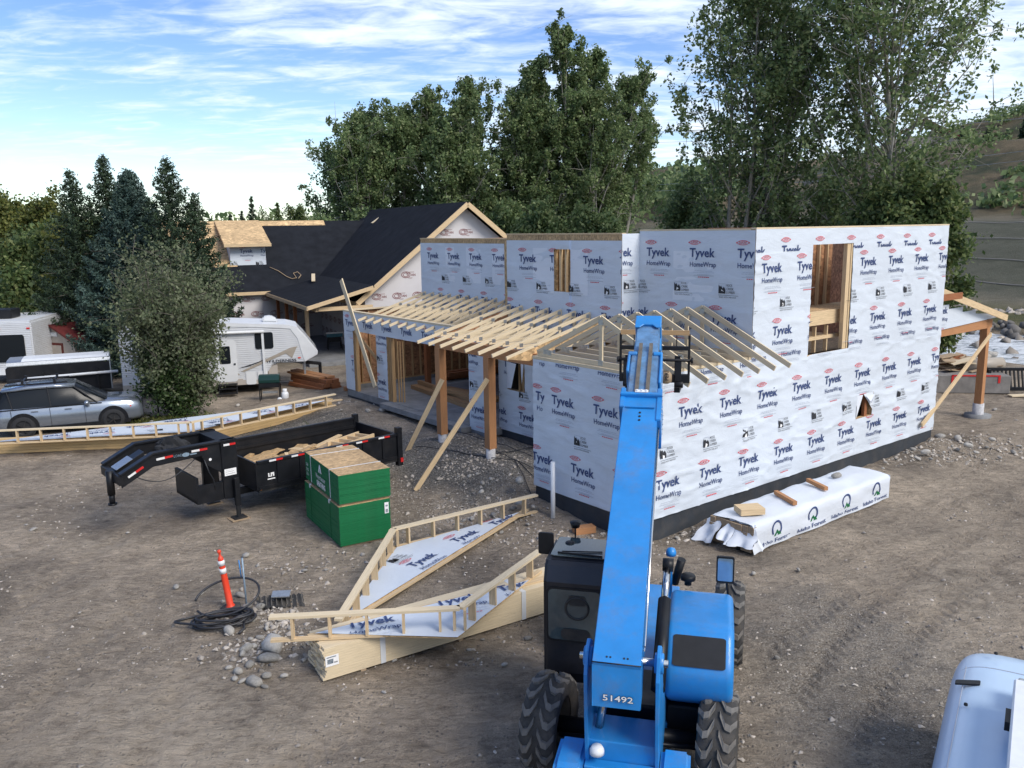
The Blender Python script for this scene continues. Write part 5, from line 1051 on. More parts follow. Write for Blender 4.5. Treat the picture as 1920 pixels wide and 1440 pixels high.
# reflective strips
def strip(a, b_, off, parent, fn=None, w=.05):
    a = Vector(a); b_ = Vector(b_); mid_ = (a+b_)/2
    MB().beam(a, mid_, .006, w).build('reflector', 'reflect', parent); MB().beam(mid_, b_, .006, w).build('reflector', 'redp', parent)
yn = .118
for a0, z0, a1, z1 in ((-2.45, 1.55, -2.10, 1.73), (-1.80, 1.84, -1.42, 1.86), (-.98, 1.88, -.60, 1.88), (-.22, 1.90, .08, 1.90)): strip((a0, yn-.06 if a0 > -.3 else yn-.005, z0), (a1, yn-.06 if a0 > -.3 else yn-.005, z1), 0, gt)
for a0 in (.72, 1.32, 1.95, 2.6, 3.2, 3.9): strip((a0, BY0-.036, BZ1+.03), (a0+.36, BY0-.036, BZ1+.03), 0, gt, w=.045)
k = Ink(); k.ell(0, 0, .09, .05, 4); k.text('LOAD', -.28, -.02, .09, 4, width=.2); k.rect(.1, .26, -.03, .0, 4); k.build(lambda a, z: (-1.12+a, .112, 1.83+z), 'neck_logo', ['navy', 'red', 'grey', 'black', 'stake', 'wrap', 'maroon'], gt)
k = Ink(); k.rect(0, .30, 0, .17, 4); k.rect(.03, .27, .04, .05, 3); k.rect(.03, .24, .09, .10, 3); k.rect(.03, .2, .13, .135, 3); k.build(lambda a, z: (-.24+a, .072, 1.12+z), 'spec_plate', INK, gt)
k = Ink(); k.ell(0, 0, .035, .035, 4); k.build(lambda a, z: (-.55+a, .11, 1.60+z), 'round_sticker', INK, gt)
k = Ink(); k.rect(0, .16, .02, .12, 4); k.rect(.03, .07, .04, .12, 3); k.rect(.1, .13, .02, .08, 3); k.rect(-.02, .18, -.05, -.02, 4); k.build(lambda a, z: (.68+a, BY0-.006, .98+z), 'side_sticker', INK, gt)
MB().lathe([(0, .02), (.035, .015), (.04, 0)], (BX0+.05, BY0-.01, BZ0+.02), 10, ax='y').build('marker_lamp', 'amber', gt)
MB().box(BX1+.02, BX1+.1, BY0-.08, BY0-.03, BZ0-.1, BZ0+.02).build('tail_lamp', 'redp', gt)
pts = [(-.9-.1*t-1.5*t, .14, 1.68-.38*math.sin(t*math.pi)) for t in np.linspace(0, 1, 12)]; MB().tube(pts, .012, 6).build('brake_cable', 'hose', gt)
MB().tube([(-.7, .1, 1.62), (-.62, .06, 1.3), (-.52, .08, 1.1), (-.5, .08, .85)], .014, 6).build('brake_cable', 'hose', gt)
# dark tarp bundled on the neck
bm = bmesh.new(); bmesh.ops.create_icosphere(bm, subdivisions=4, radius=.27)
for v in bm.verts: c_ = v.co; h_ = 1.6*fbm(c_.x*5+5+c_.z*3, c_.y*5+c_.z*4, 5, 4); v.co = Vector((c_.x*1.35*(1+h_*.5), c_.y*(1+.4*h_), max(-.1, c_.z)*.9*(1+.9*h_)+.1))
me = bpy.data.meshes.new('cloth_bundle'); bm.to_mesh(me); bm.free(); me.materials.append(MAT['tarp']); o = bpy.data.objects.new('cloth_bundle', me); COL.objects.link(o)
o.location = gt.location+Vector((math.cos(GA)*-1.2-math.sin(GA)*.70, math.sin(GA)*-1.2+math.cos(GA)*.70, 1.80)); tag(o, 'crumpled black tarp bundle lying on the trailer gooseneck', 'tarp')
# scrap load
rs = random.Random(4); sp_ = MB()
def gl(x, y, z): return Vector((x, y, z))
for i in range(46):
    x = rs.uniform(.6, 3.3); y = rs.uniform(-.15, 1.6); L_ = rs.uniform(.4, 1.4); w_ = rs.choice((.09, .14, .3, .45)); a = rs.gauss(.2, .5); zt_ = .86+.16*math.exp(-((x-2.0)/1.1)**2)*rs.uniform(.5, 1.1)
    x2 = max(.5, min(4.3, x+L_*math.cos(a))); y2 = max(-.25, min(1.8, y+L_*math.sin(a)))
    o = MB().beam((0, 0, 0), (x2-x, y2-y, rs.uniform(-.08, .08)), w_, .018 if w_ > .2 else .038).build('wood_offcut', rs.choice(('osb', 'scrap', 'pine', 'osb')))
    p = gt.location+Vector((math.cos(GA)*x-math.sin(GA)*y, math.sin(GA)*x+math.cos(GA)*y, zt_+.10)); o.location = p; o.rotation_euler = (0, 0, GA); tag(o, ('wide broken board' if w_ > .2 else 'narrow strip of wood' if w_ < .1 else 'medium width board')+(' under a metre long' if L_ < .9 else ' over a metre long')+', '+('front' if x < 1.5 else 'middle' if x < 2.5 else 'rear')+' of the trailer scrap, '+('near' if y < .7 else 'far')+' side', 'wood scrap', 'wood offcuts in the trailer bed')
bm = MB(); GX = 20; GY = 9; vs = []
for i in range(GX+1):
    for j in range(GY+1):
        x = BX0+.06+(3.6)*i/GX; y = BY0+.08+(BY1-BY0-.16)*j/GY; e_ = min(i, GX-i)/4; e2 = min(j, GY-j)/3; vs.append((x, y, .74+min(1, e_+.3)*(.10+.15*math.exp(-((x-2.0)/1.2)**2)*min(1, e2+.3)*(1+float(fbm(x*3, y*3, 2)))+.05*float(fbm(x*6, y*6, 4)))))
bm.add(vs, [(i*(GY+1)+j, (i+1)*(GY+1)+j, (i+1)*(GY+1)+j+1, i*(GY+1)+j+1) for i in range(GX) for j in range(GY)]); o = bm.build('wood_debris', 'osb'); o.location = gt.location; o.rotation_euler = (0, 0, GA); o['kind'] = 'stuff'; o['label'] = 'heap of broken strand board filling the dump trailer bed'
# small ladder frame, rails with rungs, at the tail of the load
fp = thing('ladder_frame', 'small pine ladder frame lying at the rear of the dump trailer bed', 'ladder_frame', gt.location+Vector((math.cos(GA)*3.15+math.sin(GA)*-.1, math.sin(GA)*3.15+math.cos(GA)*.2, 1.18)), GA+rad(20))
for yy in (0, .55): MB().box(-.1, 1.25, yy, yy+.04, 0, .12).build('rail', 'pine', fp)
for i in range(4): MB().box(.02+.35*i, .06+.35*i, .04, .55, .01, .11).build('rung', 'pine', fp)

# ================================================================ green sheathing stacks
def stack(loc, rz, n, ht, label, prints, topmat='osb'):
    t = thing('sheathing_stack', label, 'sheathing stack', loc, rz); th = ht/n; base = None
    for i in range(n):
        j = (RNG.random()-.5)*.010
        if base is None: base = MB().box(0, 1.22, 0, 2.44, 0, th*.93).build('sheet', 'green', t); o = base
        else: o = base.copy(); COL.objects.link(o)
        o.location = (j, (RNG.random()-.5)*.012, i*th)
    MB().box(.002, 1.218, .002, 2.438, ht, ht+.006).build('top_sheet', topmat, t)
    return t
# stacks: local x along the short side (to the right), local y along the long side (away left)
LA = rad(31.0); p0 = at(639, 1028, 0)
s1 = stack((p0.x, p0.y, .03), LA, 58, .92, 'lower stack of green edged sheathing sheets standing on the dirt', False)
s2 = stack((p0.x+.015, p0.y+.05, 1.0), LA-rad(.5), 42, .66, 'upper banded stack of green edged sheathing with printed logo and strand board top', True)
for y in (.05, .9, 1.9): MB().box(.05, 1.17, y, y+.08, -.05, 0).build('bearer', 'scrap', s1)
for y in (.05, .95, 2.3): MB().box(.02, 1.2, y, y+.07, -.05, 0).build('bearer', 'scrap', s2)
for y in (.58, 1.98):
    mb = MB(); mb.box(-.012, -.004, y, y+.028, 0, .66); mb.box(-.012, 1.23, y, y+.028, .668, .674); mb.box(1.226, 1.232, y, y+.028, 0, .66); mb.build('strap', 'strap', s2)
    mb = MB(); mb.box(-.014, -.006, y, y+.02, 0, .92); mb.build('strap', 'green', s1); MB().box(-.02, .03, y, y+.05, .86, .95).build('strap_clip', 'strap', s1)
k = Ink(); cx_ = -1.28
k.poly([(cx_-.12, .41), (cx_-.03, .61), (cx_+.03, .61), (cx_+.12, .41), (cx_+.05, .41), (cx_+.0, .53), (cx_-.05, .41)], 4); k.poly([(cx_-.02, .41), (cx_, .50), (cx_+.02, .41)], 4)
k.text('Weyerhaeuser', cx_-.34, .24, .17, 4, width=.70); k.text('SHEATHING', cx_-.28, .06, .18, 4, width=.62, bold=.04); k.text('OSB', -2.36, .36, .1, 4, width=.16); k.text('15/32', -2.36, .24, .1, 4, width=.2); k.text('32/16', -2.36, .12, .1, 4, width=.2)
k.build(lambda a, z: (-.012, -a, z), 'sheathing_print', INK, s2)
k = Ink(); k.rect(1.08, 1.18, .58, .84, 4); k.rect(1.1, 1.16, .60, .68, 2); k.rect(1.1, 1.16, .74, .78, 2); k.build(lambda a, z: (a, -.012, z), 'paper_tag', INK, s1)
# ================================================================ lumber bundle
bp = at(610, 1281, 0); BA = rad(32.5)
lb = thing('lumber_bundle', 'banded bundle of pale pine boards under the nearer wrapped panel frame', 'lumber bundle', (bp.x, bp.y, .04), BA)
bd0 = None
for r_ in range(12):
    for c_ in range(5):
        if bd0 is None: bd0 = MB().beam((0, 0, 0), (4.9, 0, 0), .139, .0385).build('board', 'pinew', lb); o = bd0
        else: o = bd0.copy(); COL.objects.link(o)
        o.location = (RNG.uniform(-.035, .05), .072+.142*c_, .02+.041*r_)
for c_ in range(5):
    o = bd0.copy(); COL.objects.link(o); o.location = (RNG.uniform(-.03, .04), .072+.142*c_, .02+.041*12)
for x in (.95, 3.7):
    mb = MB(); mb.box(x, x+.09, -.006, -.002, 0, .53); mb.box(x, x+.09, -.006, .716, .53, .534); mb.box(x, x+.09, .712, .716, 0, .53); mb.build('metal_strap', 'strap', lb)
k = Ink(); k.rect(.02, .24, .22, .40, 4); k.rect(.04, .2, .36, .38, 0); k.rect(.05, .15, .26, .34, 0); k.rect(.16, .22, .26, .28, 3); k.build(lambda a, z: (a-.0, -.006, z), 'paper_tag', ['stake', 'red', 'grey', 'black', 'white', 'wrap', 'maroon'], lb)
for y in (.1, .6): pass
for x in (.6, 2.4, 4.2): MB().box(x, x+.09, 0, .71, -.045, -.003).build('bearer', 'scrap', lb)

def chevron(name, label, A, Bp, C, zr, zs, tri, texts, n1, n2, flip=False, rail_w=.14, baseboard=True):
    """gable panel lying on its face: wrapped triangular sheet with a rail held above its two rakes"""
    t = thing(name, label, 'wall panel', (Bp.x, Bp.y, 0), 0); o_ = Vector((Bp.x, Bp.y, 0))
    A, Bp, C = [Vector((p.x, p.y, zr)) for p in (A, Bp, C)]
    e = (A-Bp).normalized()*.0
    for P, Q, n in ((A, Bp, n1), (C, Bp, n2)):
        MB().beam(P-o_, Q-o_, rail_w, .042).build('rail', 'pinew', t); MB().beam(Vector((P.x, P.y, zs+.02))-o_, Vector((Q.x, Q.y, zs+.02))-o_, .10, .04).build('bottom_rail', 'pine', t)
        dr_ = (Q-P).normalized(); ang = math.atan2(dr_.y, dr_.x)
        for i in range(n):
            f = (i+.6)/(n+.15); p = P.lerp(Q, f)
            s = MB().box(-.02, .02, -.065, .065, zs+.04, zr-.022).build('lookout', 'pine', t); s.location = p-o_-Vector((0, 0, zr)); s.rotation_euler = (0, 0, ang)
    for dx in (-.09, .08): s = MB().box(-.02, .02, -.06, .06, zs+.04, zr-.022).build('lookout', 'pine', t); s.location = Bp-o_-Vector((-dx, 0, zr))
    T = [Vector((p.x, p.y, zs)) for p in tri]; G_ = 14
    # sheet as a slightly wavy triangle with thickness
    vs = []; ids = {}
    for i in range(G_+1):
        for j in range(G_+1-i):
            a_, b_ = i/G_, j/G_; p = T[0]*(1-a_-b_)+T[1]*a_+T[2]*b_; ids[i, j] = len(vs); vs.append(p-o_+Vector((0, 0, .05+.012*float(fbm(p.x*2, p.y*2, 9)))))
    fs = []
    for i in range(G_):
        for j in range(G_-i):
            fs.append((ids[i, j], ids[i+1, j], ids[i, j+1]))
            if j < G_-i-1: fs.append((ids[i+1, j], ids[i+1, j+1], ids[i, j+1]))
    sh = npmesh('house_wrap', vs, fs, 'wrap', t, smooth=True)
    cen = (T[0]+T[1]+T[2])/3; TI = [T[i]+(cen-T[i])*.02 for i in range(3)]
    MB().prism([(p.x, p.y) for p in TI], lambda a, b_, d: (a-o_.x, b_-o_.y, d), zs+.012, zs+.030).build('sheathing', 'osb', t)
    k = Ink()
    for (px, py, ang, fn_) in texts:
        kk = Ink(); fn_(kk); p = at(px, py, zs+.07); c, s = math.cos(rad(ang)), math.sin(rad(ang))
        for P, mi in kk.t: k.t.append(([(p.x-o_.x+a*c-b_*s, p.y-o_.y+a*s+b_*c) for a, b_ in P], mi))
    # keep prints inside the sheet
    def inside(P):
        cx = sum(q[0] for q in P)/len(P)+o_.x; cy = sum(q[1] for q in P)/len(P)+o_.y; sg = []
        for i in range(3):
            a_, b_ = T[i], T[(i+1) % 3]; sg.append((b_.x-a_.x)*(cy-a_.y)-(b_.y-a_.y)*(cx-a_.x) > 0)
        return all(sg) or not any(sg)
    k.t = [q for q in k.t if inside(q[0])]
    k.build(lambda a, b_: (a, b_, zs+.07), 'wrap_print', INK, sh)
    if baseboard:
        a_, c_ = T[0], T[2]; ext = (c_-a_).normalized(); MB().beam(a_-o_-ext*.1+Vector((0, 0, .0)), c_-o_+ext*.5+Vector((0, 0, .0)), .16, .04).build('base_plate', 'pine', t)
    return t
ty = lambda k: tyvek(k, 0, 0); tyo = lambda k: tyvek(k, 0, 0); rk = lambda k: rockcreek(k, 0, 0)
chevron('wall_panel', 'wrapped triangular gable panel with raised rail lying on the dirt near the house corner', at(634, 1163, .56), at(738, 992, .56), at(1006, 928, .56), .56, .12,
        (at(640, 1172, .12), at(744, 1030, .12), at(974, 964, .12)), [(705, 1130, 57, ty), (760, 1052, 57, ty), (842, 1006, 52, ty), (735, 1050, 57, rk), (915, 975, 50, ty)], 6, 6)
chevron('wall_panel', 'wrapped triangular gable panel resting on the pine lumber bundle in front of the lift cab', at(505, 1157, 1.0), at(862, 1140, 1.0), at(1012, 1033, 1.0), 1.0, .585,
        (at(590, 1192, .585), at(858, 1200, .585), at(992, 1092, .585)), [(662, 1158, 20, ty), (822, 1118, 24, ty), (935, 1092, 30, ty)], 5, 4)
PCz = .50
pc = chevron('wall_panel', 'long wrapped gable panel frame stretching in front of the silver car and the shrub', at(-40, 809, .94), at(357, 792, .94), at(628, 739, .94), .94, PCz,
        (at(-20, 832, PCz), at(357, 812, PCz), at(618, 752, PCz)), [(275, 800, 205, ty), (120, 818, 200, ty), (205, 812, 202, ty), (345, 790, 204, ty), (430, 790, 218, ty), (510, 772, 222, ty), (580, 760, 222, ty), (300, 806, 204, rk), (410, 796, 216, rk)], 9, 8)
pa_, pb_, pc_ = at(-40, 853, 0), at(372, 835, 0), at(626, 770, 0)
pk_ = thing('plank_stack', 'stack of long yellow planks on edge under the long wrapped panel', 'plank stack', (pb_.x, pb_.y, 0))
for i in range(5):
    for (P, Q) in ((pa_, pb_), (pb_, pc_)):
        d_ = (Q-P).normalized(); nn_ = Vector((-d_.y, d_.x, 0)); off = nn_*(.03+.0*i)
        MB().beam(P-pb_+nn_*.15+Vector((0, 0, .05+.095*i))-d_*RNG.uniform(0, .1), Q-pb_+nn_*.15+Vector((0, 0, .05+.095*i))+d_*RNG.uniform(-.1, .15), .28, .088).build('plank', 'glulam', pk_)

# ================================================================ wrapped lumber pack
wp = at(1412, 1040, 0); WA = rad(38.5)
wk = thing('wrapped_lumber_pack', 'long lumber pack in white printed plastic cover lying along the dark foundation', 'lumber pack', (wp.x, wp.y, .03), WA)
LN, WD, HT = 5.75, 1.15, .60
cs = [(0, 0), (0, HT*.45), (.0, HT*.9), (.05, HT), (WD*.5, HT+.04), (WD-.05, HT), (WD, HT*.9), (WD, 0)]
nl = 46; pts = []; per = []
for i in range(len(cs)-1):
    a, b_ = cs[i], cs[i+1]; m_ = max(2, int(math.hypot(b_[0]-a[0], b_[1]-a[1])/.10))
    for j in range(m_): per.append((a[0]+(b_[0]-a[0])*j/m_, a[1]+(b_[1]-a[1])*j/m_))
per.append(cs[-1]); V_s = []
def wpd(x, y, z): return .045*float(fbm(x*1.6+z*2, y*3+z*4, 33, 4))+.014*math.sin(x*7+z*9)*float(vnoise(x, z, 3)+.5)
for i in range(nl+1):
    x = LN*i/nl
    for (y, z) in per:
        dd_ = wpd(x, y, z); V_s.append((x, y+(-dd_-.01 if y < .02 else dd_ if y > WD-.02 else 0), z+(dd_ if z > HT*.85 else 0)))
np_ = len(per); F_s = [(i*np_+j, (i+1)*np_+j, (i+1)*np_+j+1, i*np_+j+1) for i in range(nl) for j in range(np_-1)]
cov = npmesh('plastic_cover', V_s, F_s, wrapmat('lumber_cover', (.60, .64, .70), .9), wk, smooth=True)
MB().box(LN, LN+.015, 0, WD, 0, HT).build('plastic_cover', 'wrap', wk)
k = Ink((0.05, LN-.05, 0, HT))
for i in range(4):
    x = .85+i*1.42; k.ring(x, .36, .19, .19, .045, 0, -40, 220, 16); k.poly([(x-.10, .20), (x+.02, .34), (x+.12, .20), (x+.07, .2), (x+.02, .27), (x-.04, .2)], 1); k.poly([(x+.03, .2), (x+.10, .30), (x+.18, .2)], 1)
    k.text('Idaho Forest', x-.62, .06, .13, 3, width=1.15, bold=.012)
k.build(lambda a, z: (a, -wpd(a, 0, z)-.022, z), 'cover_print', [M('purple_ink', (.07, .045, .30), .5, var=0), M('pine_green_ink', (.02, .07, .05), .5, var=0).name and 'green', 'grey', 'navy', 'white', 'wrap', 'maroon'] if False else ['navy', 'green', 'grey', 'navy', 'white', 'wrap', 'maroon'], cov)
for r_ in range(4):
    for c_ in range(8):
        MB().box(-.03+RNG.uniform(-.04, .02), .1, .01+c_*.141, .145+c_*.141, .01+r_*.14, .145+r_*.14).build('timber_end', 'scrap', wk)
MB().box(-.05, .2, .02, .4, -.02, .10).build('end_bearer', 'blackp', wk)
def flap(pts_, name='plastic_flap'):
    G1, G2 = 10, 8; a, b_, c_, d_ = [Vector(p) for p in pts_]; vs = []
    for i in range(G1+1):
        for j in range(G2+1):
            s, t = i/G1, j/G2; p = a*(1-s)*(1-t)+b_*s*(1-t)+c_*s*t+d_*(1-s)*t; n_ = float(fbm(p.x*4+p.z*3, p.y*5, 12, 4)); vs.append(p+Vector((-.10*n_-.05*math.sin(s*9)*t, .05*n_, .05*n_)))
    return npmesh(name, vs, [(i*(G2+1)+j, (i+1)*(G2+1)+j, (i+1)*(G2+1)+j+1, i*(G2+1)+j+1) for i in range(G1) for j in range(G2)], 'wrap2', wk, smooth=True)
flap([(.1, -.01, HT), (.1, .46, HT+.03), (-.34, .42, .14), (-.16, -.10, .16)]); flap([(.1, .46, HT+.03), (.1, .70, HT+.03), (-.30, .72, .22), (-.34, .44, .14)]); flap([(.1, .80, HT+.02), (.1, 1.16, HT), (-.36, 1.38, .02), (-.30, .90, .04)]); flap([(.05, -.02, HT*.6), (-.16, -.10, .16), (-.05, -.08, .0), (.3, -.04, .05)])
for (x, y, l_, w_, a, nm, lab, m_, h_) in ((1.75, .15, .85, .10, 64, 'wood_block', 'reddish square timber laid across the middle of the wrapped lumber pack', 'cedar', .09), (3.25, .28, .75, .10, 66, 'wood_block', 'short reddish timber laid across the far half of the wrapped lumber pack', 'cedar', .09)):
    o = MB().beam((0, 0, 0), (l_, 0, 0), w_, h_).build(nm, m_); p = wk.location+Vector((math.cos(WA)*x-math.sin(WA)*y, math.sin(WA)*x+math.cos(WA)*y, HT+.10)); o.location = p; o.rotation_euler = (0, 0, WA+rad(a)); tag(o, lab, 'timber offcut')
bl = thing('wood_block', 'thick pale block of short boards on the near end of the wrapped lumber pack', 'wood block', wk.location+Vector((math.cos(WA)*.45-math.sin(WA)*.35, math.sin(WA)*.45+math.cos(WA)*.35, HT+.06)), WA-rad(30))
for i in range(4): MB().box(-.28, .28, .0+.10*i, .098+.10*i, 0, .14).build('board', 'pine', bl)
p = wk.location+Vector((math.cos(WA)*4.5-math.sin(WA)*.75, math.sin(WA)*4.5+math.cos(WA)*.75, HT+.02)); rock_at(p, .30, 'single grey rock weighing down the far end of the wrapped lumber pack', None, 2)

# ================================================================ near small things
cp = at(433, 1142, 0)
dl = thing('delineator_post', 'orange traffic delineator post with two white bands beside the black pipe coil', 'delineator post', (cp.x, cp.y, gz(cp.x, cp.y)), 0, None, (rad(2), rad(-6), 0))
mb = MB(); mb.lathe([(.10, 0), (.085, .05), (.062, .08), (.06, .6), (.052, 1.0), (.05, 1.02), (.035, 1.05), (.02, 1.07), (.022, 1.12), (.038, 1.14), (.03, 1.18), (0, 1.19)], n=20); mb.build('post', 'orange', dl)
for z in (.72, .88): MB().lathe([(.0595, z), (.0625, z), (.061, z+.10), (.057, z+.10)], n=20).build('reflective_band', 'reflect', dl)
MB().lathe([(.2, 0), (.2, .03), (.12, .05), (0, .05)], n=8).build('base', 'rubber', dl)
stp = at(463, 1140, 0); o = MB().cyl((0, 0, -.1), (-.02, 0, 1.0), .018, 8).build('marker_pipe', 'stake'); o.location = (stp.x, stp.y, 0); tag(o, 'thin blue grey marker pipe standing right of the orange post', 'pipe')
o = MB().cyl((-.07, .02, .62), (-.09, .02, .95), .012, 6).build('marker_tape', 'blue'); o.parent = bpy.data.objects['marker_pipe']
pp = at(1037, 977, 0); o = MB().cyl((0, 0, -.1), (.0, 0, 1.48), .055, 14).build('vent_pipe', 'pvc'); o.location = (pp.x, pp.y, 0); tag(o, 'upright white plastic pipe standing by the dark foundation behind the cab', 'pipe')
# pipe coil
cc = at(410, 1172, 0); hs_ = thing('pipe_coil', 'loose coil of black plastic pipe lying on the dirt around the orange post', 'pipe coil', (cc.x, cc.y, gz(cc.x, cc.y)))
pts = []
for i in range(150):
    a = i/150*2*math.pi*5.2; f = i/150; rx = .44+.05*math.sin(a*.37+1)+.03*math.sin(i*.5); pts.append((.10+rx*1.08*math.cos(a)+.04*math.sin(a*.21), .02+rx*.62*math.sin(a)+.16*math.cos(a)*.6, .04+.028*(i//28)+.02*math.sin(a*1.3+1)))
MB().tube(pts, .022, 8).build('coil', 'hose', hs_)
pts = [(-.02+.58*math.cos(a)-.18, .10+.24*math.sin(a)+.10*math.cos(a), .06+.03*math.sin(a*2)) for a in np.linspace(.2, 6.2, 40)]; MB().tube(pts, .021, 8).build('coil', 'hose', hs_)
pts = [(.06+.56*math.cos(a), .38+.30*math.sin(a)+.1*math.cos(a), .12+.26*(1+math.sin(a+.2))*.9) for a in np.linspace(-2.6, 3.1, 44)]; MB().tube(pts, .021, 8).build('coil', 'hose', hs_)
MB().tube([(.5, -.1, .08), (.56, -.3, .05), (.5, -.42, .02)], .022, 8).build('coil', 'hose', hs_)
# dark mat and plate
mp_ = at(533, 1130, 0); mt = thing('rubber_mat', 'dark ribbed mat lying on the dirt behind the end of the wooden rail', 'mat', (mp_.x, mp_.y, gz(mp_.x, mp_.y)+.03), rad(8))
vs = []; 
for i in range(21):
    for j in range(9): x = -.42+.84*i/20; y = -.28+.56*j/8; vs.append((x+.10*(-j/8), y, .03*math.cos(i*2.4)+.0+.09*abs(x)**2+.02*float(fbm(x*4, y*4, 6))))
npmesh('mat', vs, [(i*9+j, (i+1)*9+j, (i+1)*9+j+1, i*9+j+1) for i in range(20) for j in range(8)], 'rubber', mt, smooth=True)
for i in range(9): x = -.38+.095*i; MB().beam((x, -.27, .06+.09*x*x), (x-.09, .27, .06+.09*x*x), .012, .012).build('rib', 'bark', mt)
o = MB().box(-.17, .17, -.13, .13, 0, .02).build('metal_plate', 'steel'); o.location = (mp_.x-.08, mp_.y+.10, gz(mp_.x, mp_.y)+.13); o.rotation_euler = (.05, .03, .15); tag(o, 'small flat grey metal plate lying on the dark ribbed mat', 'plate')
for (x, y, l_, a, z_, lab) in ((1095, 1001, .5, 20, .1, 'short board scrap on the dirt at the foundation behind the cab'), (657, 742, .5, 30, .12, 'short reddish wood block beside the garage foundation corner')):
    p = at(x, y, 0); p.z = gz(p.x, p.y)+z_*.5; o = MB().box(-l_/2, l_/2, -.12, .12, -.05, z_).build('wood_block', 'cedar'); o.location = p; o.rotation_euler = (0, 0, rad(a)); tag(o, lab, 'wood block')
# reddish timber pile
tp = thing('timber_pile', 'pile of reddish brown square timbers on the ground in front of the camper nose', 'timber pile', at(603, 737, 0), rad(136))
rr_ = random.Random(8)
for r_ in range(3):
    for c_ in range(6-r_): MB().box(-.1+rr_.uniform(-.1, .15), 2.6+rr_.uniform(-.3, .3), -.95+.17*c_+.05*r_, -.79+.17*c_+.05*r_, .05+.17*r_, .21+.17*r_).build('timber', 'redwood', tp)
MB().box(.1, 3.1, -.8, -.4, .58, .66).build('timber', 'cedar', tp); MB().box(.3, 2.9, -.5, -.1, .56, .64).build('timber', 'cedar', tp)
# grill
gp = at(508, 752, 0); gr = thing('barbecue_grill', 'dark green gas barbecue grill standing in front of the white camper', 'grill', (gp.x, gp.y, 0), rad(8))
mb = MB(); mb.prism([(-.22, .80), (-.22, .95), (-.12, 1.12), (.1, 1.14), (.24, 1.0), (.24, .80)], lambda a, z, d: (d, a, z), -.42, .42); mb.build('lid', 'plasticgreen', gr, bevel=.02)
MB().box(-.42, .42, -.24, .24, .62, .80).build('firebox', 'blackp', gr); MB().box(.42, .8, -.2, .2, .78, .81).build('side_shelf', 'blackp', gr)
for x in (-.4, .4):
    for y in (-.2, .2): MB().box(x-.02, x+.02, y-.02, y+.02, 0, .65).build('leg', 'blackp', gr)
MB().box(-.3, .3, -.1, .1, .35, .42).build('shelf', 'steel', gr)
MB().lathe([(0, -.03), (.1, -.03), (.1, .03), (0, .03)], (.4, -.27, .1), 14, ax='y').build('wheel', 'pvc', gr)
pt_ = thing('propane_tank', 'white propane tank standing beside the green grill', 'propane tank', (gp.x+.62, gp.y-.05, 0))
MB().lathe([(.12, 0), (.12, .04), (.15, .06), (.155, .3), (.13, .38), (.05, .42), (0, .42)], n=16).build('tank', 'pvc', pt_); MB().lathe([(.09, .40), (.1, .52), (.085, .52), (.08, .40)], n=12).build('collar', 'pvc', pt_)

# ================================================================ silver car
sp = Vector((-14.5, 29.82, 0)); SA = rad(24); e_ = Vector((math.cos(SA), math.sin(SA), 0)); n_ = Vector((-math.sin(SA), math.cos(SA), 0))
car = thing('parked_car', 'silver grey sport utility car parked behind the long wrapped panel', 'car', sp-e_*1.43+n_*.92, SA)
def loft(secs, mat, name, parent, bevel=0, close=True):
    """secs: list of (x, [(y,z)...]) half outlines mirrored"""
    mb = MB(); vs = []; n = len(secs[0][1])*2
    for x, half in secs: 
        for y, z in half: vs.append((x, -y, z))
        for y, z in reversed(half): vs.append((x, y, z))
    k_ = len(secs); fs = [(i*n+j, i*n+(j+1) % n, (i+1)*n+(j+1) % n, (i+1)*n+j) for i in range(k_-1) for j in range(n)]+[tuple(range(n)), tuple(range((k_-1)*n, k_*n))[::-1]]
    mb.add(vs, fs, 0, smooth=True); return mb.build(name, mat, parent, bevel=bevel)
def sec(x, zb, zt, w, shoulder=.0): return (x, [(w*.90, zb), (w, zb+.12), (w*1.0, zb+(zt-zb)*.55), (w*.96, zt-.06), (w*.86, zt)])
body = loft([sec(-2.42, .5, .95, .80), sec(-2.36, .34, 1.06, .90), sec(-2.0, .27, 1.09, .95), sec(-1.0, .24, 1.08, .955), sec(0, .24, 1.07, .955), sec(.9, .24, 1.08, .955), sec(1.25, .25, 1.09, .95), sec(1.9, .27, 1.06, .93), sec(2.28, .30, 1.0, .88), sec(2.43, .34, .82, .80)], 'silver', 'body', car)
def gsec(x, zt, wb, wt): return (x, [(wb, .98), (wb*.99, 1.05), (wt, zt-.07), (wt*.9, zt)])
loft([gsec(-2.34, 1.12, .84, .80), gsec(-2.08, 1.60, .88, .70), gsec(-1.7, 1.72, .91, .68), gsec(-.6, 1.77, .91, .68), gsec(.25, 1.70, .91, .68), gsec(.68, 1.45, .90, .72), gsec(1.28, 1.08, .87, .82)], 'glass', 'windows', car)
loft([(-2.0, [(.73, 1.60), (.68, 1.69), (.5, 1.72)]), (-1.2, [(.74, 1.66), (.68, 1.76), (.5, 1.785)]), (-.4, [(.74, 1.66), (.68, 1.77), (.5, 1.795)]), (.27, [(.72, 1.62), (.68, 1.70), (.5, 1.725)])], 'silver', 'roof', car)
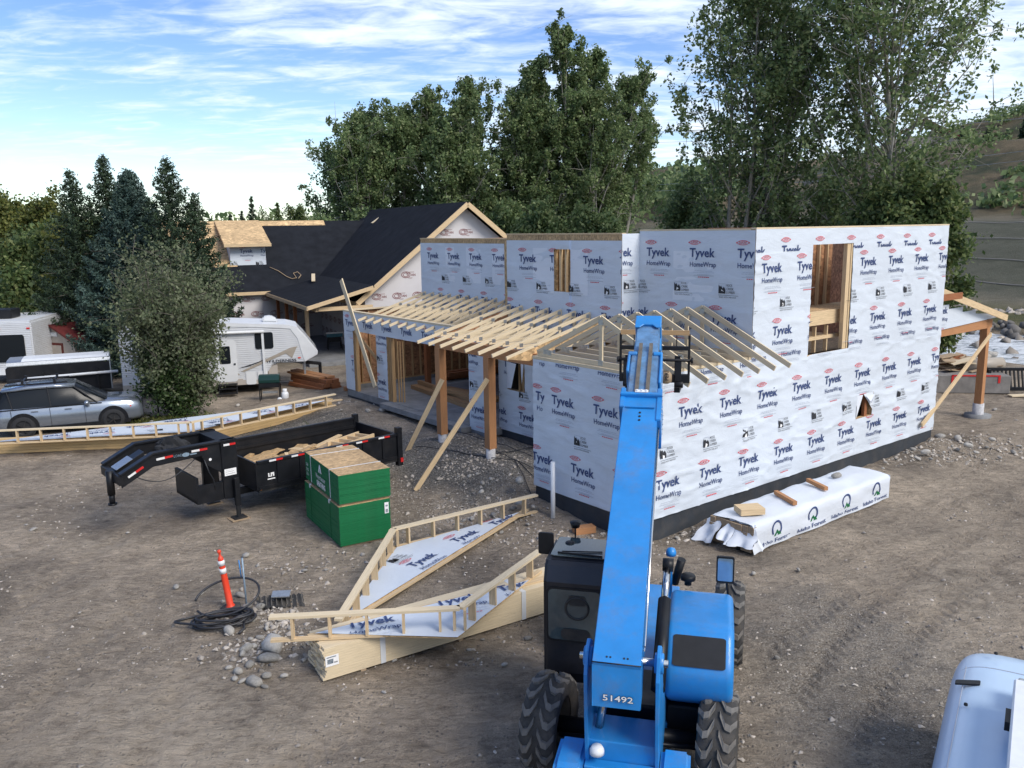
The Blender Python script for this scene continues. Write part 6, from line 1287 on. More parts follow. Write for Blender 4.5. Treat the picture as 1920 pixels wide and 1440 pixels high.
for s in (-1, 1):
    for (xa, xb, za, zb, w_) in ((-1.70, -1.86, 1.0, 1.60, .06), (-.52, -.60, 1.0, 1.66, .07), (.95, .22, 1.04, 1.62, .06), (-2.30, -2.05, 1.0, 1.58, .06)):
        MB().beam((xa, s*.905, za), (xb, s*.72, zb+.04), w_, .03, up=(1, 0, 0)).build('pillar', 'silver' if w_ > .065 and xa != -.52 else 'blackp', car)
    MB().beam((-2.25, s*.925, 1.01), (1.1, s*.925, 1.01), .02, .03).build('window_trim', 'blackp', car); MB().beam((-1.9, s*.62, 1.82), (.05, s*.62, 1.82), .05, .05).build('roof_rail', 'blackp', car)
    mb = MB(); mb.beam((-1.9, s*.93, .28), (2.0, s*.93, .28), .08, .12); mb.build('sill', 'blackp', car)
    for wx in (-1.43, 1.43):
        P = [(wx+.50*math.cos(a), .37+.50*math.sin(a)) for a in np.linspace(math.pi*1.02, -.02*math.pi, 15)]; Q = [(wx+.40*math.cos(a), .37+.40*math.sin(a)) for a in np.linspace(-.02*math.pi, math.pi*1.02, 15)]
        mb = MB(); mb.prism(P+Q, lambda a, z, d: (a, s*(.93+d), z), 0, .045); mb.build('wheel_arch', 'blackp', car)
        mb = MB(); mb.prism([(wx+.41*math.cos(a), .37+.41*math.sin(a)) for a in np.linspace(0, 2*math.pi, 22)[:-1]], lambda a, z, d: (a, s*(.93+d), z), -.1, .030); mb.build('wheel_well', 'tarp', car)
        w_ = thing('wheel', '', '', (wx, s*.89, .37)); del w_['label']; del w_['category']; w_.parent = car
        MB().lathe([(.24, -.11), (.33, -.115), (.365, -.08), (.37, 0), (.365, .08), (.33, .115), (.24, .11)], n=28, ax='y').build('tyre', 'tarp', w_)
        mb = MB(); mb.lathe([(.25, s*.10), (.23, s*.07), (.07, s*.06), (0, s*.09)], n=20, ax='y')
        for i in range(5): a = i*2*math.pi/5; mb.beam((.05*math.cos(a), s*.10, .05*math.sin(a)), (.23*math.cos(a), s*.10, .23*math.sin(a)), .05, .03)
        mb.build('rim', 'rim', w_)
    for x in (-1.05, .0): MB().beam((x-.1, s*.965, .90), (x+.12, s*.965, .90), .02, .03).build('door_handle', 'silver', car)
    for x in (-.55, .55, -1.75): MB().beam((x, s*.957, .32), (x-.02, s*.952, .98), .012, .012).build('door_seam', 'blackp', car)
    mb = MB(); mb.lathe([(0, -.10), (.08, -.08), (.1, 0), (.08, .09), (0, .1)], (.62, s*1.05, 1.07), 10, ax='y'); mb.build('wing_mirror', 'silver', car)
    MB().beam((2.12, s*.80, .83), (2.38, s*.66, .80), .12, .10).build('headlight', 'chrome', car); MB().beam((2.0, s*.90, .80), (2.1, s*.86, .80), .03, .05).build('indicator', 'orange', car)
    MB().box(-2.42, -2.3, s*.8-.08, s*.8+.08, .8, .95).build('tail_light', 'redp', car)
MB().box(2.28, 2.44, -.7, .7, .30, .58).build('grille', 'blackp', car, bevel=.03); MB().box(2.36, 2.45, -.45, .45, .58, .80).build('grille', 'blackp', car, bevel=.02)
for x in (-1.35, -.35): 
    MB().beam((x, -.62, 1.90), (x, .62, 1.90), .05, .03).build('crossbar', 'blackp', car)
    for s in (-.6, .6): MB().box(x-.04, x+.04, s-.03, s+.03, 1.80, 1.97).build('rack_foot', 'blackp', car)

# ================================================================ fifth wheel camper
m, nt, b = new_mat('corrugated_white_siding'); v = coord(nt, 'Object'); sxz = N(nt, 'ShaderNodeSeparateXYZ'); L(nt, v, sxz.inputs[0])
w1 = mth(nt, 'PINGPONG', mth(nt, 'MULTIPLY', sxz.outputs[2], 1.0), .045); wn = ramp(nt, mth(nt, 'MULTIPLY', w1, 22), [(.0, .0), (.35, 1), (1, .75)])
L(nt, mixc(nt, 1, (.64, .66, .69), ramp(nt, noise(nt, 1.3, 5, v).outputs[0], [(.3, .9), (.7, 1.03)]), 'MULTIPLY'), b.inputs['Base Color']); b.inputs['Roughness'].default_value = .4; bumpn(nt, wn, .8, .03, b); MAT['siding'] = m
RO = Vector((-13.35, 35.85, 0)); RA = rad(16)
rv = thing('camper_trailer', 'white fifth wheel camper with raised nose behind the grey green shrub', 'camper', RO, RA)
prof = [(-3.25, .42), (-3.25, 2.85), (-3.1, 3.02), (1.2, 3.10), (2.3, 3.02), (3.6, 2.93), (4.05, 2.80), (4.35, 2.45), (4.88, 1.70), (4.86, 1.55), (4.28, 1.24), (3.15, 1.26), (2.9, 1.20), (2.62, .8), (2.5, .42)]
mb = MB(); mb.prism(prof, lambda a, z, d: (a, d, z), 0, 2.4); mb.build('body', 'siding', rv, bevel=.04, seg=2)
mb = MB(); mb.prism([(-3.2, 2.93), (-3.1, 3.04), (1.2, 3.12), (2.3, 3.04), (3.6, 2.95), (4.05, 2.82), (3.9, 2.74), (3.2, 2.82), (2.3, 2.90), (1.2, 2.96)], lambda a, z, d: (a, d, z), -.025, 2.425); mb.build('roof_cap', 'rvwhite', rv)
mb = MB(); mb.prism([(3.62, 2.90), (4.05, 2.80), (4.35, 2.45), (4.88, 1.70), (4.86, 1.55), (4.28, 1.24), (4.2, 1.5), (4.02, 2.3)], lambda a, z, d: (a, d, z), -.02, 2.42); fc = mb.build('front_cap', 'rvwhite', rv, bevel=.02)
MB().prism([(-3.24, .42), (-3.24, .66), (1.6, .66), (1.62, .6), (2.52, .56), (2.5, .38), (-3.2, .38)], lambda a, z, d: (a, d, z), -.012, 2.41).build('skirt', 'beige', rv)
dm = MB(); dm.prism(rrect(.55, 1.42, .55, 2.38, .14), lambda a, z, d: (a, -.012-d, z), 0, .02); dm = dm.build('door', 'rvwhite', rv)
MB().prism(rrect(.70, 1.16, 1.35, 2.12, .06), lambda a, z, d: (a, -.034-d, z), 0, .01).build('door_window', 'glass', dm); MB().box(1.28, 1.36, -.07, -.03, 1.3, 1.36).build('door_handle', 'blackp', dm)
for a0, a1, z0, z1 in ((2.22, 2.99, 1.93, 2.65), (-1.9, -1.2, 1.6, 2.3), (-.6, .1, 1.35, 2.1)): MB().prism(rrect(a0, a1, z0, z1, .09), lambda a, z, d: (a, -.008-d, z), 0, .02).build('window', 'glass', rv)
MB().cyl((-2.7, -.10, 2.72), (2.62, -.10, 2.70), .06, 10).build('awning_roll', 'rvwhite', rv); MB().box(2.50, 2.60, -.09, -.02, .75, 2.70).build('awning_arm', 'rvwhite', rv); MB().box(-2.65, -2.55, -.09, -.02, .75, 2.70).build('awning_arm', 'rvwhite', rv)
k = Ink(); k.poly([(1.55, .98), (2.6, 1.45), (3.7, 1.92), (4.02, 1.97), (3.9, 1.84), (2.7, 1.36), (1.7, .95)], 2); k.poly([(1.45, 1.12), (2.3, 1.36), (2.75, 1.55), (2.4, 1.36), (1.9, 1.18)], 3); k.poly([(.6, .95), (1.3, .98), (1.5, .85), (1.2, .70), (.9, .86), (.6, .82)], 2); k.poly([(3.4, 1.75), (3.75, 1.45), (3.98, 1.95)], 2)
k.text('W', 2.62, 1.30, .23, 3, width=.24, bold=.03); k.text('ILDERNESS', 2.88, 1.30, .17, 3, width=1.05, bold=.02); k.rect(4.0, 4.12, 1.42, 1.48, 1)
k.build(lambda a, z: (a, -.018 if a < 3.9 else -.026, z), 'side_graphics', ['navy', 'orange', 'tan', 'black', 'white', 'wrap', 'maroon'], rv)
nv = Vector((.53, 0, -.75)).normalized(); nn_ = Vector((.75, 0, .53)).normalized(); o0 = Vector((4.35, 0, 2.45))
k = Ink(); k.text('WILDERNESS', .55, -.62, .17, 3, width=1.1, bold=.02); k.rect(.75, 1.5, -.22, -.20, 2); k.rect(.9, 1.35, -.29, -.275, 2); k.rect(.1, 2.3, -.83, -.81, 3); k.rect(.1, 2.3, -.88, -.855, 3)
k.build(lambda a, z: o0+Vector((0, a, 0))-nv*z+nn_*.016, 'front_graphics', ['navy', 'orange', 'tan', 'black', 'white', 'wrap', 'maroon'], fc)
mb = MB(); mb.prism([(.35, 3.10), (.4, 3.35), (.8, 3.42), (1.35, 3.30), (1.45, 3.12)], lambda a, z, d: (a-.4, d, z), .5, 1.15); mb.build('air_conditioner', 'rvwhite', rv, bevel=.06, seg=3)
mb = MB(); mb.prism([(2.55, 3.02), (2.62, 3.24), (2.95, 3.28), (3.2, 3.12), (3.25, 2.98)], lambda a, z, d: (a, d, z), .9, 1.4); mb.build('roof_vent', 'rvwhite', rv, bevel=.05, seg=2)
for x0 in (1.75, 2.05+.2): MB().prism(rrect(x0, x0+.42, .38, .95, .08), lambda a, z, d: (a, -.02-d, z), 0, .015).build('hatch', 'rvwhite', rv)
for x in (-1.25, -.38):
    MB().lathe([(.2, -.1), (.33, -.11), (.36, -.07), (.36, .07), (.33, .11), (.2, .1)], (x, .12, .36), 22, ax='y').build('tyre', 'rubber', rv); MB().lathe([(.22, -.03), (.12, -.02), (.06, -.08), (0, -.08)], (x, .10, .36), 16, ax='y').build('rim', 'reflect', rv)
MB().box(-1.75, .12, -.015, .0, .36, .72).build('wheel_opening', 'tarp', rv); MB().box(-2.9, 2.3, .4, 2.0, .25, .42).build('frame', 'blackp', rv)
mb = MB()
for i in range(3): mb.box(.62, 1.36, -.28-.2*i, -.02-.2*i, .46-.17*i, .49-.17*i)
mb.beam((.62, -.05, .5), (.62, -.65, .1), .03, .03); mb.beam((1.36, -.05, .5), (1.36, -.65, .1), .03, .03); mb.build('entry_step', 'blackp', rv)
mb = MB(); mb.beam((3.3, 1.2, 1.22), (5.05, 1.2, .95), .3, .12); mb.beam((5.0, 1.2, 1.0), (5.0, 1.2, .45), .14, .14); mb.build('hitch_pin_box', 'blackp', rv)
for y in (.35, 2.0): MB().box(4.25, 4.33, y, y+.08, 0, 1.25).build('landing_leg', 'steel', rv)
MB().box(2.72, 3.1, .1, 2.3, .44, 1.2).build('front_storage', 'beige', rv)
# ================================================================ black cargo trailer
co = Vector((-17.5, 36.15, 0)); ca = rad(24)
ct = thing('cargo_trailer', 'black enclosed cargo trailer with white roof and pale side pipe behind the silver car', 'cargo trailer', co, ca)
mb = MB(); mb.prism([(-3.6, .35), (-3.95, .45), (-3.95, 1.5), (-3.7, 1.62), (0, 1.62), (0, .35)], lambda a, z, d: (a, d, z), 0, 1.9); mb.build('body', 'blackp', ct, bevel=.02)
mb = MB(); mb.prism([(0, 0), (.08, .13), (.4, .20), (1.5, .20), (1.82, .13), (1.9, 0)], lambda y, z, d: (d, y, z+1.60), -3.9, .02); mb.build('roof', 'steel', ct); MB().prism([(.10, .14), (.4, .21), (1.5, .21), (1.8, .14)], lambda y, z, d: (d, y, z+1.605), -3.35, -.02).build('roof_sheet', 'pvc', ct)
MB().box(-3.9, .03, -.02, .0, 1.58, 1.61).build('edge_trim', 'steel', ct); MB().box(-.02, .03, -.025, .0, .35, 1.65).build('corner_trim', 'steel', ct)
MB().cyl((-3.25, -.12, 1.05), (.3, -.12, 1.10), .06, 10).build('pale_pipe', 'pvc', ct)
for x in (-2.6, -.55): MB().box(x, x+.06, -.14, -.01, .3, 1.25).build('pipe_bracket', 'blackp', ct)
for x in (-2.3, -1.5): MB().lathe([(0, -.1), (.3, -.1), (.33, 0), (.3, .1)], (x, .1, .33), 18, ax='y').build('wheel', 'rubber', ct)
k = Ink(); k.poly([(0, .2), (.08, .17), (.16, .2), (.16, .08), (.08, -.02), (0, .08)], 0); k.rect(.0, .16, .14, .2, 1); k.build(lambda a, z: (-3.97, 1.0-a, 1.25+z), 'shield_sticker', ['blue']+INK[1:], ct)
# ================================================================ white motorhome at the left edge
mo_ = at(60, 742, 0); mh = thing('motorhome', 'white motorhome with dark rear window at the left edge behind the cargo trailer', 'motorhome', (mo_.x-1.9, mo_.y+3.2, 0), rad(10))
mb = MB(); mb.box(-2.2, .35, 0, 6.5, .45, 2.95); mb.build('body', 'siding', mh, bevel=.06, seg=2)
MB().box(-2.15, .30, .05, 6.4, 2.95, 3.0).build('roof', 'rvwhite', mh); MB().prism(rrect(-2.0, .0, 1.05, 2.35, .12), lambda a, z, d: (a, -.02-d, z), 0, .02).build('rear_window', 'glass', mh)
for x in (-1.6, -1.15, .15): MB().box(x, x+.14, -.03, 0, 2.6, 2.68).build('marker_light', 'redp', mh)
MB().box(-1.9, -.9, 1.2, 2.4, 3.0, 3.45).build('air_conditioner', 'blackp', mh, bevel=.05); MB().box(-2.15, .33, -.06, .0, .45, .7).build('bumper', 'rvwhite', mh)
k = Ink(); k.text('port', -1.9, .78, .25, 3, width=.7, italic=.2); k.build(lambda a, z: (a, -.07, z), 'lettering', INK, mh)
for x in (-1.9, .0): MB().lathe([(0, -.1), (.35, -.1), (.38, 0), (.35, .1)], (x, .9, .38), 18, ax='x').build('wheel', 'rubber', mh)
# shed
sh_ = at(108, 702, 0); shd = thing('garden_shed', 'small tan shed with dark red roof between the motorhome and the blue spruce', 'shed', (sh_.x, sh_.y, 0), rad(-22))
mb = MB(); mb.prism([(-1.4, 0), (-1.4, 1.75), (0, 2.45), (1.4, 1.75), (1.4, 0)], lambda a, z, d: (a, d, z), 0, 3); mb.build('wall', 'beige', shd)
for s in (-1, 1): MB().prism([(s*1.6, 1.62), (s*1.6, 1.72), (0, 2.56), (0, 2.46)], lambda a, z, d: (a, d, z), -.2, 3.2).build('roof', 'shedred', shd)
MB().box(-.62, .62, -.03, 0, 0, 1.62).build('door_frame', 'redtrim', shd); MB().box(-.5, .5, -.05, -.03, 0.05, 1.5).build('door', 'beige', shd); MB().box(-.3, .3, -.05, 0, 1.95, 2.15).build('sign', 'pvc', shd)
# white van camper and long flat roof beyond
vn = thing('camper_van', 'white camper van with dark roof panel beyond the red roofed shed', 'van', at(95, 655, 0)+Vector((0, 2, 0)), rad(20)); MB().box(-1.9, 1.6, 0, 2.0, .4, 2.4).build('body', 'rvwhite', vn, bevel=.1, seg=3); MB().box(-1.5, 1.4, .1, 1.9, 2.4, 2.46).build('roof_panel', 'glass', vn)
for x in (-1.4, -.6): MB().box(x, x+.6, -.02, 0, 1.5, 2.0).build('window', 'glass', vn)
MB().lathe([(0, .0), (.35, .0), (.3, .2), (0, .26)], (0, 1, 2.46), 14).build('roof_vent', 'blackp', vn); MB().box(-3.3, -1.95, .1, 1.8, .6, 2.0).build('hood', 'rvwhite', vn, bevel=.08)
for x in (-1.5, 1.0): MB().lathe([(0, -.1), (.35, -.1), (.35, .1), (0, .1)], (x, .1, .35), 16, ax='y').build('wheel', 'rubber', vn)
cpn = thing('carport', 'long low carport with pale metal roof at the left edge beyond the vehicles', 'carport', at(40, 640, 0)+Vector((0, 6, 0)), rad(14)); MB().beam((-7, 0, 2.9), (3.4, 0, 3.0), 3.2, .22).build('roof', 'pvc', cpn)
for x in (-6, -2, 3): 
    for y in (-1.4, 1.4): MB().box(x-.07, x+.07, y-.07, y+.07, 0, 2.9).build('post', 'steel', cpn)
# plank fence far left
fx = at(-60, 600, 0); fe = thing('board_fence', 'weathered vertical board fence at the far left edge under the trees', 'fence', (-30, 52, 0), rad(20)); fb = None
for i in range(46):
    if fb is None: fb = MB().box(0, .17, 0, .03, 0, 1.9).build('board', 'fence', fe); o = fb
    else: o = fb.copy(); COL.objects.link(o)
    o.location = (-4+.19*i, RNG.uniform(-.01, .01), RNG.uniform(-.04, .03))
MB().box(-4, 4.7, .03, .08, 1.5, 1.6).build('rail', 'fence', fe); MB().box(-4, 4.7, .03, .08, .4, .5).build('rail', 'fence', fe)
# ================================================================ debris by the river
rr_ = random.Random(21)
for i in range(80):
    p = at(rr_.uniform(1752, 1860), rr_.uniform(712, 730), 0); hh = .75+.95*rr_.random()*math.exp(-((p.x-17.5)/2.2)**2); L_ = rr_.uniform(.5, 1.6); a = rr_.uniform(-.6, .9)
    o = MB().beam((-L_/2, 0, 0), (L_/2, 0, rr_.uniform(-.2, .25)), rr_.choice((.1, .15, .4)), .04).build('wood_offcut', rr_.choice(('scrap', 'redwood', 'osb', 'pinew', 'scrap'))); o.location = (p.x, p.y, gz(p.x, p.y)+hh*.9); o.rotation_euler = (rr_.uniform(-.2, .2), 0, a); tag(o, ('long' if L_ > 1.1 else 'short' if L_ < .8 else 'medium')+' '+{'scrap': 'weathered', 'redwood': 'reddish', 'osb': 'strand', 'pinew': 'pale'}[o.data.materials[0].name.replace('scrap_wood','scrap').replace('reddish_timber','redwood').replace('oriented_strand_board','osb').replace('white_pine_lumber','pinew')]+' scrap board in the '+('left' if p.x < 17.6 else 'right')+' part of the heap by the river', 'wood scrap', 'scrap boards heaped by the river')
db = at(1830, 738, 0); dbx = thing('debris_bin', 'low grey bin with pink straps in front of the scrap heap by the river', 'bin', (db.x, db.y, 0), rad(-8)); MB().box(-1.9, 1.3, 0, 1.2, 0, .75).build('bin', 'riprap', dbx, bevel=.03)
for x in (-1.0, .8): MB().box(x, x+.09, -.02, .0, .45, .78).build('pink_strap', 'redp', dbx)
MB().box(-1.0, .8, -.02, 0, .72, .78).build('pink_strap', 'redp', dbx)
MB().cyl((-.1, 1.2, 1.0), (1.5, 1.5, 1.0), .3, 14).build('cardboard_tube', 'tan', dbx)
bk = at(1905, 733, 0); bkt = thing('skeleton_bucket', 'black slatted machine bucket on the ground by the river at the right edge', 'bucket', (bk.x, bk.y, 0), rad(-5))
for i in range(14): MB().beam((-1.0+.16*i, 0, .08), (-1.0+.16*i, .25, .85), .05, .08).build('tine', 'blackp', bkt)
MB().beam((-1.1, .25, .88), (1.3, .25, .88), .12, .12).build('top_bar', 'blackp', bkt); MB().beam((-1.1, 0, .1), (1.3, 0, .1), .1, .12).build('bottom_bar', 'blackp', bkt); MB().box(-1.15, -1.05, 0, .8, .05, .9).build('side_plate', 'blackp', bkt)
o = MB().beam((0, 0, 0), (2.6, .3, 0), .3, .05).build('loose_board', 'pinew'); o.location = at(1893, 742, .05); tag(o, 'pale plank on the dirt in front of the black slatted bucket', 'plank')
for i, (x, y) in enumerate(((1850, 665), (1805, 700), (1770, 690), (1870, 700))):
    p = at(x, y, -.6); o = bpy.data.objects.new('rock', ROCKM[i]); COL.objects.link(o); o.location = p; o.scale = (.6, .45, .4); tag(o, 'dark boulder standing in the river foam', 'rock', 'boulders in the river')
# sign in shrub
sg_ = thing('warning_sign', 'small white and red sign fixed in the front of the grey green shrub', 'sign', at(292, 780, 0)+Vector((-.1, .5, 0)), rad(18)); MB().box(-.03, .03, 0, .03, 0, 1.0).build('stake', 'blackp', sg_); MB().box(-.22, .22, -.02, 0, .85, 1.18).build('panel', 'white', sg_)
k = Ink(); k.rect(-.2, .2, 1.06, 1.16, 1); k.rect(-.13, .13, 1.10, 1.12, 4); k.rect(-.18, .02, .98, 1.0, 3); k.rect(-.18, .0, .93, .95, 3); k.ell(.1, .95, .07, .06, 3); k.build(lambda a, z: (a, -.024, z), 'sign_print', INK, sg_)
# ================================================================ trees
MAT['leaf_dark'] = leafmat('cottonwood_leaf', [(0.075, 0.12, 0.05), (0.12, 0.18, 0.07), (0.18, 0.245, 0.10), (0.29, 0.335, 0.165)], .42)
MAT['leaf_mid'] = leafmat('willow_leaf', [(0.044, 0.075, 0.027), (0.081, 0.125, 0.043), (0.138, 0.188, 0.062), (0.225, 0.25, 0.1)], .42)
MAT['leaf_grey'] = leafmat('shrub_leaf', [(.085, .112, .055), (.118, .146, .072), (.15, .175, .095), (.21, .225, .14)], .35)
MAT['leaf_low'] = leafmat('shrub_low_leaf', [(0.027, 0.053, 0.018), (0.045, 0.083, 0.024), (0.075, 0.12, 0.036)], .35)
MAT['leaf_lit'] = leafmat('sunlit_yellow_green_leaf', [(0.046, 0.065, 0.018), (0.091, 0.117, 0.029), (0.169, 0.189, 0.046), (0.26, 0.247, 0.078)], .42)  # sunlight on the left trees painted into the yellow-green; dry grass shares it
MAT['needle_blue'] = leafmat('blue_spruce_needle', [(0.022, 0.045, 0.036), (0.042, 0.076, 0.062), (0.072, 0.115, 0.096)], .05)
MAT['needle'] = leafmat('spruce_needle', [(0.018, 0.033, 0.018), (0.03, 0.054, 0.027), (0.051, 0.078, 0.039)], .05)
def leafmesh(name, cen, size, mat, parent, seed=0, aspect=.62):
    r = np.random.default_rng(seed); n = len(cen); a = r.normal(size=(n, 3)); a /= np.linalg.norm(a, axis=1)[:, None]; b = r.normal(size=(n, 3)); b -= a*(a*b).sum(1)[:, None]; b /= np.linalg.norm(b, axis=1)[:, None]
    s = (size*r.uniform(.6, 1.35, n))[:, None]*.5; V_ = np.stack([cen-a*s, cen-b*s*aspect, cen+a*s, cen+b*s*aspect], 1).reshape(-1, 3)
    return npmesh(name, V_, np.arange(4*n).reshape(n, 4), mat, parent)
def decid(name, label, cat, loc, H, prof, nlimb, nleaf, lsize, mat, seed, bark='bark', group=None, trunk=.22, stems=1, elev=(35, 65), low=.12, clump=.75, spread=0.0, gaps=0.0):
    r = random.Random(seed); rn = np.random.default_rng(seed); t = thing(name, label, cat, loc, 0, group); cl = []; wt = []; mb = MB()
    def bez(p, d, ln, n=6, up=.25):
        P = [p.copy()]; d = d.normalized()
        for i in range(n): d = (d+Vector((r.gauss(0, .10), r.gauss(0, .10), up*.22+r.gauss(0, .05)))).normalized(); P.append(P[-1]+d*(ln/n))
        return P
    for s in range(stems):
        base = Vector((r.gauss(0, spread), r.gauss(0, spread)*.7, 0)) if stems > 1 else Vector((0, 0, 0)); lean = Vector((base.x*.06+r.gauss(0, .03), base.y*.06+r.gauss(0, .03), 1)); hs = H*(1 if s == 0 else r.uniform(.78, 1.0))
        T = [base*.35]; dd_ = lean.normalized()
        for i in range(12): dd_ = (dd_+Vector((r.gauss(0, .025), r.gauss(0, .025), .05))).normalized(); T.append(T[-1]+dd_*(hs*.96/12))
        mb.tube(T, [trunk*(1-.93*i/12)+.015 for i in range(13)], 8)
        for i in range(nlimb//stems):
            f = low+(1-low)*((i+r.random())/(nlimb//stems))**.85; f = min(f, .97); k = f*12; p = T[int(k)].lerp(T[min(12, int(k)+1)], k-int(k))
            az = i*2.399+r.uniform(-.4, .4); R_ = .66*np.interp(f, *zip(*prof))*H*r.uniform(.7, 1.12)/(1 if stems == 1 else 1.25); el = rad(r.uniform(*elev)+f*8); ln = R_/max(.35, math.cos(el))
            L_ = bez(p, Vector((math.cos(az)*math.cos(el), math.sin(az)*math.cos(el), math.sin(el)*.75)), ln); rb = trunk*(1-f)*.38+.018
            mb.tube(L_, [rb*(1-.85*q/6) for q in range(7)], 5)
            for q in (2, 3, 4, 5, 6):
                cl.append(L_[q]+Vector((r.gauss(0, .2), r.gauss(0, .2), r.gauss(0, .2)))); wt.append(.5+.14*q)
                if q < 6 or True:
                    for _ in range(2):
                        sd_ = Vector((r.gauss(0, 1), r.gauss(0, 1), r.gauss(.35, .6))).normalized()*ln*r.uniform(.12, .3); e = L_[q]+sd_; mb.tube([L_[q], L_[q]+sd_*.5+Vector((0, 0, .05)), e], [rb*.35, rb*.22, .008], 4); cl.append(e); wt.append(.9)
        cl.append(T[12]); wt.append(.8)
    C = np.array([tuple(c) for c in cl]); Wt = np.array(wt)
    if gaps: Wt = Wt*(rn.random(len(Wt)) > gaps)
    Wt = Wt/Wt.sum(); idx = rn.choice(len(C), nleaf, p=Wt); off = rn.normal(size=(nleaf, 3)); off /= np.linalg.norm(off, axis=1)[:, None]; rr = clump*rn.random(nleaf)**.55; cs_ = rn.uniform(.6, 1.25, len(C))[idx]
    P = C[idx]+off*(rr*cs_)[:, None]*np.array([.85, .85, 1.15]); P[:, 2] = np.maximum(P[:, 2], .1)
    mb.build('trunk', bark, t); leafmesh('crown', P, lsize, mat, t, seed); return t
def conifer(name, label, cat, loc, H, R_, mat, seed, dens=1.0, group=None, droop=.25, low=.04, size=.16, power=.9):
    r = np.random.default_rng(seed); t = thing(name, label, cat, loc, 0, group); mb = MB(); mb.cyl((0, 0, 0), (0, 0, H*.98), .018*H, 8, r2=.02); C = []
    nb = int(150*dens); 
    for i in range(nb):
        f = low+(1-low)*((i+r.random())/nb); az = i*2.399+r.uniform(-.3, .3); ln = R_*(1-f)**power*r.uniform(.72, 1.15)*(1+.5*float(fbm(math.cos(az)*1.3+seed, math.sin(az)*1.3+f*5, seed, 2)))+.12; z0 = f*H
        n = max(8, int(ln*42*min(1.6, dens**.3))); s = r.random(n)**.8; lat = r.normal(0, 1, n)*(.15 if dens > 1 else .10)*ln*(1.05-s)+r.normal(0, .04, n)
        x = s*ln; z = z0-droop*ln*s*(1.2-.9*s)+.22*ln*s**4-np.abs(lat)*.15+r.normal(0, .05, n); C.append(np.stack([x*math.cos(az)-lat*math.sin(az), x*math.sin(az)+lat*math.cos(az), z], 1))
        if i % 3 == 0: mb.tube([(0, 0, z0), (ln*.5*math.cos(az), ln*.5*math.sin(az), z0-droop*ln*.4), (ln*.95*math.cos(az), ln*.95*math.sin(az), z0-droop*ln*.3)], [.03, .02, .008], 4)
    C = np.concatenate(C); mb.build('trunk', 'bark', t); C[:, 2] = np.maximum(C[:, 2], .08)
    k = 3; C = np.repeat(C, k, 0)+r.normal(0, .06, (len(C)*k, 3)); leafmesh('crown', C, size, mat, t, seed, .35); return t
PC = [(0, .12), (.15, .28), (.4, .32), (.7, .24), (.88, .13), (1, .03)]; PN = [(0, .08), (.15, .22), (.4, .25), (.7, .19), (.88, .10), (1, .02)]
def atd(px, D):   # ground position seen in the direction of column px at distance D
    q = (fw*FPX+R2*(px-960)+U2*(720-430)); q.z = 0; q.normalize(); p = q*D; return (p.x, p.y, gz(p.x, p.y))
# central cottonwood group
G1 = 'cottonwoods behind the old house'
for i, (px, D, top, nl, prof, lab) in enumerate([(668, 74, 205, 24000, PC, 'leftmost cottonwood of the group behind the black felt roof, shorter with wide crown'), (700, 70, 165, 30000, PC, 'cottonwood second from the left behind the black felt roof'), (775, 72, 120, 34000, PN, 'tall narrow cottonwood rising above the black felt roof ridge'), (835, 68, 150, 34000, PC, 'cottonwood standing behind the apex of the grey wrapped gable'), (915, 73, 105, 36000, PN, 'tall cottonwood just right of the grey wrapped gable'),
        (985, 70, 70, 38000, PN, 'very tall cottonwood left of the tallest one in the central group'), (1055, 72, 22, 40000, PN, 'tallest cottonwood of the central group with pointed top'), (1105, 70, 42, 36000, PN, 'tall cottonwood at the right side of the central group'), (1140, 73, 150, 24000, PN, 'rightmost shorter cottonwood of the central group against the open sky')]):
    hz_ = 432-.0145*px*0; H_ = 5.0+(428-top)*D/1574*.95
    decid('cottonwood_tree', lab, 'tree', atd(px, D), H_, prof, 58, int(nl*1.35), .24, 'leaf_dark', 100+i, 'palebark', G1, .24, 3, (48, 74), .13, .52, 1.6, .22)
# understory in front of them
for i, (px, D, H_) in enumerate([(620, 66, 7.5), (700, 64, 8), (1000, 62, 8.5), (1070, 62, 8), (1130, 62, 7.5), (1195, 60, 5.8), (960, 64, 8.5), (1250, 64, 5.6)]):
    decid('understory_tree', ('low dark bushy tree under the central cottonwoods, ' if px < 1190 else 'low dark bushy tree behind the wrapped upper wall, ')+['leftmost', 'second from the left', 'fourth from the left', 'fifth from the left', 'sixth from the left', 'seventh from the left', 'third from the left', 'rightmost'][i], 'tree', atd(px, D), H_, [(0, .34), (.5, .38), (1, .08)], 36, 16000, .30, 'leaf_dark', 300+i, 'bark', 'low trees under the cottonwoods', .14, 2, (20, 50), .02, .9, .8)
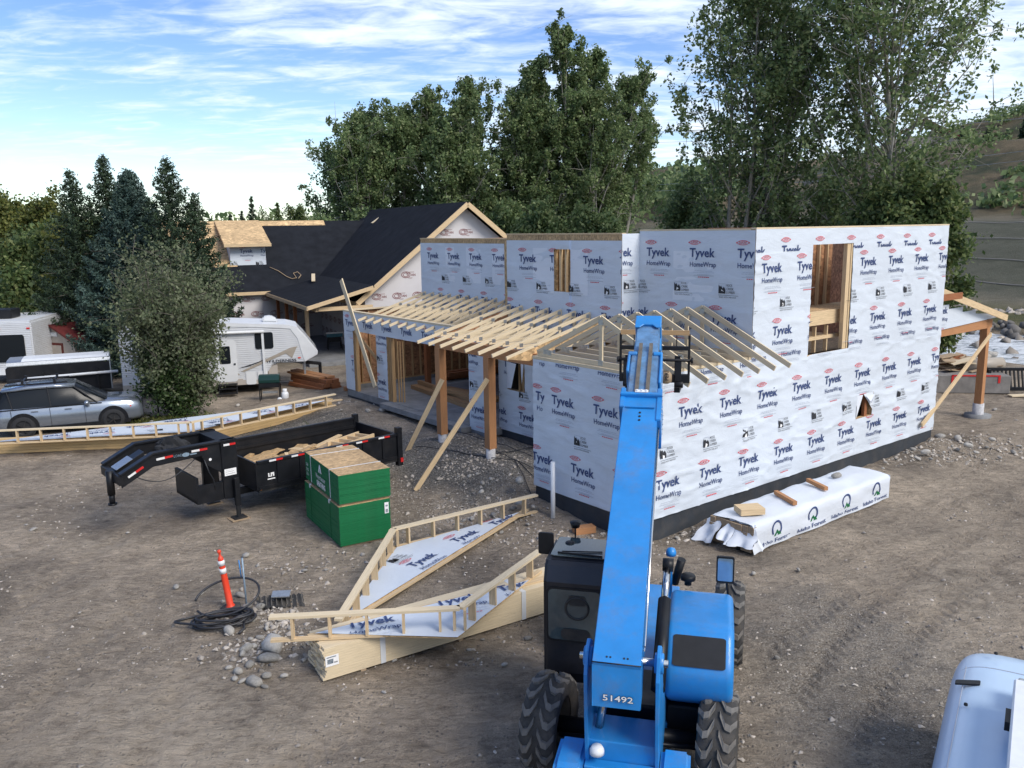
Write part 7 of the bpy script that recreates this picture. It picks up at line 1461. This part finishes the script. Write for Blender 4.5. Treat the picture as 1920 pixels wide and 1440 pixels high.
# the two big trees on the right
decid('cottonwood_tree', 'large open cottonwood with many pale upright stems left of the biggest right hand tree', 'tree', atd(1405, 52), 20.5, [(0, .10), (.15, .28), (.4, .34), (.7, .30), (.9, .17), (1, .05)], 112, 38000, .24, 'leaf_dark', 201, 'palebark', None, .17, 6, (45, 68), .10, .58, 2.2, .22)
decid('cottonwood_tree', 'large open cottonwood at the right reaching past the top of the picture', 'tree', atd(1665, 50), 22.5, [(0, .08), (.2, .26), (.45, .40), (.7, .38), (.9, .24), (1, .08)], 108, 34000, .24, 'leaf_dark', 202, 'palebark', None, .24, 3, (35, 62), .12, .66, .9, .16)
for i, (px, D, H_, pr_, nl) in enumerate([(1330, 56, 9.5, [(0, .3), (.5, .4), (1, .1)], 20000), (1440, 54, 8.5, [(0, .32), (.5, .4), (1, .1)], 18000), (1545, 54, 9.5, [(0, .3), (.5, .4), (1, .1)], 20000), (1640, 47, 8.5, [(0, .25), (.5, .42), (1, .1)], 22000), (1745, 46, 9.3, [(0, .2), (.5, .42), (1, .12)], 24000)]):
    decid('understory_tree', ['dense low tree below the left edge of the large open cottonwood', 'dense low tree directly below the many stemmed cottonwood', 'dense low tree between the two large right hand cottonwoods', 'bright green low tree below the right cottonwood trunk', 'bright green low tree overhanging the right end of the wrapped house'][i], 'tree', atd(px, D), H_, pr_, 52, nl, .24, 'leaf_mid' if i > 2 else 'leaf_dark', 320+i, 'bark', None, .13, 3, (15, 50), .05, .75, .8, .05)
# conifers on the left
conifer('blue_spruce', 'big dense blue spruce behind the shrub and cargo trailer', 'spruce', atd(248, 47.5), 10.1, 3.5, 'needle_blue', 1, 2.6, None, .18, .02, .17, .75)
conifer('blue_spruce', 'second blue spruce merging with the left side of the big one', 'spruce', atd(212, 48), 8.0, 2.5, 'needle_blue', 2, 1.9, None, .18, .02, .17, .75)
conifer('spruce_tree', 'slender spruce with pointed top at far left of the spruce group', 'spruce', atd(141, 50), 10.2, 3.4, 'needle', 3, 1.1, None, -.12, .05, .17)
conifer('spruce_tree', 'tall spruce with pointed top just left of the big blue spruce', 'spruce', atd(205, 50), 11.0, 3.6, 'needle', 4, 1.25, None, -.12, .05, .17)
conifer('spruce_tree', 'dark tall conifer right of the blue spruce, tallest beside the bare sheathed roof', 'spruce', atd(322, 44), 10.4, 3.4, 'needle', 5, 1.1, None, .0, .05, .17, .8)
conifer('spruce_tree', 'dark shorter conifer overlapping the bare sheathed roof', 'spruce', atd(368, 44), 8.7, 2.3, 'needle', 6, 1.0, None, .0, .05, .17, .8)
for i, (px, D, top, R_) in enumerate([(475, 110, 375, 1.8), (523, 100, 385, 1.6), (433, 130, 404, 1.5), (455, 115, 400, 1.3), (1775, 260, 150, 5), (1838, 250, 168, 4)]):
    if px < 700: H_ = 7+(434-top)*D/1574; conifer('distant_conifer', ['small dark conifer standing beyond the roof ridge of the old house', 'small paler conifer beyond the ridge right of the dark one', 'tiny conifer tip left of the two beyond the ridge', 'tiny conifer beside the dark one beyond the ridge'][i], 'conifer', atd(px, D), H_, R_, 'needle' if i != 1 else 'leaf_mid', 30+i, .5, 'distant conifers beyond the ridge', .1, .05, .3)
# big shrub
sb = atd(305, 34.2)
decid('shrub', 'tall grey green leafy shrub between the silver car and the white camper', 'shrub', (sb[0], sb[1], 0), 3.3, [(0, .55), (.2, .95), (.5, 1.0), (.8, .7), (1, .18)], 130, 42000, .125, 'leaf_grey', 401, 'bark', None, .06, 7, (40, 72), .05, .48, .35)
decid('shrub', 'dark green low growth at the foot of the grey green shrub', 'shrub', (sb[0], sb[1]-.5, 0), 2.6, [(0, .5), (.4, .66), (1, .3)], 60, 15000, .12, 'leaf_low', 402, 'bark', None, .04, 5, (20, 60), .02, .42, .4)
# left background
for i, (px, D, H_, m_) in enumerate([(-20, 88, 10.5, 'leaf_lit'), (35, 84, 9.6, 'leaf_lit'), (85, 80, 9.4, 'leaf_lit'), (60, 62, 6.4, 'leaf_mid'), (120, 58, 6.8, 'leaf_mid'), (10, 60, 6.0, 'leaf_mid'), (140, 56, 6.8, 'leaf_lit'), (30, 52, 4.4, 'leaf_mid')]):
    decid('leafy_tree', ['sunlit leafy tree on the left skyline, leftmost', 'sunlit leafy tree on the left skyline, middle of three', 'sunlit leafy tree on the left skyline beside the spruces', 'darker leafy tree in front of the sunlit left trees', 'leafy tree directly left of the blue spruces', 'darker leafy tree at the left picture edge', 'yellowish leafy tree touching the left side of the spruces', 'low shrubby tree above the pale carport roof'][i], 'tree', atd(px, D), H_, [(0, .25), (.3, .42), (.7, .34), (1, .1)], 44, 15000, .30, m_, 500+i, 'bark', 'leafy trees on the left', .16, 2, (25, 60), .08, .85, .5)
# bare thin trees on the skyline behind the roofs
for i, px in enumerate((500, 548, 575)):
    decid('bare_tree', ['sparse thin tree on the skyline between the two distant conifers', 'sparse thin tree on the skyline right of the paler conifer', 'sparse thin tree touching the left of the cottonwoods'][i], 'tree', atd(px, 92), 9.5-.5*(i == 0), [(0, .12), (.6, .2), (1, .05)], 26, 900+1500*i, .22, 'leaf_mid', 600+i, 'palebark', 'thin trees on the skyline', .07, 2, (45, 75), .3, .5, .4)
# far wood along the flat horizon, hillside scrub and conifers: reads as a mass
C = []
for i in range(900):
    a = RNG.uniform(-.95, .25); D = RNG.uniform(170, 330); x, y = D*math.sin(a), D*math.cos(a)
    if RIVS(x, y) > 60 and False: continue
    H_ = RNG.uniform(7, 11.5); n = 60; f = RNG.random(n); C.append(np.stack([x+RNG.normal(0, 2.4, n)*(1-.6*f), y+RNG.normal(0, 2.4, n), gz(x, y)+H_*f], 1))
o = leafmesh('distant_wood', np.concatenate(C), 1.5, 'leaf_dark', None, 7); o['kind'] = 'stuff'
C = []
hx_ = RNG.uniform(-20, 420, 9000); hy_ = RNG.uniform(70, 520, 9000); hs__ = RIVS(hx_, hy_); dn = fbm(hx_*.018, hy_*.018, 44, 4)+.5*fbm(hx_*.07, hy_*.07, 46, 3); kp = (hs__ > 112) & (dn+RNG.normal(0, .10, 9000) > .06); hx_, hy_ = hx_[kp], hy_[kp]; hz_ = terrain(hx_, hy_)
for x, y, z in zip(hx_, hy_, hz_):
    n = 34; s_ = RNG.uniform(.8, 2.2); C.append(np.stack([x+RNG.normal(0, 1, n)*s_*.8, y+RNG.normal(0, 1, n)*s_*.8, z+np.abs(RNG.normal(0, 1, n))*s_*.6], 1))
o = leafmesh('hillside_scrub', np.concatenate(C), 1.1, 'leaf_dark', None, 8); o['kind'] = 'stuff'
# house and a few conifers on the hill ridge
for i, (px, D) in enumerate(((1838, 250), (1790, 265), (1690, 280), (1905, 240), (1212, 330), (1222, 330), (1204, 335), (1232, 325))):
    conifer('ridge_conifer', ['lone conifer on the hill ridge at the far right', 'conifer on the ridge left of the lone one', 'conifer on the ridge behind the right cottonwood', 'small conifer on the ridge at the right picture edge', 'conifer on the low ridge right of the central cottonwoods', 'second conifer on the low ridge right of the central cottonwoods', 'conifer touching the central cottonwoods on the low ridge', 'rightmost small conifer on the low ridge'][i], 'conifer', atd(px, D), 9 if i < 4 else 8, 2.4, 'needle', 700+i, .35, 'conifers on the ridge', .1, .05, .9)
hp = atd(1715, 215); hh_ = thing('hill_house', 'brown house on the hillside seen through the right cottonwood', 'house', hp, rad(-20))
MB().box(-6, 6, -4, 4, -3, 4.5).build('wall', 'tan', hh_); MB().prism([(-7, 4.2), (0, 8.2), (7, 4.2), (7, 4.5), (0, 8.6), (-7, 4.5)], lambda a, z, d: (a, d, z), -5, 5).build('roof', 'redtrim', hh_)
for x in (-4, -.8, 2.6): MB().box(x, x+1.4, -4.05, -4, 1.2, 3.2).build('window', 'white', hh_)
hp = atd(1590, 235); h2 = thing('hill_house', 'long flat roofed building on the ridge between the two right cottonwoods', 'house', hp, rad(-25)); MB().box(-11, 9, -4, 4, -2, 3.5).build('wall', 'tan', h2); MB().box(-12, 10, -5, 5, 3.5, 4).build('roof', 'bark', h2)
for i in range(5): MB().box(-9+3.6*i, -7+3.6*i, -4.05, -4, 1, 2.6).build('window', 'glass', h2)
# overhead wires at the far right and behind the house
for i, (za, zb, pa, pb) in enumerate(((15.5, 14.0, 1100, 2150), (14.2, 12.8, 1150, 2150), (7.6, 9.4, 1150, 2150), (8.4, 10.3, 1150, 2150))):
    a = atd(pa, 120); b_ = atd(pb, 95); pts = [(a[0]+(b_[0]-a[0])*t, a[1]+(b_[1]-a[1])*t, za+(zb-za)*t-3.0*t*(1-t)+4) for t in np.linspace(0, 1, 24)]
    o = MB().tube(pts, .022, 4).build('overhead_wire', 'steel'); tag(o, ['highest', 'second highest', 'lowest', 'second lowest'][i]+' of the four power wires crossing before the hillside', 'wire', 'wires before the hillside')
# grass tufts at the shrub foot and along the vehicles
C = []
for i in range(500):
    x, y = sb[0]+RNG.normal(0, 1.5), sb[1]-1.0+RNG.normal(0, .45); n = 8; C.append(np.stack([x+RNG.normal(0, .06, n), y+RNG.normal(0, .06, n), RNG.uniform(.02, .22, n)], 1))
o = leafmesh('dry_grass', np.concatenate(C), .16, 'leaf_lit', None, 17, .12); o['kind'] = 'stuff'
